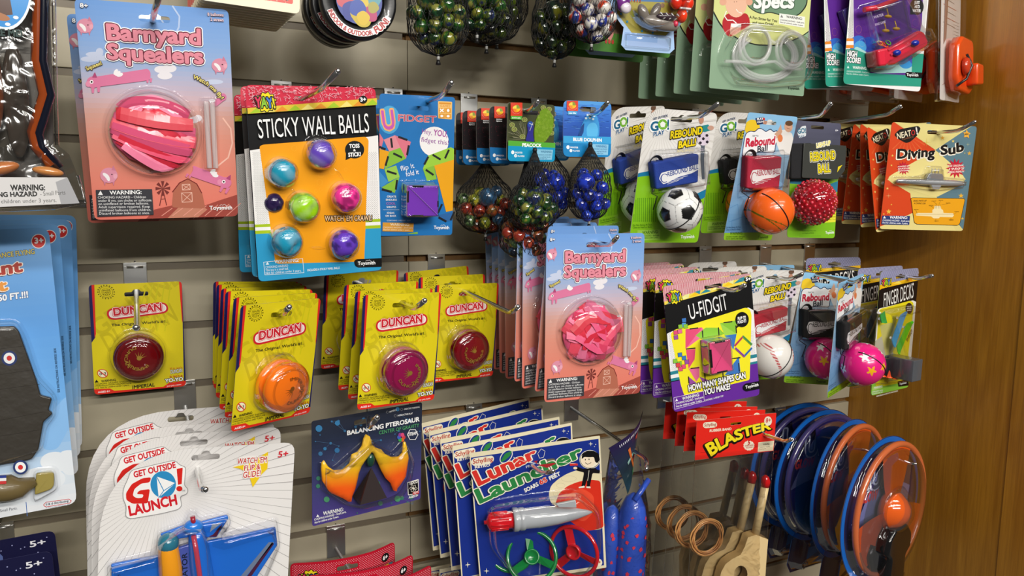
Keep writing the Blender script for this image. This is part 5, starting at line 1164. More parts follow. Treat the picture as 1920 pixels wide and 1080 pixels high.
# ================================================ finger skateboard cards
FIN = {}
def finger_card():
    f = lay('finger', 1620, 480, 3.857); hu = f(262, 150); c = Card(102, 196, 7, base='0e0c10', holes=[slot(hu[0], hu[1], 24, 5, 2)], f=f, edge='a0b060')
    c.poly([(110, 60), (420, 60), (400, 170), (120, 225)], '5a5a98')
    for i in range(58): x = 110+i*5.3; c.raw([f(*p) for p in ((x-14, 70), (x-11.6, 70), (x+14, 240), (x+11.6, 240))], 'c4c4dc', clip=True)
    c.poly([(100, 212), (200, 190), (392, 150), (400, 180), (200, 224), (100, 262)], 'f0bc1c'); c.poly([(205, 200), (250, 180), (270, 200)], 'f6dc5c'); c.poly([(300, 178), (340, 162), (350, 184)], 'e89420')
    c.poly([(95, 256), (125, 236), (200, 218), (400, 172), (400, 325), (350, 330), (110, 400)], '0e0c10')
    c.poly([(90, 395), (110, 378), (350, 320), (395, 340), (380, 900), (40, 960), (60, 700)], 'e6e4d8'); dots(c, 335, 350, 372, 740, 9, .4, '34343c')
    c.poly([(104, 392), (120, 380), (330, 322), (352, 334), (356, 370), (318, 700), (312, 960), (62, 960), (82, 700)], 'dfd01c', rnd=3)
    c.poly([(70, 620), (150, 560), (215, 720), (210, 880), (70, 880)], 'b8b49c', rnd=4); c.poly([(110, 500), (200, 480), (260, 600), (160, 760)], 'c8c070', rnd=4)
    c.poly([(30, 960), (200, 938), (330, 880), (340, 980), (40, 1060)], '84c03c'); c.poly([(30, 940), (70, 880), (85, 950), (320, 905), (330, 960), (40, 1060)], '84c03c')
    c.text('FINGER DECKS', (136, 368), (354, 300), 84, 'f0eee8', k='n', h2=92)
    yay(c, 158, 190, 34, -.15); c.oval(322, 378, 26, 40, '241c20')
    for i, tt in enumerate(('GRAB', 'YOUR', 'BOARDS!')): c.text(tt, (306, 370+i*14), (338, 366+i*14), 8, 'f0e8e0', k='b')
    c.text('GRIND &', (298, 590), (340, 505), 16, '202020', k='b'); c.text('SHRED!', (310, 620), (348, 540), 16, '202020', k='b')
    c.poly([(55, 945), (132, 930), (132, 955), (55, 972)], 'a8d068'); c.text('WARNING:', (68, 960), (128, 948), 13, 'f8f8f0', k='b')
    for i in range(2): c.text(('CHOKING HAZARD - Small parts', 'Not for children under 3 years.')[i], (52, 988+i*14), (132, 972+i*13), 9, 'f0f4e4')
    c.text('MINI SKATEBOARDS INCLUDED WITH CONES AND BLOCKS', (84, 1018), (240, 978), 8, 'f4f8e8', k='b')
    c.poly([(238, 905), (318, 888), (318, 935), (244, 944)], '0c0c0e', rnd=2); smith(c, (250, 930), (302, 920), 12)
    return c, f
def deck(m, f, A, B, q, w_, col):
    a, b = Vector((*f(*A, q), 0)), Vector((*f(*B, q), 0)); d = (b-a).normalized(); n = Vector((-d.y, d.x, 0)); L = (b-a).length; rows = []
    for i in range(15):
        s = i/14; e = min(1, math.sin(min(s, 1-s)*PI*3.2) if min(s, 1-s) < .16 else 1); e = max(e, .25); lift = 4*(max(0, abs(s-.5)-.33)/.17)**1.5
        p = a+d*L*s; rows.append([(m.P(p.x+n.x*w_/2*k*e, p.y+n.y*w_/2*k*e, q+lift+z)) for k, z in ((-1, 0), (1, 0), (1, 1.6), (-1, 1.6))])
    for r0, r1 in zip(rows, rows[1:]):
        for k in range(4): m.face((r0[k], r0[(k+1) % 4], r1[(k+1) % 4], r1[k]), col, False)
    m.face(rows[0], col); m.face(rows[-1][::-1], col)
def finger_pack(key, label, alt=0):
    t = place(thing('finger_skateboard_card', label, 'toy skateboard', 'finger skateboard cards'), key)
    if not FIN: c, f = finger_card(); FIN['c'] = c.mb.mesh('backing_card', PAPER); FIN['f'] = f
    mesh_part(FIN['c'], 'backing_card', t); f = FIN['f']; W = 51
    if alt == 2: return t
    if 'k' in FIN and not alt:
        for ch in FIN['k']: copy_tree(ch, t)
        return t
    for A, B, q, w_, col in (((287, 400), (200, 655), 13, 13, '3ca0dc'), ((332, 470), (232, 705), 17, 13, '54c41c'), ((125, 400), (140, 480), 8, 12, '3c9c44')):
        if alt: A, B, col = (A[0]-30, A[1]-20), (B[0]-25, B[1]-30), {'3ca0dc': '1c4c6c', '54c41c': '1c5c30'}.get(col, col)
        m = MB(W, 0); deck(m, f, A, B, q, w_, col); d = m.build('finger_skateboard', PLAS, t)
        for k in (.22, .78):
            p = f(A[0]+(B[0]-A[0])*k, A[1]+(B[1]-A[1])*k, q); m = MB(W, 0); m.tube([(p[0]-5, p[1]-2, q-3), (p[0]+5, p[1]+2, q-3)], 2, 'e8e8e8', n=10); m.build('wheel', PLAS, d)
    m = MB(W, 0); a, b = f(262, 738, 30), f(398, 885, 46); g = f(250, 890, 30); m.box(a[0], a[0]+24, a[1], g[1], 12, 52, '54585e', b=1); m.build('ramp_block', PLAS, t)
    m = MB(W, 0); h = f(165, 740, 14), f(255, 880, 14); m.box(h[0][0], h[1][0]-4, h[0][1]+2, h[1][1]-6, 2, 12, '2c2e32', b=1); m.build('ramp_base', PLAS, t)
    for k in range(3): p = f(125+k*30, 855+k*4, 12); m = MB(W, 0); m.lathe(p[0], p[1]+3, [(5, 0), (5, -1.2), (3.2, -1.5), (.8, -11)], 'ff5a28', n=14, axis='v', cq=14+k*4); m.build('cone', PLAS, t)
    m = MB(W, 0)
    sh = [f(*p, 2) for p in ((108, 395), (345, 345), (350, 520), (330, 720), (312, 905), (75, 925), (80, 650))]; m.shell(sh, 20, .05, rnd=5, lip=2); m.build('blister', CLEAR, t)
    if not alt: FIN['k'] = [x for x in CHILD(t) if not x.name.startswith('backing')]
    return t

# ================================================ white launch glider cards
GOC = {}
def go_card():
    f = lay('go', 0, 740, 3.1767); hu = f(1225, 372); c = Card(190, 300, 6, base='e9e6e4', holes=[slot(hu[0], hu[1], 28, 6, 4)], outline=rnd_poly([(0, 0), (190, 0), (190, 300), (0, 300)], [95, 12, 8, 8]), f=f, back='c8c4c4', edge='d0ccca')
    for i in range(84):
        a = 2*PI*i/84; c.raw([f(*p) for p in ((960+math.cos(a)*120, 570+math.sin(a)*100), (960+math.cos(a-.0016)*1100, 570+math.sin(a-.0016)*1000), (960+math.cos(a+.0016)*1100, 570+math.sin(a+.0016)*1000))], '8c8888', clip=True)
    o = [(780, 450), (1040, 390), (1070, 420), (1105, 430), (1095, 540), (1118, 560), (1112, 590), (1070, 600), (1080, 660), (1060, 680), (960, 705), (780, 735), (750, 725), (755, 660), (735, 620), (735, 560), (765, 500)]
    c.poly(inset(o, -4), '9a9898', rnd=6); c.poly(o, 'f4f2f0', rnd=6)
    c.text('GET OUTSIDE', (798, 492), (1048, 432), 34, 'd4202c', k='h', jit=.02)
    c.poly([(900, 490), (850, 495), (785, 530), (750, 585), (752, 625), (790, 648), (880, 645), (893, 560), (830, 568), (812, 590), (855, 592), (850, 612), (815, 615), (790, 600), (800, 560), (840, 528), (893, 520)], 'd8241c', rnd=2)
    c.oval(972, 533, 76, 80, '2c8cc4'); c.poly([(932, 485), (1045, 525), (945, 612)], 'f4f4f4'); c.line([(932, 485), (975, 570), (945, 612)], .8, '2c8cc4'); c.line([(975, 570), (1045, 525)], .8, '2c8cc4')
    c.poly([(1052, 440), (1088, 434), (1082, 530), (1060, 535)], 'd8241c'); c.oval(1068, 558, 18, 16, 'd8241c'); c.text('TM', (1080, 578), (1102, 576), 12, '505050', k='n')
    c.text('LAUNCH', (770, 722), (1060, 648), 56, 'd4202c', k='h', jit=.03)
    c.poly([(1596, 338), (1592, 440), (1560, 470), (1505, 550), (1480, 470), (1430, 440), (1385, 430), (1480, 410)], 'f0cc1c')
    for t_, A, B, h in (("WATCH 'EM", (1412, 412), (1588, 400), 32), ('FLIP &', (1450, 452), (1548, 442), 30), ('GLIDE!', (1445, 494), (1552, 482), 34)): c.text(t_, A, B, h, 'c83428', k='b', out=('p', 'f8f4f0'), slant=.1)
    c.text('5+', (1652, 372), (1716, 366), 34, 'd42434', k='b', slant=.1)
    return c, f
def go_pack(key, label, toy=False):
    t = place(thing('glider_toy_card', label, 'toy plane', 'white glider launcher cards'), key)
    if not GOC: c, f = go_card(); GOC['c'] = c.mb.mesh('backing_card', PAPER); GOC['f'] = f
    mesh_part(GOC['c'], 'backing_card', t)
    if not toy: return t
    f = lay('go', 160, 900, 4.8); W = 95; BL, RD = '1e6cd4', 'a02440'
    def pl(name, pts, q0, q1, col, par, b=1.2, rnd=1.5):
        m = MB(W, 0); m.extr([f(*p, q1) for p in pts], q0, q1, col, b, rnd=rnd); return m.build(name, PLAS, par)
    pl_ = pl('wing', [(1075, 560), (1715, 430), (1730, 590), (1560, 850), (1440, 1100), (1075, 1180)], 4, 8, BL, t); pl('wing', [(230, 765), (860, 640), (860, 1200), (300, 1260), (235, 900)], 4, 8, BL, t)
    for pts, col in (([(1700, 560), (1650, 560), (1370, 900), (1420, 900)], '70809c'), ([(1680, 560), (1698, 575), (1470, 900), (1430, 900)], '4c2040')): m = bare(190, f=lambda x, y, q=0: f(x, y, 8), q=8.15); m.poly(pts, col); m.mb.build('wing_stripe', PLAS, pl_)
    pl('tail_fin', [(1040, 380), (1280, 320), (1290, 350), (1180, 520), (1050, 520)], 6, 10, BL, t); pl('tail_fin', [(675, 490), (920, 400), (930, 520), (700, 555)], 6, 10, BL, t)
    m = bare(190, f=lambda x, y, q=0: f(x, y, 10), q=10.15); m.poly([(1140, 400), (1235, 380), (1120, 470)], '8c98a8'); m.poly([(1240, 385), (1180, 510), (1110, 510), (1150, 490)], '5c2440'); m.mb.build('tail_stripe', PLAS, t)
    pts = [f(975, 440, 14), f(985, 560, 16), f(1010, 760, 18), f(1040, 960, 19), f(1070, 1300, 19)]; m = MB(W, 0); m.tube([(p[0]+3, p[1], 10) for p in pts], 9, BL, n=16, rr=[7, 9.5, 11, 11.5, 11.5]); body = m.build('fuselage', PLAS, t)
    m = MB(W, 0); m.tube([(*f(975, 510, 22), 19), (*f(1000, 650, 22), 21.5), (*f(1035, 900, 24), 22), (*f(1060, 1200, 24), 22)], 2.6, 'c04058', n=10); m.build('spine_stripe', PLAS, body)
    m = MB(W, 0); m.tube([(*f(965, 330, 16), 15), (*f(975, 400, 16), 16)], 2.6, 'a02438', n=12); m.build('nose_pin', PLAS, body)
    m = MB(W, 0); g = f(975, 440, 18); m.ell(g[0], g[1], 13, 10, 8, 8, '2a7cdc', 20, 12); m.build('nose', PLAS, body)
    pl('side_panel', [(820, 620), (950, 580), (1000, 1100), (850, 1150)], 4, 12, '4c5cb4', t)
    c2 = bare(190, f=lambda x, y, q=0: f(x, y, 12), q=12.2); c2.text('FLIPINATOR', (925, 1075), (915, 655), 46, '14203c', k='b'); c2.mb.build('panel_lettering', PAPER, t)
    m = MB(W, 0); a, b, d = f(745, 620, 14), f(765, 800, 14), f(800, 1250, 14); m.tube([(a[0], a[1]-9, 9), (a[0], a[1]-5, 10), (*a, 11), (*b, 11), (*d, 11)], 15, 'f4a01c', n=18, rr=[3, 7.5, 10, 11.5, 11.5]); pilot = m.build('launcher_grip', PLAS, t)
    m = MB(W, 0); m.ell(a[0], a[1]-5, 11, 10.5, 11, 11, '2c7890', 22, 14); m.build('grip_cap', PLAS, pilot)
    m = MB(W, 0); m.shell([f(*p, 4) for p in ((195, 760), (640, 650), (650, 480), (900, 390), (930, 290), (990, 280), (1020, 350), (1290, 300), (1310, 400), (1230, 500), (1720, 350), (1750, 600), (1500, 1200), (900, 1400), (230, 1350))], 14, .03, rnd=5, lip=3); m.build('blister', CLEAR, t)
    m = MB(W, 0); m.shell([f(*p, 14) for p in ((640, 560), (900, 400), (1060, 400), (1120, 560), (1160, 1300), (680, 1350))], 12, .08, rnd=9, q0=13.5, lip=0); m.build('blister_crown', CLEAR, t)
    return t

# ================================================ balancing winged reptile card
def ptero_pack():
    f = lay('ptero', 540, 740, 3.178); hu = f(455, 158); c = Card(140, 125, 3, base='232a40', holes=[slot(hu[0]+2, hu[1], 30, 6, 0)], f=f, edge='383c50')
    c.grad([(0, '272b38'), (.2, '252d42'), (.45, '32395e'), (.7, '423f78'), (1, '4b3c86')], n=26); R = random.Random(4); P = []
    for i in range(46): x, y = R.uniform(150, 785), R.uniform(90, 740); P.append((x, y)); 
    for a in P:
        for b in P:
            if a < b and math.dist(a, b) < 95 and R.random() < .45: c.line([a, b], .25, '4c6c90', )
    for i, (x, y) in enumerate(P): r_ = R.choice((4, 6, 8, 13)); c.oval(x, y, r_, r_, '3a6c96' if y < 480 else '3c7c64', n=12)
    for x, y, r_, col in ((182, 200, 20, '3878a8'), (292, 168, 15, '3878a8'), (290, 330, 15, '346c9c'), (218, 320, 10, '3878a8'), (228, 622, 17, '4c946c'), (650, 618, 18, '4c9c6c'), (650, 85, 12, '3878a8'), (548, 645, 14, '4c8c6c')): c.oval(x, y, r_, r_, col)
    c.text('BALANCING PTEROSAUR', (348, 240), (780, 156), 24, 'f4f4f4', k='h'); c.text('CENTER OF GRAVITY', (538, 236), (778, 190), 20, '58b070', k='n')
    for x, y, t_, x1 in ((603, 106, 'PHYSICS', 645), (688, 90, 'CREATIVE THINKING', 782), (650, 128, 'INTERACTIVE PLAY', 740)): c.text(t_, (x, y), (x1, y-14), 9, 'f0f0f0', k='b'); c.ring(x-14, y-4, 7, 8, .5, 'f0f0f0', n=10)
    c.poly([(740+math.cos(PI/3*i)*34, 236+math.sin(PI/3*i)*36) for i in range(6)], 'f0f0f0'); c.poly([(740+math.cos(PI/3*i)*30, 236+math.sin(PI/3*i)*32) for i in range(6)], '283048'); c.text('STEAM', (714, 244), (768, 234), 17, 'f0f0f0', k='h')
    for i, col in enumerate(('c83c48', 'd86028', '3c9c4c', '3c60b8', '8c3c90', 'd84c78')): a = i*PI/3; c.oval(672+math.cos(a)*14, 252+math.sin(a)*17, 11, 12, col, n=14)
    c.poly([(707, 520), (775, 500), (778, 585), (712, 598)], 'f0ece4', rnd=1); c.poly([(711, 524), (771, 506), (774, 581), (716, 593)], '100c10'); c.text('TEDCO', (716, 536), (770, 522), 15, 'f4f0e8', k='h')
    for k in range(3): c.oval(744, 556, 24, 9, 'e8e0d0', rot=k*1.05, n=16); c.oval(744, 556, 22, 7, '100c10', rot=k*1.05, n=16)
    c.oval(744, 556, 7, 7, 'e8e0d0', n=10); c.poly([(738, 580), (778, 568), (778, 586), (742, 596)], 'c83c38'); c.text('TOYS', (744, 592), (774, 580), 10, 'fff'*2, k='b'); c.text('AGES 5+', (716, 616), (772, 602), 12, 'f4f4f4', k='h')
    c.text('WARNING:', (206, 716), (328, 690), 20, 'f4f4f4', k='b'); c.text('CHOKING HAZARD - Small parts.', (153, 748), (345, 700), 11, 'f0f0f0', k='b'); c.text('Not for children under 3 years.', (155, 766), (300, 728), 11, 'f0f0f0', k='b'); c.poly([(164, 728), (173, 710), (184, 724)], 'f0f0f0')
    t = place(thing('balancing_pterosaur_card', 'dark violet card with an orange balancing winged reptile on a black stand', 'balance toy'), 'ptero'); c.done('backing_card', t)
    half = [(470, 240), (490, 252), (505, 300), (525, 318), (560, 330), (580, 355), (620, 375), (665, 372), (685, 350), (692, 290), (702, 282), (712, 320), (722, 380), (712, 440), (705, 490), (672, 540), (655, 560), (650, 578), (632, 574), (615, 530), (585, 500), (560, 455), (545, 420), (512, 350), (500, 345), (460, 400), (440, 430), (425, 470), (405, 560), (385, 610), (380, 640), (362, 640), (330, 620), (260, 590), (245, 575), (210, 520), (203, 450), (205, 410), (218, 395), (240, 430), (275, 455), (330, 450), (370, 415), (385, 360), (420, 345), (445, 310), (455, 265)]
    pts = [f(*p, 12) for p in half]; m = MB(70, 0); V = [Vector((*p, 0)) for p in pts]
    cu, cv = f(485, 340, 12)
    vs_, _, F, _, _, of = delaunay_2d_cdt([Vector(p) for p in pts]+[Vector((x*1.0, y*1.0)) for x in range(10, 136, 4) for y in range(35, 118, 4)], [], [list(range(len(pts)))[::(1 if sum(pts[i][0]*pts[(i+1) % len(pts)][1]-pts[(i+1) % len(pts)][0]*pts[i][1] for i in range(len(pts))) > 0 else -1)]], 0, 1e-4)
    def dist(p): return min(((Vector(p)-Vector(a)-(Vector(b)-Vector(a))*max(0, min(1, (Vector(p)-Vector(a)).dot(Vector(b)-Vector(a))/max(1e-9, (Vector(b)-Vector(a)).length_squared)))).length for a, b in zip(pts, pts[1:]+pts[:1])))
    hz = {}; 
    for lay_i in (0, 1):
        ids = []
        for p in vs_:
            k = (round(p.x, 2), round(p.y, 2))
            if k not in hz: hz[k] = dist(p)
            d_ = hz[k]; h = min(1, d_/4)**.5*3.6+ (.35*math.sin(p.x*2.2) if d_ > 2 else 0); ids.append(m.P(p.x, p.y, 11+h if lay_i else 9))
        for fc, o_ in zip(F, of):
            if o_:
                def colr(i): k = (vs_[i].y-cv)/38+abs(vs_[i].x-cu)/240; return mix(mix('e8b830', 'f6c41c', min(1, max(0, k*2))), 'ff6010', min(1, max(0, k*1.5-.62)))
                m.face([ids[i] for i in (fc if not lay_i else fc[::-1])], [colr(i) for i in (fc if not lay_i else fc[::-1])], True)
    m.build('winged_reptile', mat('toy_vinyl', .3, coat=.4), t)
    a = f(492, 430, 14); b0, b1 = f(430, 658, 8), f(592, 612, 8); m = MB(70, 0); ap = m.P(a[0], a[1], 16)
    q_ = [m.P(b0[0], b0[1], 2), m.P(b0[0]-9, b0[1]-10, 16), m.P(b1[0], b1[1], 16), m.P(b1[0]-2, b1[1], 2)]
    base = [m.P(*f(430, 658, 17), 17), m.P(*f(590, 615, 17), 17), m.P(*f(560, 590, 2), 2), m.P(*f(385, 605, 2), 2)]
    for k in range(4): m.face((ap, base[(k+1) % 4], base[k]), '2c2424' if k else '3c3232')
    m.face(base, '201a1a'); m.build('stand', PLAS, t)
    m = MB(70, 0); g = f(497, 395, 12); m.ell(g[0], g[1], 10, 5, 8, 4, '1c4c3c', 14, 10); m.build('balance_weight', PLAS, t)
    m = MB(70, 0); m.shell([f(*p, 3) for p in ((470, 228), (520, 300), (620, 350), (690, 270), (735, 380), (715, 500), (665, 590), (600, 620), (430, 670), (330, 650), (195, 560), (190, 400), (270, 440), (370, 350), (440, 290))], 17, .03, rnd=5, lip=2); m.build('blister', CLEAR, t); return t

# ================================================ rocket launcher cards
LUN = {}
def lunar_card():
    f = lay('lunar', 780, 740, 3.176); hu = f(775, 398); c = Card(168, 184, 1.2, base='e9dfbe', f=f, edge='d8ceb0', holes=[slot(hu[0], hu[1], 24, 6, 0)])
    c.poly([(327, 375), (1087, 262), (1120, 1015), (390, 1125)], '18308c')
    c.poly([(800, 640), (790, 590), (805, 540), (850, 500), (900, 470), (960, 448), (1050, 440), (1095, 452), (1110, 800), (1060, 806), (1000, 800), (940, 770), (880, 700)], 'e8dcb4', rnd=4)
    c.poly([(830, 650), (850, 590), (900, 545), (960, 520), (1030, 505), (1098, 512), (1118, 790), (1060, 806), (1000, 812), (900, 740)], 'd8301c', rnd=4)
    c.poly([(880, 640), (900, 600), (950, 565), (1000, 560), (1060, 600), (1060, 700), (1000, 760), (920, 720)], 'e84c30', rnd=6)
    for x, y, a, b in ((910, 500, 46, 18), (862, 540, 26, 14), (832, 590, 14, 20), (850, 625, 12, 12), (880, 585, 18, 10)): c.ring(x, y, a, b, .8, 'a89c78', n=16)
    c.poly([(328, 395), (342, 378), (455, 362), (466, 378), (460, 400), (440, 412), (345, 425), (330, 412)], 'f0e8d0', rnd=2); c.text('Schylling', (338, 412), (458, 394), 26, 'b83420', k='b', slant=.1); c.text('RETRO', (350, 440), (442, 425), 14, 'f0e8d8', k='h')
    for t_, A, B, h, h2, col, sc_ in (('Lunar', (365, 545), (720, 372), 88, 60, 'd8342c', 'f0ecd8'), ('Launcher', (372, 650), (990, 365), 82, 66, '2c8444', 'f0ecd8')):
        c.text(t_, (A[0]-5, A[1]+5), (B[0]-5, B[1]+5), h, '0c1440', k='o', h2=h2); c.text(t_, A, B, h, sc_, k='o', h2=h2); c.text(t_, A, B, h, col, k='h', h2=h2)
    c.text('SOARS', (650, 582), (732, 540), 22, 'f4f0e4', k='h'); c.text('65', (740, 536), (785, 514), 26, 'd8342c', k='h', out=('o', 'f4f0e4')); c.text('FEET', (796, 510), (862, 478), 22, 'f4f0e4', k='h')
    c.oval(537, 368, 48, 30, 'f0ecd8', rot=-.85); c.oval(537, 368, 43, 25, '18308c', rot=-.85); c.poly([(500, 400), (530, 350), (572, 332), (560, 365), (520, 398)], '2c8444', rnd=2); c.line([(580, 372), (650, 400), (740, 410)], .5, 'f0ecd8'); c.line([(850, 402), (960, 410)], .5, 'f0ecd8'); c.poly([(700, 395), (770, 385), (835, 410), (780, 435), (730, 420)], 'a8242c'); c.text('FEET', (655, 438), (712, 420), 14, 'c8ccd8', k='b')
    c.poly([(725, 350), (745, 322), (768, 335), (760, 372), (735, 378)], '18308c'); c.line([(725, 350), (745, 322), (768, 335), (760, 372), (735, 378)], .5, 'f0ecd8', True)
    # boy in a space helmet
    c.oval(1035, 385, 62, 56, 'f0ece0'); c.oval(1035, 385, 59, 53, '0c0c10'); c.oval(1035, 385, 56, 50, 'f4ecd4'); c.oval(1025, 392, 42, 40, 'f6e4c8'); 
    c.poly([(985, 385), (990, 350), (1020, 336), (1060, 334), (1088, 350), (1094, 385), (1080, 408), (1066, 400), (1060, 370), (1030, 372), (1000, 370)], '0c0a0c', rnd=2); c.oval(1008, 386, 3, 5, '101010', n=8); c.oval(1030, 384, 3, 5, '101010', n=8); c.line([(1008, 404), (1022, 414), (1042, 404)], .7, '101010')
    c.poly([(995, 440), (1070, 436), (1080, 448), (1050, 470), (1035, 545), (1018, 545), (1020, 500), (1005, 545), (985, 545), (1000, 470)], '100c10', rnd=1); c.poly([(955, 425), (1005, 445), (1000, 462), (955, 450)], '100c10'); c.poly([(1060, 440), (1095, 450), (1092, 468), (1055, 465)], '100c10')
    for x, y in ((948, 436), (1106, 460)): c.oval(x, y, 12, 8, 'f0dcc0', n=12)
    c.poly([(915, 410), (960, 408), (965, 420), (915, 422)], 'd8342c', rnd=1); c.line([(1030, 450), (1022, 510)], .6, 'f0ecd8'); c.poly([(968, 548), (1002, 540), (1005, 552), (968, 556)], 'e8e0d0', rnd=1); c.poly([(1012, 545), (1038, 545), (1040, 556), (1014, 554)], 'e8e0d0', rnd=1)
    for x, y, r_ in ((1040, 292, 14), (1070, 295, 5), (1062, 308, 4), (420, 1048, 18), (310, 1000, 8)): c.star(x, y, r_, 'f0ecd8', n=4, k=.22) if r_ > 9 else c.oval(x, y, r_*.6, r_*.6, 'f0ecd8', n=8)
    c.oval(1084, 998, 25, 24, 'f0e8d0'); c.text('6+', (1070, 1006), (1100, 1004), 18, 'b83420', k='h')
    c.text('WARNING: CHOKING HAZARD - Small parts', (405, 1150), (640, 1116), 11, 'f0ecd8', k='b')
    return c, f
def disc_ring(name, t, f, cx, cy, r_, ry, q, col, rot=0, tiltm=None, W=84):
    cu, cv = f(cx, cy, q); R_m = rad(f, cx, cy, r_, q, ry)
    m = MB(W, 0); m.tube([tuple(Vector((cu, cv, q))+tiltm @ Vector((math.cos(a)*R_m, math.sin(a)*R_m, 0))) for a in [2*PI*i/40 for i in range(40)]], 2.6, col, n=8, closed=True); d = m.build(name, mat('translucent_disc', .15, coat=.9), t)
    m = MB(W, 0); m.lathe(cu, cv, [(9, -4), (10, 3), (8, 3.4), (7, 1), (.1, 1)], col, n=24, cq=q, tilt=tiltm); m.build('hub', PLAS, d)
    for k in range(3):
        m = MB(W, 0); a0 = 2*PI*k/3+rot
        P = [Vector((cu, cv, q))+tiltm @ Vector((math.cos(a0+d_)*rr, math.sin(a0+d_)*rr, z)) for rr, d_, z in ((9, -.5, 2.5), (9, .5, -2.5), (R_m-1, .22, -1.5), (R_m-1, -.1, 1.5))]
        up_ = [m.P(*p) for p in P]; dn = [m.P(p.x, p.y, p.z-1) for p in P]; m.face(up_, col); m.face(dn[::-1], col)
        for j in range(4): m.face((up_[j], dn[j], dn[(j+1) % 4], up_[(j+1) % 4]), col)
        m.build('blade', PLAS, d)
    return d
def lunar_pack(key, label, toy=True):
    t = place(thing('rocket_launcher_card', label, 'toy rocket', 'rocket disc launcher cards'), key)
    if not LUN: c, f = lunar_card(); LUN['c'] = c.mb.mesh('backing_card', PAPER); LUN['f'] = f
    mesh_part(LUN['c'], 'backing_card', t); f = LUN['f']
    if not toy: return t
    if 'k' in LUN:
        for ch in LUN['k']: copy_tree(ch, t)
        return t
    q = 15; W = 84; a, b = f(575, 745, q), f(1052, 698, q); L = b[0]-a[0]; ang = Matrix.Rotation(math.atan2(b[1]-a[1], b[0]-a[0]), 3, 'Z'); r = 13.5
    m = MB(W, 0); m.lathe(a[0], a[1], [(r, 0), (r+1.5, 1), (r+1.5, 6), (r, 8), (r+1, 9), (r+1, 14), (r-.5, 16), (r-.5, L*.35), (r-2, L*.55), (r-6, L*.78), (3.5, L*.93), (1.2, L*.99), (.1, L)], 'a9adb2', n=32, axis='u', cq=q, tilt=ang); rk = m.build('rocket_body', PLAS, t)
    m = MB(W, 0); m.lathe(a[0], a[1], [(.1, -36), (2.5, -36), (2.5, -33), (6, -32), (10, -30), (10.5, -28), (11, -14), (10.5, -4), (11, 0)], 'cc1420', n=24, axis='u', cq=q, tilt=ang); 
    for k in range(12): an = 2*PI*k/12; m.tube([tuple(Vector((a[0], a[1], q))+ang @ Vector((h, math.cos(an)*11, math.sin(an)*11))) for h in (-28, -6)], .8, 'e01c28', n=5)
    m.build('red_winder', DARKP, rk)
    m = MB(W, 0); g = f(830, 650, 24), f(950, 625, 24), f(955, 670, 24), f(850, 668, 24); m.extr([g[0], g[1], g[2], g[3]], 22, 26, 'a9adb2', .8, rnd=1.5); m.build('rocket_fin', PLAS, rk)
    disc_ring('green_disc', t, f, 690, 965, 165, 110, 10, '12803c', .4, Euler((math.radians(28), math.radians(-8), 0)).to_matrix())
    disc_ring('red_disc', t, f, 940, 935, 150, 135, 20, 'c41824', .2, Euler((math.radians(8), math.radians(-38), 0)).to_matrix())
    m = MB(W, 0); m.shell([f(*p, 2) for p in ((420, 640), (640, 600), (960, 560), (1090, 680), (1105, 900), (1000, 1080), (600, 1100), (440, 900))], 24, .06, rnd=12, lip=3); m.build('blister', CLEAR, t)
    LUN['k'] = [x for x in CHILD(t) if not x.name.startswith('backing')]; return t
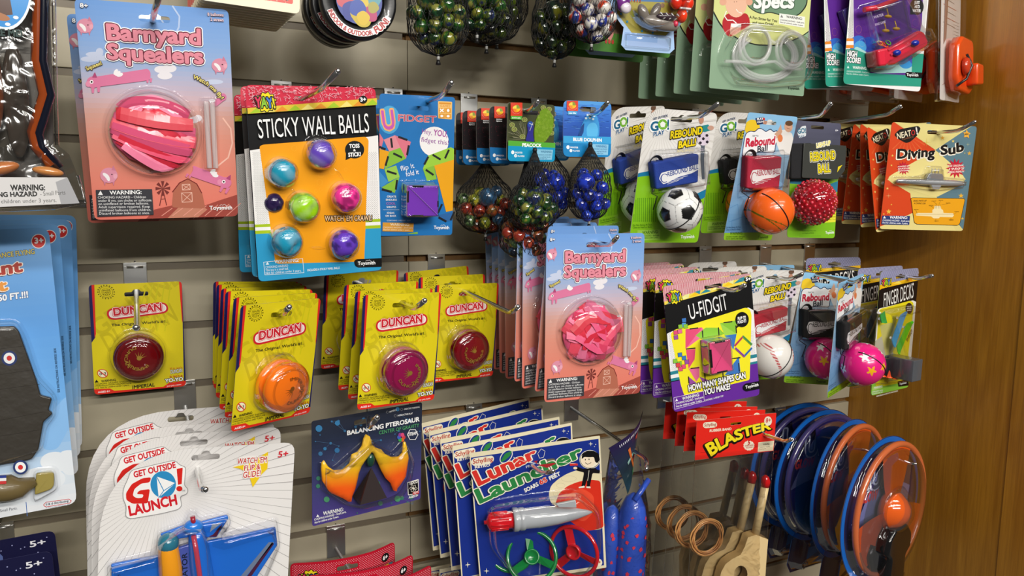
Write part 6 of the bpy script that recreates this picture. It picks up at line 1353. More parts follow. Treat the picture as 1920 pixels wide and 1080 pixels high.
# ================================================ rubber band shooter bags
BLA = {}
def blaster_pack(key, label, full=True):
    t = place(thing('rubber_band_toy_bag', label, 'wooden toy', 'bagged rubber band shooters'), key)
    f = lay('blaster', 1180, 740, 3.1767); W = 65.5
    if not BLA:
        hu = f(635, 172); c = Card(131, 60, .8, base='e8281c', holes=[rnd_poly([(hu[0]-9, hu[1]-2), (hu[0]+9, hu[1]-2), (hu[0]+9, hu[1]+2), (hu[0]-9, hu[1]+2)], 1.8)], f=f, back='c8241c', edge='f0d0c8')
        c.poly([(440, 172), (452, 164), (508, 160), (522, 170), (522, 188), (510, 195), (452, 200), (438, 190)], 'f0e4cc', rnd=2); c.text('Schylling', (446, 190), (516, 184), 17, 'a82c1c', k='b')
        c.text('RUBBER BAND', (477, 222), (608, 210), 14, 'f4e4cc', k='h')
        c.text('BLASTER', (478, 374), (842, 208), 74, '180c08', k='p', h2=38, mid=(650, 250)); c.text('BLASTER', (482, 368), (842, 204), 74, 'f6e020', k='h', h2=38, mid=(650, 244))
        c.oval(826, 157, 23, 28, 'f0e4cc'); c.text('8+', (812, 166), (842, 163), 24, 'c02c1c', k='b')
        c.poly([(712+math.cos(PI*i/12)*32*(1.06 if i % 2 else .96), 303+math.sin(PI*i/12)*29*(1.06 if i % 2 else .96)) for i in range(24)], 'f0e4cc'); c.text('5', (704, 297), (720, 295), 22, 'c0281c', k='h'); c.text('RUBBER BANDS', (688, 309), (738, 304), 8, 'c0281c', k='b'); c.text('INCLUDED', (694, 320), (732, 316), 7, 'c0281c', k='b')
        c.poly([(768, 284), (862, 273), (856, 332), (764, 341)], 'f0e4c4'); c.text('WARNING:', (795, 302), (835, 298), 11, '40382c', k='b'); c.text('CHOKING HAZARD', (774, 318), (838, 311), 7, '40382c', k='n'); c.text('Small parts.', (774, 328), (815, 323), 7, '40382c', k='n')
        c.line([(425, 344), (450, 345)], .5, '901c14'); c.line([(735, 312), (765, 310)], .5, '901c14')
        BLA['h'] = c.mb.mesh('header_card', PAPER)
        m = MB(W, 0); U, V_, n = 14, 22, 0; rows = []
        for s_, q0 in ((1, 6), (-1, -6)):
            rows = []
            for j in range(V_+1):
                row = []
                for i in range(U+1):
                    u = 131*i/U; v = 52+j*11; e = math.sin(PI*i/U)**.5*math.sin(min(1, (j+.5)/5)*PI/2)
                    row.append(m.P(u, v, s_*(1+10.5*e+1.2*math.sin(i*1.9+j*.6)*math.sin(j*1.3+i*.4))))
                rows.append(row)
            for a, b in zip(rows, rows[1:]):
                for i in range(U): m.face((a[i], b[i], b[i+1], a[i+1]), (1, 1, 1), True)
        BLA['b'] = m.mesh('clear_bag', FILM)
        m = MB(W, 0); m.tube([(0, 55, 0), (0, 290, 0)], .35, 'f4f4f0', n=4); BLA['e'] = m.mesh('bag_seam', FILM)
    mesh_part(BLA['h'], 'header_card', t); b = mesh_part(BLA['b'], 'clear_bag', t); mesh_part(BLA['e'], 'bag_seam', b); mesh_part(BLA['e'], 'bag_seam', b, (.131, 0, 0))
    if 'k' in BLA:
        for ch in BLA['k']: copy_tree(ch, t)
        return t
    q = 1; pts = [(692, 838), (740, 822), (812, 850), (800, 1000), (785, 1250), (520, 1250), (515, 1120), (535, 1040), (560, 995), (600, 965), (650, 940), (675, 890)]
    P = [f(*p, q) for p in pts]; hole = [f(*p, q) for p in oval(650, 1055, 40, 50, n=16)]
    vs_, _, F, _, _, of = delaunay_2d_cdt([Vector(p) for p in P]+[Vector(p) for p in hole], [], [list(range(len(P))), list(range(len(P), len(P)+16))], 0, 1e-4)
    m = MB(W, 0); hc = (sum(p[0] for p in hole)/16, sum(p[1] for p in hole)/16); hr = max(math.dist(hc, p) for p in hole)
    for fc, o_ in zip(F, of):
        if not o_: continue
        if all(any(math.dist(vs_[i], p) < .01 for p in hole) for i in fc): continue
        m.face([m.P(*vs_[i], 7.5) for i in fc], 'e8cc96'); m.face([m.P(*vs_[i], -7.5) for i in fc[::-1]], 'e8cc96')
    for lp, sgn in ((P, 1), (hole, -1)):
        n = len(lp); A = [m.P(*p, 7.5) for p in lp]; B = [m.P(*p, -7.5) for p in lp]
        for k in range(n): m.face((A[k], B[k], B[(k+1) % n], A[(k+1) % n])[::sgn], 'c8a468' if sgn > 0 else '8c6c3c', True)
    for u0, u1 in ((760, 764), (782, 785)): pass
    body = m.build('wooden_grip', WOODM, t)
    a, b, d, e = f(808, 545, q), f(748, 850, q), f(810, 490, q), f(808, 545, q); m = MB(W, 0); m.tube([(*a, q), (*b, q)], 6, 'e2c894', n=16); brl = m.build('barrel', WOODM, body)
    m = MB(W, 0); m.tube([(*e, q), (a[0]+.8, a[1]-8, q), (*d, q), (d[0]+.2, d[1]-3, q)], 6.6, 'c81418', n=16, rr=[6.7, 6.9, 5.2, 1.5]); m.build('red_tip', PLAS, brl)
    R = random.Random(2); m = MB(W, 0)
    for k in range(7):
        g = f(462, 850, 5); r_ = 24+R.uniform(-3, 3); m.tube([(g[0]+math.cos(x)*r_*(1+.06*math.sin(3*x+k))+R.uniform(-.4, .4), g[1]+math.sin(x)*(r_+1)*1.05, 3+k*.7) for x in [2*PI*i/28 for i in range(28)]], 1.0, ('c89058', 'd8a060', 'b87c48')[k % 3], n=6, closed=True)
    m.build('rubber_bands', mat('rubber_band', .4, coat=.3), t)
    BLA['k'] = [x for x in CHILD(t) if x.name.split('.')[0] in ('wooden_grip', 'rubber_bands')]; return t

# ================================================ curly straw glasses
SPC = {}
def specs_pack(key, label, toy=True):
    t = place(thing('straw_glasses_card', label, 'drinking straw', 'straw glasses cards'), key)
    if not SPC:
        f = lay('specs', 1330, 0, 5.685); c = Card(165, 262, 3, base='8ba88c', f=f, holes=[slot(82, 14)], edge='a8bca4', back='9cac98')
        c.poly([(-40, -900), (1200, -900), (1085, 320), (1000, 385), (820, 470), (700, 492), (500, 485), (340, 440), (180, 350), (100, 250), (36, 130), (-30, 20)], '1c2420', rnd=6); c.poly([(-40, -900), (1200, -900), (1085, 308), (1000, 372), (820, 456), (700, 478), (500, 471), (340, 425), (190, 335), (110, 238), (48, 118), (-30, 0)], 'd4d88c', rnd=6)
        c.poly([(400, -400), (1060, -400), (1045, 60), (960, 165), (840, 190), (740, 160), (640, 132), (560, 155), (470, 120), (395, 60)], '1c2420', rnd=8); c.poly([(410, -400), (1050, -400), (1035, 50), (950, 158), (840, 180), (740, 150), (640, 122), (560, 145), (475, 112), (402, 55)], '6c8c70', rnd=8)
        c.text('Specs', (470, 92), (905, 92), 150, '2c4430', k='h', slant=.15); c.text('Specs', (465, 82), (900, 82), 150, 'f2f4f0', k='h', slant=.15, out=('o', '44604a'))
        c.poly([(135, 220), (180, 150), (230, 135), (330, 150), (395, 135), (430, 200), (430, 290), (340, 320), (240, 390), (190, 385), (140, 300)], 'b4242c', rnd=6)
        c.oval(285, 20, 118, 165, 'e8b89c'); c.oval(145, 20, 38, 38, 'e0a88c'); c.oval(425, 20, 36, 38, 'e0a88c'); c.oval(265, 20, 4, 5, '70402c', n=8); c.oval(290, 18, 4, 5, '70402c', n=8); c.line([(285, 100), (310, 130), (345, 140)], 1.2, 'f6ece0'); c.line([(180, 120), (160, 170), (190, 215), (250, 215), (285, 245)], 1.4, 'f6f0ec')
        c.poly([(228, 250), (340, 255), (330, 340), (245, 385), (215, 350)], 'e8b09c', rnd=3); c.poly([(228, 250), (340, 252), (335, 290), (232, 290)], 'f4f0ec')
        c.text('A Fun Straw for You', (425, 195), (722, 238), 28, '2c2c1c', k='b', jit=.02); c.text('and your Drink!', (456, 250), (684, 272), 26, '2c2c1c', k='b', jit=.02)
        c.poly([(745, 142), (1018, 180), (1012, 296), (740, 252)], 'f0f0e8'); c.text('WARNING:', (818, 190), (990, 215), 26, '303030', k='b'); c.text('CHOKING HAZARD - Small parts.', (750, 218), (1010, 252), 15, '404040'); c.text('Not for children under 3 years.', (748, 242), (1000, 280), 15, '404040'); c.poly([(755, 185), (768, 155), (785, 188)], '808080')
        smith(c, (832, 950), (958, 960), 26, '1c2c1c')
        SPC['c'] = c.mb.mesh('backing_card', PAPER); SPC['f'] = f
    mesh_part(SPC['c'], 'backing_card', t); f = SPC['f']; W = 82.5
    if not toy:
        m = MB(W, 0); m.shell([f(*p, 3) for p in ((140, 420), (900, 330), (1060, 600), (1000, 850), (250, 900), (100, 650))], 12, .1, rnd=12, lip=4); m.build('blister', CLEAR, t); return t
    gt = mat('clear_tubing', .05, coat=1.0, spec=.9); gt.node_tree.nodes['Principled BSDF'].inputs['Alpha'].default_value = .3; q = 14; m = MB(W, 0)
    for (x, y, rx, ry) in ((485, 480, 165, 205), (870, 530, 155, 195)):
        for k in range(2): m.tube([(*f(x+math.cos(a)*(rx-k*26), y+math.sin(a)*(ry-k*26), q), q+k*3) for a in [2*PI*i/44 for i in range(44)]], 2.4, 'ffffff', n=10, closed=True)
    m.tube([(*f(640, 420, q), q), (*f(680, 460, q), q+2), (*f(720, 440, q), q)], 2.4, 'ffffff', n=8)
    fr = m.build('spectacle_frame', gt, t); m = MB(W, 0)
    for k in range(3): m.tube([(*f(600+math.cos(a)*(340-k*28), 600+math.sin(a)*(265-k*26), 6), 5+k) for a in [-.9+5.0*i/44 for i in range(45)]], 2.4, 'ffffff', n=8)
    m.build('coiled_straw', gt, t)
    m = MB(W, 0); m.tube([(*f(180, 650, q), q-3), (*f(320, 655, q), q), (*f(480, 690, q), q), (*f(620, 660, q), q), (*f(700, 655, q), q), (*f(800, 730, q), q), (*f(1000, 735, q), q-3)], 2.4, 'ffffff', n=8); m.build('mouth_tube', gt, fr)
    m = MB(W, 0); m.shell([f(*p, 3) for p in ((190, 350), (360, 260), (800, 300), (1010, 400), (1080, 700), (1000, 900), (650, 930), (250, 900), (120, 720), (110, 560))], 20, .07, rnd=10, lip=4); m.shell([f(*p, 16) for p in ((350, 300), (600, 320), (640, 500), (560, 660), (400, 640), (340, 480))], 9, .1, rnd=10, q0=15, lip=0); m.shell([f(*p, 16) for p in ((730, 440), (830, 350), (1000, 450), (1020, 640), (900, 720), (760, 640))], 9, .1, rnd=10, q0=15, lip=0); m.build('blister', CLEAR, t)
    return t

# ================================================ water game cards
HSC = {}
def high_pack(key, label, toy=True):
    t = place(thing('water_game_card', label, 'handheld game', 'water ring game cards'), key)
    if not HSC:
        f = lay('high', 1580, 0, 6.75); c = Card(152, 230, 7, base='f2f0f0', f=f, holes=[slot(76, 12)], edge='30a088'); c.dz = .01
        c.poly([(-60, -1600), (1400, -1600), (1400, -900), (-60, -900)], '101014')
        dots(c, 55, -700, 1110, 500, 20, .62, '34343c', inside=lambda x, y: x < 135 or x > 960)
        c.poly([(128, -900), (1060, -900), (1000, 300), (930, 600), (880, 950), (340, 950), (140, 560)], '5c2890', rnd=3)
        for x, y, r_, col in ((200, 570, 115, '3468c8'), (330, 560, 90, '2448b0'), (800, 760, 110, '3c98dc'), (850, 700, 70, '4c5cc8'), (220, 600, 80, '48a0dc')): c.oval(x, y, r_, r_*1.05, col)
        c.poly([(140, 560), (330, 680), (700, 800), (930, 640), (1000, 640), (990, 920), (400, 930), (140, 800)], 'a8d8d4', rnd=12); c.oval(800, 770, 100, 100, '3c98dc'); c.poly([(820, 740), (900, 690), (890, 830)], '4c5cc8')
        for x, y, col, k in ((200, 373, 'f0a838', 38), (245, 540, 'f0e89c', 40), (918, 297, 'e040b0', 42), (335, 312, '8050b8', 36), (310, 435, '7c4cb4', 40), (805, 25, 'f09c40', 40), (180, 240, '7040a8', 34)): c.ring(x, y, k, k*1.3, 1.0, col, n=20)
        for y0, y1, col in ((486, 522, 'e88c2c'), (522, 570, 'f4f2f0'), (570, 610, 'e88c2c')): c.poly([(20, y0), (136, y0), (140, y1), (20, y1)], col); c.poly([(935, y0+120), (1080, y0+125), (1080, y1+125), (930, y1+120)], col)
        c.poly([(-20, 625), (140, 620), (350, 700), (345, 925), (1000, 965), (1100, 950), (1060, 1100), (-20, 1060)], '2f9c84'); c.poly([(880, 675), (1080, 685), (1060, 1000), (870, 980)], '2f9c84')
        c.text('HIGH', (50, 705), (180, 722), 68, 'fafafa', k='h', out=('p', '101014')); c.text('SCORE!', (48, 786), (226, 803), 66, 'fafafa', k='h', out=('p', '101014'))
        c.text('WARNING:', (125, 870), (305, 884), 34, 'f4fcf8', k='b'); c.text('CHOKING HAZARD - Small parts.', (48, 912), (335, 928), 20, 'e8f8f4', k='n'); c.text('Not for children under 3 years.', (46, 942), (330, 962), 20, 'e8f8f4', k='n'); c.poly([(52, 862), (66, 830), (82, 864)], 'd0f0e8')
        c.poly([(790, 925), (810, 908), (1080, 925), (1070, 995), (830, 985), (795, 970)], '0c0c0e', rnd=3); smith(c, (805, 960), (955, 968), 32)
        c.oval(935, 85, 88, 105, '0e0e12'); c.poly([(850, 90), (853, 186), (940, 180)], '0e0e12')
        for i, tt in enumerate(('JUST', 'ADD', 'WATER!')): c.text(tt, (906-12*(i == 2)*2, 48+i*52), (972+12*(i == 2), 50+i*52), 34, 'fafafa', k='h')
        HSC['c'] = c.mb.mesh('backing_card', PAPER); HSC['f'] = f
    mesh_part(HSC['c'], 'backing_card', t); f = HSC['f']; W = 76
    if not toy:
        m = MB(W, 0); a, b, d, e = f(330, 90, 14), f(700, -40, 14), f(820, 420, 14), f(430, 540, 14); m.extr([a, b, d, e], 3, 14, '3c3470', 1, rnd=3); m.build('water_game', DARKP, t)
        m = MB(W, 0); m.extr([f(*p, 14) for p in ((380, 620), (900, 400), (980, 560), (450, 850))], 3, 18, '1c3c94', 2, rnd=4); m.build('game_base', PLAS, t); return t
    RED = 'e02c44'; m = MB(W, 0); m.extr([f(*p, 18) for p in ((385, 640), (580, 600), (915, 395), (975, 420), (1030, 545), (1010, 600), (600, 830), (410, 850))], 3, 27, RED, 3, rnd=4); base = m.build('game_base', PLAS, t)
    m = MB(W, 0); m.tube([(*f(600, 700, 27), 27), (*f(960, 500, 27), 27)], 2.2, 'ee4860', n=8); m.tube([(*f(570, 640, 27), 27), (*f(925, 440, 27), 27)], 2, 'ee4860', n=8); m.build('base_ridge', PLAS, base)
    for x, y in ((685, 670), (915, 545)): g = f(x, y, 30); m = MB(W, 0); m.ell(g[0], g[1], 30, 7, 4.6, 5, '1c2ca0', 18, 10, rot=Euler((0, 0, -.15)).to_matrix()); m.build('pump_button', PLAS, base)
    m = MB(W, 0); m.tube([(*f(285, 120, 20), 18), (*f(450, 90, 20), 19), (*f(700, -20, 20), 18)], 4, RED, n=10); m.build('game_lid', PLAS, base)
    m = MB(W, 0); m.extr([f(*p, 16) for p in ((335, 150), (745, 20), (830, 415), (450, 555))], 4, 24, 'ffffff', 1, rnd=2); m.build('water_tank', CLEAR, base)
    for x, y in ((575, 210), (545, 390), (678, 365)): g, h = f(x, y, 12), f(x-25, y-100, 12); m = MB(W, 0); m.ell(g[0], g[1], 12, 6.5, 2.6, 4, 'e0b020', 16, 8); m.tube([(*g, 13), (*h, 13)], .9, 'e0b020', n=8); m.build('ring_peg', PLAS, t)
    for x, y, col in ((505, 555, 'd83c20'), (575, 540, '54b840'), (470, 545, 'e8a030'), (540, 570, 'e05020')): g = f(x, y, 12); m = MB(W, 0); m.tube([(g[0]+math.cos(a)*4.5, g[1]+math.sin(a)*3.4, 12+math.sin(a)*2) for a in [2*PI*i/16 for i in range(16)]], .9, col, n=6, closed=True); m.build('game_ring', PLAS, t)
    c = bare(152, f=lambda x, y, q=0: f(x, y, 24), q=24.2); c.text('WATER', (395, 240), (520, 200), 34, 'd8c8e0', k='t'); c.text('RING GAME', (410, 330), (545, 290), 30, 'd8c8e0', k='t'); c.mb.build('tank_lettering', PAPER, t)
    m = MB(W, 0); m.shell([f(*p, 4) for p in ((220, 90), (760, -60), (850, 370), (960, 380), (1045, 560), (620, 860), (380, 870), (360, 600), (320, 560))], 30, .02, rnd=5, lip=3); m.build('blister', CLEAR, t)
    return t

# ================================================ blue warplane glider cards
PLN = {}
def plane_pack(key, label, toy=True):
    t = place(thing('foam_plane_card', label, 'toy plane', 'blue warplane glider cards'), key)
    W = 100
    if not PLN:
        f = lay('plane', 0, 380, 2.7); g = lay('plane', 0, 740, 3.1767); c = Card(200, 280, 9, base='68a4e4', f=f, holes=[slot(100, 14)], edge='b0c8e4')
        c.grad([(0, '70a8e0'), (.35, '5c9ce0'), (.6, '6aa8e4'), (.78, '98c0e8'), (.88, 'd0dce8'), (1, 'e4e6ea')], n=26); c.f = g
        for x, y, a, b in ((330, 400, 90, 60), (410, 350, 50, 20), (260, 500, 130, 70), (420, 420, 60, 60), (150, 600, 200, 60)): c.oval(x, y, a, b, 'dfe5ec')
        c.poly([(300, 110), (400, 0), (410, 200), (340, 330), (250, 330)], '86b8ea', rnd=6); c.line([(155, 640), (162, 722)], .6, '4068b0')
        c.line([(260, 655), (275, 640), (410, 622), (424, 632), (415, 645), (275, 668), (262, 662)], .6, 'c83038', True); c.text('d & d distributing', (272, 660), (408, 638), 13, '303c50', k='b'); c.text('Small Parts.', (0, 700), (105, 682), 16, '283040', k='n'); c.text('St. Distributing - Minneapolis, Mn.', (272, 677), (415, 657), 6, '50607c', k='n')
        c.f = f
        c.oval(195, 195, 37, 37, 'f4f4f4'); c.oval(195, 195, 33, 33, 'd4302c'); c.text('3+', (174, 206), (222, 204), 28, 'f6f4f4', k='h')
        c.text('LONG DISTANCE FLYING', (-170, 300), (178, 258), 24, 'd8c84c', k='b', out=('o', '1c4080'), slant=.05)
        for tt, A, B, h in (('Giant', (-180, 392), (112, 348), 60), ('Jet', (-100, 478), (38, 440), 54)): c.text(tt, (A[0]-4, A[1]+4), (B[0]-4, B[1]+4), h, '50342c', k='o', slant=.1); c.text(tt, A, B, h, 'fbf0e4', k='o', slant=.1); c.text(tt, A, B, h, 'b43424' if tt[0] == 'G' else 'e8983c', k='h', slant=.1)
        c.text('UP TO 50 FT.!!!', (-160, 520), (145, 478), 30, 'f0f4fa', k='h', out=('o', '24508c'), slant=.1)
        c.text('SEE INSTRUCTIONS ON REVERSE SIDE', (303, 960), (283, 736), 11, '10304c', k='b')
        PLN['c'] = c.mb.mesh('backing_card', PAPER); PLN['f'] = f; PLN['g'] = g
    mesh_part(PLN['c'], 'backing_card', t); f, g = PLN['f'], PLN['g']
    if 'k' in PLN or not toy:
        if toy or 1:
            for ch in PLN.get('k', []): copy_tree(ch, t)
        return t
    olive = '332e26'
    def pl(name, pts, ff, q0, q1, col, par, mt=None): m = MB(W, 0); m.extr([ff(*p, q1) for p in pts], q0, q1, col, 1.2, rnd=2); return m.build(name, mt or mat('foam_olive', .4, coat=.35, bump=.6, bscale=60), par)
    wing = pl('wing', [(-300, 640), (70, 625), (95, 650), (185, 900), (205, 975), (262, 990), (258, 1010), (245, 1050), (268, 1068), (220, 1110), (195, 1250), (160, 1300), (-300, 1380)], f, 3, 9, olive, t)
    for pts in ([(0, 740), (120, 725)], [(0, 870), (170, 845)], [(0, 945), (200, 918)], [(-20, 1105), (215, 1060)], [(-20, 1185), (200, 1150)]):
        c2 = bare(200, f=lambda x, y, q=0: f(x, y, 9), q=9.1); c2.line(pts, .4, '2a251f'); c2.mb.build('panel_line', PAPER, wing)
    for x, y, ff, r_ in ((47, 787, f, 40), (122, 432, g, 45)):
        c2 = bare(200, f=lambda x, y, q=0: ff(x, y, 9), q=9.15); c2.oval(x, y, r_, r_*.95, '28386c'); c2.oval(x, y, r_*.72, r_*.7, 'eef0f0'); c2.oval(x, y, r_*.33, r_*.33, 'd03030'); c2.mb.build('roundel', PAPER, wing)
    m = MB(W, 0); a, b, d = g(-300, 640, 14), g(120, 560, 14), g(210, 520, 14); m.tube([(a[0], a[1]-8, 10), (g(60, 560, 14)[0], g(60, 560, 14)[1], 11), (*b, 10), (*d, 9)], 10, '6c5c38', n=16, rr=[14, 13, 10, 4]); m.build('fuselage', mat('foam_olive'), t)
    pl('tail_plane', [(215, 470), (300, 455), (322, 470), (322, 540), (305, 565), (205, 600)], g, 3, 8, 'a09048', t)
    c2 = bare(200, f=lambda x, y, q=0: g(x, y, 22), q=23)
    for y, col in ((482, '2c3c8c'), (498, 'e8e8e8'), (516, 'c83838')): c2.poly([(-40, y), (38, y-4), (38, y+13), (-40, y+18)], col)
    c2.mb.build('tail_flash', PAPER, t)
    m = MB(W, 0); m.shell([f(*p, 3) for p in ((-320, 620), (85, 600), (130, 680), (195, 880), (290, 980), (280, 1080), (235, 1130), (215, 1250), (-320, 1420))], 13, .02, rnd=6, lip=3); m.build('blister', CLEAR, t)
    m = MB(W, 0); m.shell([g(*p, 3) for p in ((200, 450), (330, 440), (345, 560), (200, 640))], 12, .05, rnd=5, lip=3); m.build('tail_blister', CLEAR, t)
    PLN['k'] = [x for x in CHILD(t) if x.name.split('.')[0] in ('wing', 'blister')]; return t

# ================================================ flying disc launchers
def disc_outline(r=118, n=52):
    out = []
    for i in range(n+1):
        a = math.radians(118)+math.radians(304)*i/n; out.append((118+r*math.cos(a), 118+r*math.sin(a)))
    return out+[(118+62, 118+106), (118+70, 118+150), (118+60, 118+166), (118-60, 118+166), (118-70, 118+150), (118-62, 118+106)]
UFO = {}
def ufo_pack(label, loc, rot, tint):
    t = thing('flying_disc_card', label, 'flying disc', 'round flying disc packs', loc, rot); W = 118
    if 'c' not in UFO:
        c = Card(236, 290, base='1c2048', outline=disc_outline(), edge='3c78c8', back='1c6cc8', holes=[oval(118, 26, 4, 4, 10)])
        c.raw([p for p in oval(118, 118, 117, 117, 56)], '1565c0', True); c.raw(oval(118, 118, 108, 108, 56), '242458', True); R = random.Random(6)
        for i in range(120): a, k = R.uniform(0, 6.28), R.random()**.5*100; c.raw(oval(118+math.cos(a)*k, 118+math.sin(a)*k, .7, .7, 6), 'c0c8e8')
        c.raw([(40, 130), (90, 50), (200, 90), (190, 170), (110, 200)], '7c84b8'); c.text('UFO', (70, 78), (170, 78), 34, '202858', k='p'); c.text('UFO', (70, 78), (170, 78), 34, 'c0c8e0', k='o'); c.text('UFO', (70, 78), (170, 78), 34, '343868', k='b'); c.text('GLOW', (46, 96), (96, 96), 15, 'd84040', k='h', slant=.2)
        UFO['c'] = c.mb.mesh('backing_card', PAPER)
        m = MB(W, 0); P = disc_outline(112, 40); P = [(118+(x-118)*.95, 118+(y-118)*.95) for x, y in P]; m.shell(P, 22, .03, rnd=2, lip=3); UFO['bl'] = m.mesh('blister', clear('tinted_blister', (.93, .93, .97), base=.05, gain=.6))
        m = MB(W, 0); m.lathe(118, 112, [(40, 0), (35, 6), (27, 15), (14, 22), (.1, 24)], 'ffffff', n=30, cq=22); UFO['dm'] = m.mesh('blister_cone', CLEAR)
        m = MB(W, 0); m.extr([(86, 150), (102, 134), (138, 132), (154, 148), (156, 170), (142, 182), (144, 226), (94, 226), (96, 182), (82, 172)], 4, 34, '101012', 4, rnd=5); UFO['tr'] = m.mesh('launcher', DARKP)
        m = MB(W, 0); m.tube([(70, 160, 14), (62, 176, 16), (72, 196, 16), (90, 200, 14)], 5, '121214', n=12, rr=[6, 5, 5, 4]); UFO['tg'] = m.mesh('trigger', DARKP)
    mesh_part(UFO['c'], 'backing_card', t); b = mesh_part(UFO['bl'], 'blister', t); mesh_part(UFO['dm'], 'blister_cone', b)
    k = ('r', tint)
    if k not in UFO:
        op = clear('tinted_rotor_'+tint, tuple(min(1, x*1.05+.12) for x in hx({'orange': 'ff7a3c', 'violet': '4c4498'}[tint])), base=.10, rough=.12, gain=.6); col = {'orange': 'e0561c', 'violet': '2c2468'}[tint]
        m = MB(W, 0); rg = mat('rotor_rim', .2, coat=.8); m.tube([(118+math.cos(a)*103, 112+math.sin(a)*103, 14) for a in [2*PI*i/64 for i in range(64)]], 5, 'cf6a3c' if tint == 'orange' else '40386c', n=10, closed=True); UFO[k] = [('rotor_rim', m.mesh('rotor_rim', rg))]
        for j in range(3):
            m = MB(W, 0); a0 = .5+2*PI*j/3; rows = []
            for i in range(8):
                r_ = 14+i*12.4; wd = .62-.03*i; rows.append([m.P(118+math.cos(a0+s*wd)*r_, 112+math.sin(a0+s*wd)*r_, 15+s*4*(1-i/9)) for s in (-1, -.5, 0, .5, 1)])
            for a, b2 in zip(rows, rows[1:]):
                for s in range(4): m.face((a[s], a[s+1], b2[s+1], b2[s]), col, True)
            UFO[k].append(('rotor_blade', m.mesh('rotor_blade', mat('rotor_plastic_'+tint, .2, coat=.8))))
        m = MB(W, 0); m.lathe(118, 112, [(30, 8), (32, 14), (28, 24), (20, 34), (10, 41), (.1, 43)], 'f0641c' if tint == 'orange' else '24202c', n=30); UFO[k].append(('rotor_hub', m.mesh('rotor_hub', DARKP)))
    for n_, me in UFO[k]: mesh_part(me, n_, t)
    l = mesh_part(UFO['tr'], 'launcher', t); mesh_part(UFO['tg'], 'trigger', l); return t

# ================================================ things along the top and bottom edges
def tin(label, loc, rot, first=[]):
    t = thing('putty_tin', label, 'putty tin', 'round black putty tins', loc, rot)
    if not first:
        m = MB(0, 0); m.lathe(0, 0, [(38, 0), (41, 1), (41.5, 3), (41.5, 12), (40, 14), (38.5, 14.2), (28, 13.4), (27, 12.2), (26.2, 11), (.1, 11)], '16171a', n=64); a = m.mesh('tin_case', mat('black_enamel', .3, coat=.5))
        c = bare(0, q=11.3); R = random.Random(5); c.mb.ou = 0
        for i, (x, y, r_, col) in enumerate(((0, 0, 25, '3c4c9c'), (-13, -2, 12, 'c85060'), (-9, 12, 10, '2c3c94'), (13, -3, 11, '5c9ca8'), (3, 15, 12, 'c8b030'), (12, 13, 8, 'b83c70'), (2, 0, 8, 'd8bc3c'), (-2, 8, 9, '3450a8'), (15, 6, 6, 'a8a048'), (4, 18, 7, 'd8b830'))): c.raw([(x+math.cos(a_)*r_*(1+.1*math.sin(3*a_+i)), y+math.sin(a_)*r_*(1+.08*math.cos(2*a_+i))) for a_ in [2*PI*k/24 for k in range(24)]] if i else oval(0, 0, 25, 25, 36), col)
        c.q += .02; pr = None
        for i in range(31):
            a_ = math.radians(25+128*i/30); ids = [c.mb.P(math.cos(a_)*r_, math.sin(a_)*r_, 13.9+(r_-31)*.04) for r_ in (31.2, 37.8)]
            if pr: c.mb.face((pr[0], ids[0], ids[1], pr[1]), 'f4f2f0')
            pr = ids
        c.q = 14.25
        for k_, col in (('p', 'f4f2f0'), ('b', 'b82c30')):
            circ_text(c, 'INDOOR & OUTDOOR', 0, 0, 37, 248, 158, 4.6, col, k='p' if k_ == 'p' else 'h'); circ_text(c, 'FUN!', 0, 0, 37.6, 153, 120, 6.8, col, k='p' if k_ == 'p' else 'h')
        c.q = 14.3
        m2 = MB(0, 0); m2.ell(0, 0, 9, 25.5, 25.5, 5.5, 'ffffff', 36, 12); first += [a, c.mb.mesh('lid_print', PAPER), m2.mesh('clear_window', CLEAR)]
        for v in range(0): pass
    mesh_part(first[0], 'tin_case', t); mesh_part(first[1], 'lid_print', t, (0, -.0032, 0)); mesh_part(first[2], 'clear_window', t); return t
def red_cards():
    R = random.Random(4); mesh0 = None
    for i in range(10):
        t = thing('puzzle_card', 'top red puzzle card with cream border, foremost of the thick stack' if i == 0 else 'cream edged puzzle card, %s behind the foremost red one' % ('next', 'second', 'third', 'fourth', 'fifth', 'sixth', 'seventh', 'eighth', 'last')[i-1], 'card', 'stacked red puzzle cards', (.120-.0006*i, -.197+i*.0105, 1.7105-.0003*i), (0, .028, .051))
        if mesh0 is None:
            c = Card(98, 139.5, 6, base='efe4c4', holes=[slot(49, 10)], edge='e4dac0', back='e0d8c0', th=2.2); c.raw(rect(-6, 8, 91, 130.5, 2), 'd83c2c'); c.text('Put THE ORDER 1-15', (22, 126.5), (87, 127.5), 6, '481810', k='b', slant=.1, jit=.04)
            for k in range(60): x, y = R.uniform(5, 92), R.choice((R.uniform(127, 131), R.uniform(8, 12))); c.raw(oval(x, y, R.uniform(.3, .9), R.uniform(.2, .5), 5), 'efe4c4')
            for k in range(5): c.text('123456789'[k*2-1:k*2+3] if k else '1 2 3', (14, 30+k*18), (80, 30+k*18), 9, 'f4e4c8', k='b')
            mesh0 = c.mb.mesh('card_face', PAPER)
        mesh_part(mesh0, 'card_face', t)
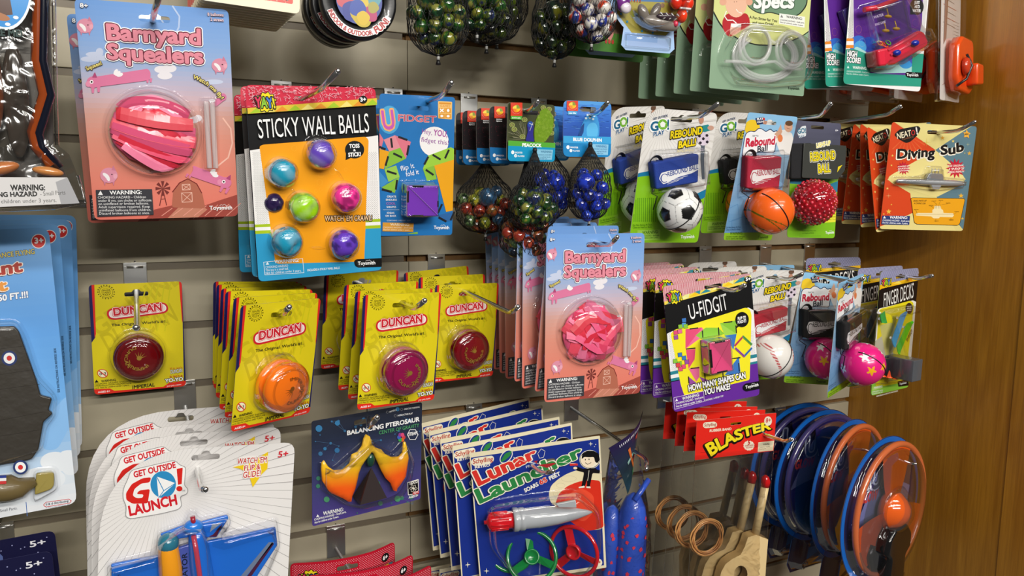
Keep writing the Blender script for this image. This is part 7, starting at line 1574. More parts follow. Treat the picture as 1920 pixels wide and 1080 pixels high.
def fishbowl(label, loc, rot, full=True):
    t = thing('sea_animal_pack', label, 'bath toy', 'fishbowl shaped sea animal packs', loc, rot); W = 75
    o = [(75+math.cos(a)*72*(1 if math.sin(a) < .2 else 1), 70+math.sin(a)*72) for a in [math.radians(128+(284)*i/40) for i in range(41)]]+[(117, 128), (120, 150), (112, 156), (38, 156), (30, 150), (33, 128)]
    c = Card(150, 170, outline=[(x*.87+9.7, y) for x, y in o], base='a8c8f0', edge='9cc0e8'); c.raw([(x*.82+13.5, y*.965+3) for x, y in oval(75, 68, 69, 69, 40)], '4c9cc8', True); c.dz = .015
    c.raw([(30, 90), (120, 84), (124, 110), (100, 134), (50, 134), (28, 112)], 'a89c40', True); c.raw([(36, 60), (60, 40), (90, 44), (112, 60), (110, 92), (40, 96)], '4878b0'); c.raw(rect(46, 140, 104, 151, 2), 'a4c0ec'); c.raw(rect(40, 134, 88, 144, 1), '8cb0e4')
    R = random.Random(3)
    for k in range(24): c.raw(oval(R.uniform(90, 110), R.uniform(30, 100), 3, 3, 8), R.choice(('8c6c50', 'a8745c', '6c8070')))
    for k in range(6): c.line([(40+k*4, 96), (42+k*4, 70)], 1.6, ('c05838', '904028')[k % 2])
    for k in range(20): a = R.uniform(0, 6.28); c.raw(oval(75+math.cos(a)*58, 68+math.sin(a)*64, 1.6, 1.6, 8), '2c8cb0')
    c.done('backing_card', t)
    if full:
        m = MB(W, 0); m.ell(32, 100, 8, 9, 12, 7, '7c3490', 20, 14); p = m.build('purple_fish', PLAS, t); m = MB(W, 0); m.ell(34, 107, 12, 7.5, 7, 5, 'eadfea', 16, 10); m.build('fish_belly', PLAS, p)
        m = MB(W, 0); m.ell(84, 122, 12, 27, 9, 10, '8c847c', 26, 16, rot=Euler((0, 0, .12)).to_matrix()); m.ell(60, 112, 11, 7, 13, 6, '7c746c', 14, 10, rot=Euler((0, 0, -.5)).to_matrix()); m.ell(76, 108, 12, 6, 12, 5, '746c64', 14, 10, rot=Euler((0, 0, .5)).to_matrix()); s_ = m.build('grey_shark', PLAS, t)
        m = MB(W, 0); m.ell(88, 115, 20, 15, 5, 4.5, '3c2c34', 18, 10); m.build('shark_mouth', PLAS, s_)
        m = MB(W, 0); m.ell(102, 122, 19, 3.5, 4, 4, 'e0405c', 12, 8); m.build('tongue', PLAS, s_)
        for k in range(7): m = MB(W, 0); m.tube([(78+k*4, 111+k%2*7, 22), (79+k*4, 114+k%2*3, 26)], 1.2, 'f4f4f0', n=6, rr=[1.3, .2]); m.build('shark_tooth', PLAS, s_)
        m = MB(W, 0); m.ell(114, 82, 12, 12, 12, 9, 'f0381c', 18, 12); m.ell(122, 94, 12, 9, 9, 8, 'ec3418', 16, 10); m.ell(115, 110, 12, 7, 9, 8, 'f0401c', 16, 10); m.ell(106, 94, 12, 8, 9, 7, 'e83018', 14, 10); n_ = m.build('red_sea_horse', PLAS, t)
        for y in (101, 88): m = MB(W, 0); m.box(107, 123, y, y+2.6, 18, 21.2, 'e8e0e0', b=.8); m.build('white_stripe', PLAS, n_)
        m = MB(W, 0); m.ell(70, 50, 12, 22, 12, 9, '8cb4d8', 20, 12); m.build('blue_whale', PLAS, t)
        m = MB(W, 0); m.shell([(x*.78+16.5, y*.93+4) for x, y in oval(75, 68, 69, 69, 34)], 27, .06, rnd=0, lip=3); m.build('blister', CLEAR, t)
        m = MB(W, 0); m.shell(rect(40, 137, 106, 152), 5, .05, rnd=2, lip=2); m.build('base_blister', CLEAR, t)
    return t
def animal_card(label, loc, rot):
    t = thing('picture_card', label, 'toy card', 'green picture cards behind the fishbowls', loc, rot); c = Card(146, 190, 6, base='4c7c2c', edge='78a848'); c.grad([(0, '6c8c50'), (.7, '7c6048'), (.86, '7c6450'), (.9, '4c8430'), (1, '3c7424')], n=16)
    R = random.Random(8)
    for k in range(26): c.line([(5+k*5.4, 130), (5+k*5.4, 172)], .6, R.choice(('5c4438', '8c7460')))
    for x in (14, 22, 46, 132): c.raw([(x, 150), (x+7, 148), (x+9, 168), (x+4, 178), (x-2, 170)], 'c8847c', True)
    for k in range(3): c.raw(oval(12+k*5, 179, 2, 3, 8), 'b03c30'); c.raw(oval(44+k*5, 177, 2, 3, 8), 'b03c30')
    c.done('backing_card', t); return t
def orange_pack(label, loc, rot, i, first=[]):
    t = thing('clamshell_toy', label, 'outdoor toy', 'orange toys in clear clamshells', loc, rot); W = 47.5
    if not first:
        c = Card(95, 245, 4, base='e4ded8', edge='d8d4d0'); R = random.Random(1)
        for k in range(26): y = 205+k*1.2 if k < 20 else 20+k*5; c.line([(58, y), (88, y)], .35, '8c8078')
        for k in range(14): c.line([(8+R.uniform(0, 20), 10+k*9), (60+R.uniform(0, 20), 12+k*9)], .6, ('c85c4c', '8c8480')[k % 2])
        c.line([(10, 222), (22, 218), (26, 224), (60, 226)], .7, 'a83c34'); c.poly([(20, 20), (34, 60), (24, 150), (12, 160)], '9c7868'); a = c.mb.mesh('insert_card', PAPER)
        m = MB(W, 0); m.extr([(-3, -3), (98, -3), (98, 248), (-3, 248)], -7, 8, 'ffffff', 1.5, rnd=5); b = m.mesh('clamshell', CLEAR)
        m = MB(W, 0); m.extr([(14, 162), (34, 148), (84, 150), (90, 162), (90, 228), (74, 236), (24, 232), (12, 214)], 8, 22, 'e8501c', 4, rnd=6); m.extr([(52, 190), (84, 190), (86, 222), (52, 224)], 22, 38, 'e8501c', 3, rnd=5); d = m.mesh('orange_housing', PLAS)
        m = MB(W, 0); m.extr([(10, 165), (34, 150), (80, 156), (86, 180), (80, 228), (30, 232), (12, 214)], -24, -7, 'dc481c', 4, rnd=6); e = m.mesh('orange_back_half', PLAS)
        m = MB(W, 0); m.tube([(30, 178, 28), (36, 196, 34), (24, 216, 30), (12, 226, 20)], 2, '241c1c', n=8); g = m.mesh('black_lever', SOFT)
        m = MB(W, 0); m.lathe(34, 196, [(14, 24), (14, 29), (11, 32), (4, 33)], 'c83c20', n=24); h = m.mesh('round_dial', PLAS); first += [a, b, d, e, g, h]
    mesh_part(first[0], 'insert_card', t); mesh_part(first[1], 'clamshell', t); d = mesh_part(first[2], 'orange_housing', t); mesh_part(first[3], 'orange_back_half', t); mesh_part(first[4], 'black_lever', d); mesh_part(first[5], 'round_dial', d); return t
def gravity_card(label, loc, rot, first=[]):
    t = thing('space_toy_card', label, 'toy card', 'dark rocket printed cards', loc, rot)
    if not first:
        c = Card(130, 200, 8, base='14143a', edge='50507c', holes=[slot(65, 12)]); R = random.Random(5)
        for k in range(30): c.raw(oval(R.uniform(5, 125), R.uniform(5, 60), .7, .7, 6), 'a0a4d0')
        for x, y in ((76, 22), (30, 16)): c.poly([(x, y-10), (x+4, y-4), (x+4, y+5), (x+8, y+11), (x+3, y+9), (x-3, y+9), (x-8, y+11), (x-4, y+5), (x-4, y-4)], '54649c', rnd=1); c.poly([(x-2.5, y+10), (x+2.5, y+10), (x, y+17)], 'b04858')
        c.text('5+', (105, 14), (121, 14), 6.5, 'e8e8f0', k='b'); c.text('GRAVITY', (6, 44), (86, 44), 12, 'd8dcc8', k='h', jit=.04, slant=-.12); first.append(c.mb.mesh('backing_card', PAPER))
    mesh_part(first[0], 'backing_card', t); return t
def curled_card(label, loc, rot, w_=140, bend=16):
    t = thing('party_toy_card', label, 'toy card', 'red dotted cards at the bottom', loc, rot); f = lambda x, y, q=0: (x, y); c = Card(w_, 60, 8, base='c41830', edge='e8a0ac', holes=[slot(w_/2, 13, 28, 6, 2)], th=.6); c.dz = .03
    c.mb.v = []; c.mb.f = []; c.mb.c = []; c.mb.sm = []
    for i in range(28):      # narrow vertical strips so that the card can curl
        for tr in c._cdt([(w_*i/28, -2), (w_*(i+1)/28, -2), (w_*(i+1)/28, 70), (w_*i/28, 70)]): c.mb.face([c.mb.P(*p, 0) for p in tr], 'c41830'); c.mb.face([c.mb.P(*p, -.6) for p in tr[::-1]], 'b01428')
    dots(c, 3, 2, w_-2, 30, 3.2, .5, 'f2c8d0'); c.q += .03
    for i in range(20): a, b = 4+(w_-8)*i/20, 4+(w_-8)*(i+1)/20; c.mb.face([c.mb.P(x, y, c.q) for x, y in ((a, 27), (b, 27), (b, 33), (a, 33))], ('f0d838', '2c8c9c', 'f0f0c0')[i % 3])
    yay(c, 23, 22, 12, 0); c.oval(w_-16, 16, 6, 6, '0c0c0c'); c.text('6+', (w_-20, 18.5), (w_-12, 18.5), 5.5, 'ffffff', k='h')
    for k in range(len(c.mb.v)):
        x, y, z = c.mb.v[k]; s = (x*1000)/(w_/2); c.mb.v[k] = (x, y-bend/1000*(1-s*s)+(.010 if s > .5 else 0)*(s-.5)*1.0, z)
    c.done('curled_card', t); return t
def foam_rocket_bag():
    TL, TR, BR, BL = Vector((.541, -.230, 1.057)), Vector((.640, -.165, 1.080)), Vector((.618, -.185, 1.033)), Vector((.585, -.205, .977))
    t = thing('foam_rocket_bag', 'dark twisted header card over a clear bag holding a blue foam rocket with red flecks', 'toy rocket', None, tuple((TL+TR)/2)); o = (TL+TR)/2
    m = MB(0, 0); n = 10
    def pt(s, v, k=0):
        p = TL.lerp(TR, s).lerp(BL.lerp(BR, s), v)+Vector((.006*math.sin(s*3+v*2), -.010*math.sin(PI*s)*(1-v*.3)-k, 0)); return p-o
    def V(p): m.v.append(tuple(p)); return len(m.v)-1
    for i in range(n):
        for j in range(n):
            q = [(i/n, j/n), ((i+1)/n, j/n), ((i+1)/n, (j+1)/n), (i/n, (j+1)/n)]; cc = mix('241c48', '1c4444', j/n); m.face([V(pt(*x)) for x in q], cc, True); m.face([V(pt(x[0], x[1], -.0006)) for x in q[::-1]], '201c3c', True)
    hc = m.build('header_card', PAPER, t); R = random.Random(7); m = MB(0, 0)
    def quad(s0, v0, s1, v1, wd, col):
        a, b = Vector((s0, v0)), Vector((s1, v1)); d = (b-a).normalized(); nn = Vector((-d.y, d.x))*wd; m.face([V(pt(*p, .0012)) for p in (a+nn, b+nn, b-nn, a-nn)], col)
    for s0, v0, s1, v1, wd, col in ((.3, .25, .42, .75, .03, 'e07030'), (.2, .5, .5, .45, .03, '9cc8c0'), (.55, .15, .7, .7, .045, 'c83020'), (.4, .6, .6, .5, .03, 'c83838'), (.72, .3, .82, .25, .03, 'e8e8f0')): quad(s0, v0, s1, v1, wd, col)
    for row, (s0, s1, v0, v1) in enumerate(((.35, .62, .88, .78), (.62, .9, .72, .6))):
        for k in range(6): s = s0+(s1-s0)*k/6; v = v0+(v1-v0)*k/6; quad(s, v, s+.008, v-.1, .012, '30c060'); quad(s, v-.05, s+.03, v-.06, .012, '30c060')
    for k in range(22): s = .15+.034*k; quad(s, .1, s+.004, .055, .006, 'e8e8f4')
    m.build('header_print', PAPER, hc)
    def rocket(name, base, top, r, L):
        mm_ = MB(0, 0); a = Vector(base)-o; b = Vector(top)-o; d = (b-a).normalized(); P = [a+d*L*k for k in (0, .2, .5, .8, .9, .97, 1)]; rr = [r, r, r, r*.95, r*.8, r*.5, r*.1]
        mm_.tube([(p.x*1000, -p.z*1000, -p.y*1000) for p in P], r, '2c54c4', n=24, rr=rr); ro = mm_.build(name, mat('foam_blue', .45, coat=.7, bump=.5, bscale=220), t); mm_ = MB(0, 0)
        for k in range(170):
            s = R.uniform(.0, .9); an = R.uniform(0, 2*PI); c0 = a+d*L*s; u_ = d.orthogonal().normalized(); w__ = d.cross(u_); rad_ = (r if s < .8 else r*(1-(s-.8)*3))+.3; e = (u_*math.cos(an)+w__*math.sin(an)); pc = c0+e*rad_/1000; tt = d.cross(e)
            pts = [pc+d*math.cos(x)*R.uniform(.0018, .0045)+tt*math.sin(x)*R.uniform(.0014, .0038) for x in (0, 1.2, 2.4, 3.6, 4.8)]
            ids = []
            for p in pts: mm_.v.append(tuple(p)); ids.append(len(mm_.v)-1)
            mm_.face(ids, 'e83c54')
        mm_.build('red_flecks', mat('fleck', .5), ro)
    rocket('foam_rocket', (.600, -.200, .78), (.604, -.200, .975), 21, .195); rocket('foam_rocket', (.560, -.185, .78), (.586, -.180, .97), 16, .175)
    mm_ = MB(0, 0); p0, p1 = Vector((.598, -.21, .968))-o, Vector((.628, -.20, .99))-o; mm_.tube([(p.x*1000, -p.z*1000, -p.y*1000) for p in (p0, p1)], 4, '2c54c4', n=12); mm_.build('rocket_tail', mat('foam_blue'), t)
    m = MB(0, 0); rows = []
    for j in range(24):
        z = .98-j*.0085+.06*(1-min(1, j/5)); v = min(1, j/6); row = []
        for i in range(25):
            a = 2*PI*i/24; cx, cy = .590+.002*v, -.195; row.append(V(Vector((cx+math.cos(a)*(.022+.020*v+.0015*math.sin(5*a+j)), cy+math.sin(a)*(.008+.022*v+.001*math.sin(3*a+j*.7)), z))-o))
        rows.append(row)
    for a, b in zip(rows, rows[1:]):
        for i in range(24): m.face((a[i], b[i], b[i+1], a[i+1]), (1, 1, 1), True)
    m.build('clear_bag', FILM, t); return t
def foil_pouch():
    t = thing('squeeze_toy_pouch', 'crinkled clear pouch with brown stretchy toy inside at the far edge', 'squeeze toy', None, (-.128, -.26, 1.66)); W = 95
    # local mm: u 0..190 (95 = centre), v down
    ED = ((0, 169), (111, 169), (190, 166), (236, 165), (243, 173), (262, 179), (290, 184))
    def edge(v):
        for (v0, e0), (v1, e1) in zip(ED, ED[1:]):
            if v <= v1: return e0+(e1-e0)*(v-v0)/(v1-v0)
        return 184
    R = random.Random(3); V_ = 44; U = 34; m = MB(W, 0)
    for sgn in (1, -1):
        rows = []
        for j in range(V_+1):
            v = 290*j/V_; e = edge(v); row = []
            for i in range(U+1):
                s = i/U; u = e*s; k = math.sin(PI*s)**.5*math.sin(PI*min(1, max(0, (284-v)/60))/2 if v > 224 else PI/2); row.append(m.P(u, v, sgn*(1+13*k+2.4*k*math.sin(u*.16+v*.11)*math.sin(v*.09-u*.05)) if 0 < i < U else 0))
            rows.append(row)
        for a, b in zip(rows, rows[1:]):
            for i in range(U): m.face((a[i], b[i], b[i+1], a[i+1]), (1, 1, 1), True)
    m.build('clear_pouch', FOILF, t)
    c = bare(190, q=-12); c.mb.ou = 95
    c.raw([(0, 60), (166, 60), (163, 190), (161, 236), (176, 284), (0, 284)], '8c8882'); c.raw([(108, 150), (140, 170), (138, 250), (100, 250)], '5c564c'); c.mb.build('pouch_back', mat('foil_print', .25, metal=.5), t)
    D_ = DARKP
    m = MB(W, 0); m.tube([(157, 70, 3), (158, 111, 3), (154, 166, 4), (158, 194, 4), (147, 226, 4), (149, 238, 4), (160, 254, 4)], 5, '8c3c12', n=12, rr=[5, 5, 5, 5, 4.5, 4.5, 5]); toy = m.build('stretchy_leg', D_, t)
    m = MB(W, 0); m.tube([(162, 70, 5), (162, 111, 5), (158, 166, 6), (162.5, 194, 6), (151.5, 227, 5), (153.5, 239, 5), (166, 256, 5)], 3.6, '0c1020', n=10); m.build('dark_stripe', D_, toy)
    m = MB(W, 0); m.ell(157, 259, 8, 12, 4.2, 6, 'c88448', 20, 12, rot=Euler((0, 0, .15)).to_matrix()); m.ell(120, 258, 8, 17, 6, 8, 'b87040', 20, 12, rot=Euler((0, 0, -.25)).to_matrix()); m.build('toy_foot', D_, toy)
    m = MB(W, 0); m.ell(116, 190, 1, 12, 44, 9, '8c4c2c', 24, 16); m.ell(136, 200, -2, 10, 48, 6, '4c443c', 20, 14); m.build('toy_body', D_, t)
    c = bare(190, q=17.5); c.mb.ou = 95
    c.raw(oval(133, 106, 22, 39, 40), 'e8f0f4'); c.raw(oval(133, 106, 20.5, 36.5, 40), '1c8cd8'); c.raw([(112, 80), (134, 78), (138, 112), (134, 126), (120, 128), (112, 118)], 'd89878'); c.raw([(128, 116), (138, 110), (140, 132), (130, 134)], '4c2c20'); c.raw(oval(129, 134, 9, 3.2, 20, .2), 'a86c40')
    for x, y in ((119, 134), (136, 140), (142, 134)): c.raw(oval(x, y, 2, 1.4, 10), 'f4f8fa')
    c.text('SQUEEZE ME!', (106, 150), (146, 149), 5.2, '1c3c38', k='h'); c.mb.build('oval_label', mat('label_gloss', .2, coat=.8), t)
    c = bare(190, q=18); c.mb.ou = 95; c.raw([(0, 266), (172, 264), (180, 286), (0, 296)], 'd4d2d2'); c.raw([(163, 268), (172, 264), (180, 286), (166, 287)], 'a4a4a8')
    c.text('WARNING:', (130, 275.5), (155, 275), 4.6, '202020', k='h'); c.text('CHOKING HAZARD', (105, 281.5), (149, 280), 3.8, '202020', k='h'); c.text('- Small Parts', (151, 280), (170, 278.5), 3.6, '606060', k='n'); c.text('for children under 3 years.', (116, 286.5), (163, 285), 3.2, '606060', k='n'); c.mb.build('warning_label', PAPER, t)
    m = MB(W, 0); m.tube([(168, 0, 0), (169, 111, 1), (166, 190, 1), (164.5, 236, 1)], 1.6, 'ffffff', n=6); m.tube([(179, 262, 0), (184, 286, 0), (160, 291, 0), (0, 298, 0)], 1.3, 'ffffff', n=6); m.build('pouch_seam', FOILF, t); return t
# ================================================ the wall of slats and the wooden side panel
def slot_z(n): return 1.6-.0762*n
def wall_mat(name, a, b, s1, rough=.5, stretch=(1, 1, 1), dist=0):
    m = bpy.data.materials.new(name); m.use_nodes = True; nt = m.node_tree; p = nt.nodes['Principled BSDF']; p.inputs['Roughness'].default_value = rough
    tc = nt.nodes.new('ShaderNodeTexCoord'); mp = nt.nodes.new('ShaderNodeMapping'); mp.inputs['Scale'].default_value = stretch; n = nt.nodes.new('ShaderNodeTexNoise'); n.inputs['Scale'].default_value = s1; n.inputs['Detail'].default_value = 6; n.inputs['Distortion'].default_value = dist
    r = nt.nodes.new('ShaderNodeValToRGB'); r.color_ramp.elements[0].color = (*hx(a), 1); r.color_ramp.elements[1].color = (*hx(b), 1); r.color_ramp.elements[0].position = .34; r.color_ramp.elements[1].position = .66
    nt.links.new(tc.outputs['Object'], mp.inputs[0]); nt.links.new(mp.outputs[0], n.inputs['Vector']); nt.links.new(n.outputs['Fac'], r.inputs[0]); nt.links.new(r.outputs[0], p.inputs['Base Color'])
    return m
SLAT = wall_mat('beige_laminate', 'a89f88', 'b2a992', 9, .45)
INSERT = wall_mat('groove_insert', '6c6252', '7a705e', 12, .5); MDF = wall_mat('brown_fibreboard', '6a4a26', '7c5a30', 60, .8)
OAK = wall_mat('varnished_oak_veneer', 'a46c1a', 'bc8226', 11, .33, (1, 3.2, .32), 1.1)
nt = OAK.node_tree; n2 = nt.nodes.new('ShaderNodeTexNoise'); n2.inputs['Scale'].default_value = 70; n2.inputs['Detail'].default_value = 5; mp2 = nt.nodes.new('ShaderNodeMapping'); mp2.inputs['Scale'].default_value = (1, 7, .18); tc2 = nt.nodes.new('ShaderNodeTexCoord')
mx = nt.nodes.new('ShaderNodeMix'); mx.data_type = 'RGBA'; mx.blend_type = 'MULTIPLY'; mx.inputs[0].default_value = .5; rr = nt.nodes.new('ShaderNodeValToRGB'); rr.color_ramp.elements[0].position = .3; rr.color_ramp.elements[0].color = (.62, .58, .52, 1); rr.color_ramp.elements[1].position = .62; rr.color_ramp.elements[1].color = (1, 1, 1, 1)
pb = nt.nodes['Principled BSDF']; old = pb.inputs['Base Color'].links[0].from_socket
nt.links.new(tc2.outputs['Object'], mp2.inputs[0]); nt.links.new(mp2.outputs[0], n2.inputs['Vector']); nt.links.new(n2.outputs['Fac'], rr.inputs[0]); nt.links.new(old, mx.inputs[6]); nt.links.new(rr.outputs[0], mx.inputs[7]); nt.links.new(mx.outputs[2], pb.inputs['Base Color'])
bpn = nt.nodes.new('ShaderNodeBump'); bpn.inputs['Strength'].default_value = .12; bpn.inputs['Distance'].default_value = .001; nt.links.new(n2.outputs['Fac'], bpn.inputs['Height']); nt.links.new(bpn.outputs[0], pb.inputs['Normal'])
def world_box(name, x0, x1, y0, y1, z0, z1, m, parent=None, bev=0, kind=None):
    me = bpy.data.meshes.new(name); v = [(x, y, z) for z in (z0, z1) for y in (y0, y1) for x in (x0, x1)]
    if bev:      # chamfered front edges
        v = [(x0, y1, z0), (x1, y1, z0), (x1, y1, z1), (x0, y1, z1), (x0, y0+bev, z0), (x1, y0+bev, z0), (x1, y0+bev, z1), (x0, y0+bev, z1), (x0+bev*.4, y0, z0+bev), (x1-bev*.4, y0, z0+bev), (x1-bev*.4, y0, z1-bev), (x0+bev*.4, y0, z1-bev)]
        f = [(0, 3, 2, 1), (8, 9, 10, 11), (4, 5, 9, 8), (5, 6, 10, 9), (6, 7, 11, 10), (7, 4, 8, 11), (0, 1, 5, 4), (1, 2, 6, 5), (2, 3, 7, 6), (3, 0, 4, 7)]
    else: f = [(0, 2, 3, 1), (4, 5, 7, 6), (0, 1, 5, 4), (2, 6, 7, 3), (0, 4, 6, 2), (1, 3, 7, 5)]
    me.from_pydata(v, [], f); me.materials.append(m); o = bpy.data.objects.new(name, me); C.objects.link(o); o.parent = parent
    if kind: o['kind'] = kind
    return o
XL, XJ, XR = -.95, .3468, 1.2512; ZT, ZB = 2.13, .45
wall = world_box('wall_back', XL, XR+.02, .013, .03, ZB, ZT, MDF, kind='structure')
for x0, x1, left in ((XL, XJ-.0004, 1), (XJ+.0004, XR-.0006, 0)):
    for n in range(-7, 16):
        zt, zb = slot_z(n)-.0092, slot_z(n+1)
        world_box('slat', x0, x1, 0, .0095, zb, zt, SLAT, wall, bev=.0006)
        if left: world_box('groove_insert', x0, x1-.006, .0025, .0125, zt, zt+.0088, INSERT, wall)
        else: world_box('groove_core', x0, x1, .0085, .0125, zt, zt+.0088, MDF, wall)
side = world_box('wall_right', XR, XR+.02, -.312, .03, ZB, ZT, OAK, kind='structure')
trim = world_box('trim_1', XR-.0015, XR+.07, -.36, -.3128, ZB, ZT, OAK, kind='structure', bev=.0015)

# ================================================ pegs
def peg(n, rx, bend, tip, label, zr=None, Db=.25, Dt=.28, r=2.9):
    z0 = slot_z(n); zr = zr or z0-.034; t = thing('display_hook', label, 'hook', 'chrome display hooks', (rx, 0, z0))
    m = MB(0, 0); m.extr([(-13, 3), (13, 3), (13, 46), (-13, 46)], .3, 2.2, 'd8d8d6', .4, rnd=1); m.extr([(-13, -1), (13, -1), (13, 4), (-13, 4)], -2, 1.8, 'e8e8e6', .4, rnd=.8); m.build('bracket', PLATE, t)
    m = MB(0, 0); m.tube([(-9, 4.5, 2.6), (9, 4.5, 2.6)], 1.6, 'e8e8e6', n=8); m.box(-13, 13, -4.5, -.2, -2.6, -.6, 'd4d4d2'); m.build('bracket_lip', PLATE, t)
    m = MB(0, 0); m.ell(0, -2.2, -.4, 2, 1.6, .5, '1c1816', 12, 6); m.build('screw_hole', SOFT, t)
    P0 = Vector((rx, -.002, zr)); P1 = Vector((bend[0], -Db, bend[1])); P2 = Vector((tip[0], -Dt, tip[1])); d1 = (P1-P0).normalized(); d2 = (P2-P1).normalized()
    pts = [P0, P0.lerp(P1, .5), P1-d1*.008, P1-d1*.002+d2*.002, P1+d2*.008, P2]
    m = MB(0, 0); m.tube([((p.x-rx)*1000, -(p.z-z0)*1000, -p.y*1000) for p in pts], r, 'dadada', n=14, rr=[r]*5+[r]); e = pts[-1]; m.ell((e.x-rx)*1000, -(e.z-z0)*1000, -e.y*1000, r, r, r*.8, 'dadada', 12, 8); m.build('rod', CHROME, t); return t
for a in ((0, .026, (.024, 1.546), (.029, 1.559), 'chrome hook through the uppermost pig balloon card'),
    (1, .177, (.174, 1.488), (.184, 1.502), 'chrome hook holding the sticky ball cards'),
    (1, .326, (.303, 1.489), (.302, 1.499), 'chrome hook holding the plain blue folding cube cards'),
    (1, .654, (.654, 1.484), (.654, 1.497), 'chrome hook holding the soccer ball rebound cards'),
    (1, .85, (.862, 1.495), (.846, 1.508), 'chrome hook above the neon rebound card with orange ball'),
    (1, .985, (.994, 1.503), (.982, 1.512), 'long chrome hook above the light-up ball card'),
    (1, 1.165, (1.152, 1.486), (1.148, 1.498), 'chrome hook holding the diving submarine cards'),
    (4, -.003, (-.003, 1.256), (-.004, 1.262), 'long bare chrome hook in front of the lone yo-yo card'),
    (4, .133, (.130, 1.261), (.132, 1.273), 'chrome hook through the orange yo-yo stack'),
    (4, .269, (.271, 1.259), (.272, 1.272), 'chrome hook through the magenta yo-yo stack'),
    (4, .388, (.388, 1.247), (.382, 1.259), 'chrome hook sticking far out over the red yo-yo card beside the pig cards'),
    (3, .517, (.521, 1.323), (.512, 1.335), 'chrome hook through the deep stack of pig balloon cards'),
    (4, .71, (.723, 1.257), (.711, 1.269), 'chrome hook through the pink folding cube cards'),
    (4, 1.013, (.949, 1.258), (.931, 1.269), 'chrome hook through the pink star ball cards'),
    (4, 1.12, (1.089, 1.259), (1.079, 1.267), 'chrome hook through the finger skateboard cards'),
    (6, .047, (.047, 1.090), (.049, 1.100), 'chrome hook pointing down over the white glider cards'),
    (6, .285, (.218, 1.132), (.219, 1.151), 'chrome hook through the winged reptile card', 1.101),
    (7, .448, (.434, 1.046), (.431, 1.060), 'chrome hook through the rocket launcher cards'),
    (7, .80, (.830, 1.033), (.810, 1.048), 'chrome hook through the red rubber band toy headers'),
    (9, .236, (.240, .882), (.240, .890), 'chrome hook carrying the red dotted cards')): peg(*a)
peg(1, .438, (.441, 1.486), (.441, 1.495), 'short chrome hook holding the outer space and peacock marble cards', Db=.192, Dt=.208)
peg(1, .551, (.535, 1.487), (.531, 1.497), 'chrome hook holding the blue dolphin marble cards', Db=.195, Dt=.222)
peg(4, .877, (.862, 1.262), (.859, 1.273), 'chrome hook through the baseball rebound cards', Db=.21, Dt=.235)
peg(7, .618, (.594, 1.037), (.569, 1.040), 'black chrome hook reaching out to the foam rocket bag', Db=.24, Dt=.275, zr=1.042)
peg(8, 1.07, (1.07, .969), (1.07, .975), 'chrome rod skewering the round flying disc packs', zr=.966, Db=.262, Dt=.284, r=2)
for n, x, z, l in ((-2, .135, 1.694, 'hook behind the stacked red puzzle cards'), (-1, .215, 1.645, 'hook behind the round black tins'), (-2, .315, 1.712, 'hook above the nearest green marble bag'), (-2, .435, 1.712, 'hook above the darkest marble bags'), (-2, .51, 1.712, 'hook above the white swirl marble bag'), (-2, .605, 1.73, 'hook above the fishbowl packs'), (-3, .79, 1.78, 'hook above the straw glasses cards'), (-3, 1.01, 1.77, 'hook above the water game cards'), (-2, 1.2, 1.75, 'hook above the orange clamshell toys'), (3, -.16, 1.335, 'hook behind the blue warplane cards'), (-1, -.128, 1.655, 'hook behind the crinkled toy pouch'), (8, -.16, .998, 'hook behind the dark rocket printed cards'), (9, .437, .872, 'hook behind the lowest rocket launcher cards')):
    peg(n, x, (x, z), (x, z+.012), 'chrome '+l, zr=z)

# ================================================ every pack, one by one
G1 = 'winged pig balloon cards'
barn_pack('barn_left', 'large pig balloon card with neatly folded pink balloons, high above the lone yo-yo card')
barn_pack('barn_left_back', 'shadowed pig balloon card tucked behind the uppermost one')
for k, l in zip(range(1, 9), ('pig balloon card with tangled pink balloons, frontmost of the deep stack', 'second pig balloon card of the deep stack, just behind the tangled balloons', 'third pig balloon card of the deep stack, its title partly showing', 'fourth pig balloon card of the deep stack', 'fifth pig balloon card of the deep stack, under the marbles', 'sixth pig balloon card of the deep stack', 'seventh pig balloon card of the deep stack', 'rearmost pig balloon card of the deep stack, nearest the slats')): barn_pack('barn_c%d' % k, l, 2, 1)
sp = sticky_pack()
for k, l in ((2, 'sticky ball card directly behind the front one, its dark edge showing'), (3, 'rearmost sticky ball card, lower and farther back')): dup(sp, 'sticky%d' % k, l)
uf = ufidget_pack(); dup(uf, 'ufidget2', 'second blue folding cube card, only a sliver seen beside the sticky balls')
space_pack('space1', 'rearmost outer space marble card, a dark sliver by the blue cube card'); space_pack('space2', 'second outer space marble card from the back, above dim mixed marbles', (28, 64, 99, 80, 68), 'mixed', 5)
space_pack('space3', 'third outer space marble card from the back'); space_pack('space4', 'outer space marble card beside the peacock one, its bag hanging lowest', (46, 66, 127, 72, 60), 'mixed', 9)
peacock_pack(); dolphin_pack('dolphin2', 'blue dolphin marble card half hidden behind the peacock card', False); dolphin_pack('dolphin1', 'fully visible blue dolphin card above a net of glossy blue marbles')
rebound_pack('gp1', 'white and green card with a soccer ball and blue wristband, frontmost', 'gp', 'soccer', '1c3c94'); rebound_pack('gp2', 'tilted soccer ball card with blue wristband behind the front one', 'gp', 'soccer', '1c3c94')
rebound_pack('gp3', 'white and green card with a basketball and black wristband', 'gp', 'basket', '141416'); rebound_pack('neon1', 'light blue card with a large orange ball and red wristband', 'neon', 'basket2', 'b0203c'); light_pack()
dv = diving_pack()
for k, l in ((2, 'second diving submarine card, its orange side fanned out'), (3, 'third diving submarine card of the fanned stack'), (4, 'fourth diving submarine card, a thin orange edge'), (5, 'rearmost diving submarine card in deep shade')): dup(dv, 'dive%d' % k, l).location.x = min(POSE['dive%d' % k][0], 1.1735)
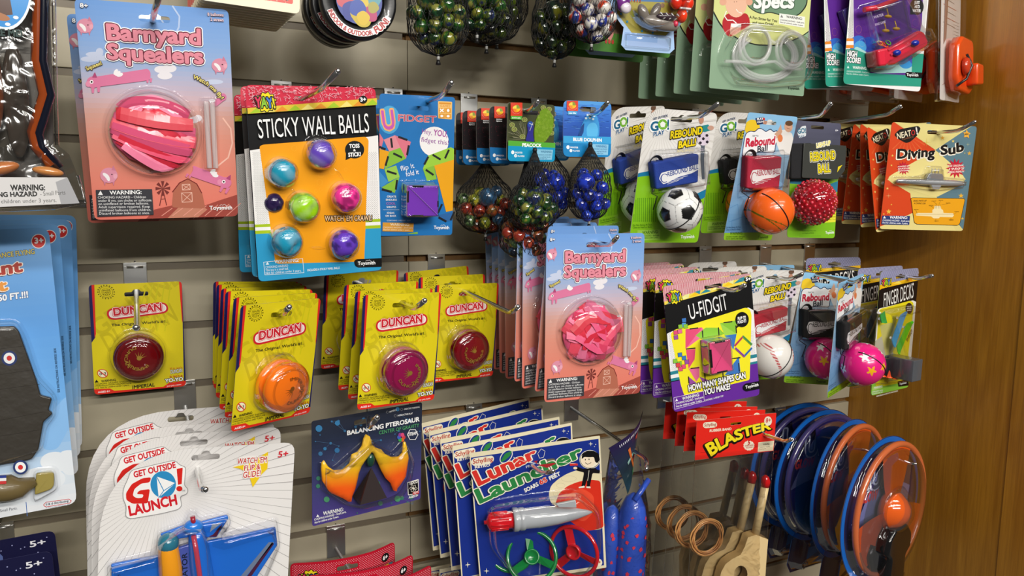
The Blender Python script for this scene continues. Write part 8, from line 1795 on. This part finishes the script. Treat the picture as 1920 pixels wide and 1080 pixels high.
yoyo_pack('dun_left', 'lone yellow card with a dark red yo-yo, hanging close to the slats', '70090f', seed=4)
for k, l, c_ in ((1, 'yellow card with an orange yo-yo, frontmost of its stack', 'ff7a10'), (2, 'yellow yo-yo card directly behind the orange yo-yo', None), (3, 'third yellow card of the orange yo-yo stack', None), (4, 'fourth yellow card of the orange yo-yo stack', None), (5, 'fifth yellow card of the orange yo-yo stack', None), (6, 'rearmost yellow card of the orange yo-yo stack', None)): yoyo_pack('dun_a%d' % k, l, c_ or '780a14', seed=1 if c_ else 5)
for k, l, c_ in ((1, 'yellow card with a magenta yo-yo, frontmost of its stack', '900c48'), (2, 'yellow card directly behind the magenta yo-yo', None), (3, 'third yellow card of the magenta yo-yo stack', None), (4, 'rearmost yellow card of the magenta yo-yo stack, under the sticky balls', None)): yoyo_pack('dun_b%d' % k, l, c_ or '780a14', seed=2 if c_ else 5)
for k, l, c_ in ((1, 'yellow card with a wine red yo-yo beside the pig card stack', '7c0b18'), (2, 'yellow card behind the wine red yo-yo', None), (3, 'slanted rearmost yellow card behind the wine red yo-yo', None)): yoyo_pack('dun_c%d' % k, l, c_ or '780a14', seed=3 if c_ else 5)
for k, l in zip(range(1, 7), ('black and yellow card with a pink folding cube, frontmost of its stack', 'second pink folding cube card, behind the front one', 'third pink folding cube card, its yellow corner badge showing', 'fourth pink folding cube card, striped top only', 'fifth pink folding cube card, striped top only', 'rearmost pink folding cube card by the pig cards')): ufidgit_pack('ufg%d' % k, l)
rebound_pack('base1', 'white and green card with a baseball and red wristband', 'gp', 'baseball', 'b4182c'); rebound_pack('base2', 'white card top behind the baseball rebound card', 'gp', 'baseball', 'b4182c'); rebound_pack('base3', 'rearmost white rebound card above the striped card tops', 'gp', 'baseball', 'b4182c')
rebound_pack('neonb1', 'light blue card facing front with a pink star ball and black wristband', 'neon', 'stars', '141416'); rebound_pack('neonb2', 'light blue card seen nearly edge on with a pink star ball', 'neon', 'stars', '141416'); rebound_pack('neonb3', 'rearmost light blue rebound card near the slats', 'neon', 'stars', '141416', full=False)
finger_pack('fin1', 'finger skateboard card with blue and green boards and grey block, frontmost'); finger_pack('fin2', 'second finger skateboard card, darker boards', 1); finger_pack('fin3', 'rearmost finger skateboard card against the slats', 2)
for k, l in ((1, 'white glider launcher card with a blue jet, frontmost and largest'), (2, 'second white glider card of the stack'), (3, 'third white glider card of the stack'), (4, 'rearmost white glider card, topmost of the stack')): go_pack('go%d' % k, l, k == 1)
ptero_pack()
for k, l in ((1, 'blue rocket launcher card with grey rocket and two discs, frontmost'), (2, 'second rocket launcher card of the fanned stack'), (3, 'third rocket launcher card of the fanned stack'), (4, 'fourth rocket launcher card of the fanned stack'), (5, 'rearmost rocket launcher card, highest of the fanned stack')): lunar_pack('lun%d' % k, l)
for o in CHILD(bpy.data.objects['rocket_launcher_card.001']):
    if o.name.split('.')[0] in ('rocket_body', 'red_disc', 'blister'):
        for ch in CHILD(o): bpy.data.objects.remove(ch)
        bpy.data.objects.remove(o)
for l, loc, rz in (('lowest rocket launcher card at the bottom edge, nearest the slats', (.428, -.050, .8467), .0), ('lowest rocket launcher card at the bottom edge, in front of its twin', (.446, -.082, .8588), .0)):
    t = lunar_pack('lun1', l); t.location = loc; t.rotation_euler = (0, .01, rz)
for k, l in ((1, 'red header bag with a wooden rubber band shooter, frontmost'), (2, 'second red header bag of the stack'), (3, 'third red header bag of the stack'), (4, 'rearmost red header bag of the stack')): blaster_pack('bla%d' % k, l)
for k, l in ((1, 'pale green card with clear straw glasses, frontmost'), (2, 'second straw glasses card from the front'), (3, 'third straw glasses card from the front'), (4, 'fourth straw glasses card, in deep shade'), (5, 'rearmost straw glasses card, almost black')): specs_pack('specs%d' % k, l, k == 1)
for k, l in ((1, 'purple and teal card with a red water ring game, frontmost'), (2, 'second water ring game card, just behind the red game'), (3, 'rearmost water ring game card next to the straw glasses')): high_pack('high%d' % k, l, k == 1)
for k, l in ((1, 'large light blue card with a dark olive warplane, frontmost'), (2, 'second light blue warplane card'), (3, 'third light blue warplane card'), (4, 'rearmost blue warplane card, darkest')): plane_pack('plane%d' % k, l, True)
for l, loc, rot, col in (('orange flying disc pack nearest the wooden panel', (1.038, -.259, 1.016), (0, .07, .20), 'orange'), ('second orange flying disc pack behind the nearest one', (1.058, -.172, 1.016), (0, .05, .26), 'orange'), ('violet flying disc pack with broad blue rim', (1.066, -.108, 1.015), (0, .03, .10), 'violet'), ('rearmost violet flying disc pack by the red headers', (1.069, -.058, 1.014), (0, 0, -.02), 'violet')): ufo_pack(l, loc, rot, col)
for l, loc, rot in (('black putty tin with coloured lid window, frontmost', (.228, -.185, 1.590), (.03, 0, -.03)), ('second black putty tin behind the lettered one', (.224, -.155, 1.592), (.02, 0, -.02)), ('third black putty tin of the row', (.222, -.128, 1.593), (.02, 0, -.03)), ('rearmost black putty tin', (.226, -.100, 1.595), (0, 0, 0))): tin(l, loc, rot)
red_cards()
for l, loc, pal, bag, sd in (('large net bag of dark green marbles beside the round tins', (.315, -.195, 1.737), 'green', (35, 66, 134, 68, 82), 31), ('net bag of green marbles, second from the round tins', (.375, -.165, 1.765), 'green', (35, 66, 128, 66, 80), 32),
    ('shadowed net bag of black marbles behind the green ones', (.408, -.118, 1.758), 'dark', (35, 66, 124, 66, 80), 33), ('dark net bag hanging behind the second green bag', (.44, -.08, 1.772), 'dark', (35, 66, 124, 66, 80), 34), ('smallest dark net bag nearest the slats', (.468, -.05, 1.788), 'dark', (35, 66, 118, 60, 76), 35),
    ('net bag of dark green and yellow marbles beside the white ones', (.491, -.145, 1.752), 'dark', (35, 66, 132, 60, 80), 36), ('net bag of white marbles with red and blue swirls', (.515, -.195, 1.764), 'white', (35, 66, 130, 62, 78), 37)):
    t = space_pack('space1', l, bag, pal, sd); t.location = loc; t.rotation_euler = (0, 0, 0); t['group'] = 'marble bags along the top'; t['category'] = 'marbles'; t.name = 'marble_bag'
fishbowl('fishbowl shaped pack with a grey shark and red sea animal, frontmost', (.607, -.2, 1.724), (.03, .0, -.1)); fishbowl('second fishbowl pack, only its dark base showing', (.59, -.135, 1.726), (.0, 0, -.1), False)
animal_card('green picture card behind the front fishbowl pack', (.585, -.175, 1.757), (0, 0, 0)); animal_card('dark green picture card farther behind the fishbowl pack', (.58, -.12, 1.758), (0, 0, 0))
for i, (l, loc, rot) in enumerate((('clear clamshell with an orange toy, nearest the oak panel front', (1.168, -.205, 1.781), (-.05, -.03, .33)), ('second clear clamshell, beside the water game card', (1.165, -.15, 1.788), (0, 0, .2)), ('third clear clamshell, low behind the water game card', (1.150, -.10, 1.790), (0, .03, -.1)), ('rearmost clear clamshell against the slats', (1.125, -.058, 1.790), (0, 0, 0)))): orange_pack(l, loc, rot, i)
gravity_card('dark rocket printed card, nearer and lower of the two', (-.1597, -.1476, 1.0065), (0, -.042, -.018)); gravity_card('dark rocket printed card, farther of the two', (-.1599, -.1077, 1.0122), (0, -.044, -.017))
curled_card('rear curled red dotted card below the winged reptile', (.228, -.085, .913), (0, .0, .0)); curled_card('middle curled red dotted card at the bottom edge', (.243, -.118, .908), (0, .02, .0)); curled_card('front curled red dotted card at the bottom edge', (.258, -.150, .905), (0, .03, .02))
foam_rocket_bag(); foil_pouch()
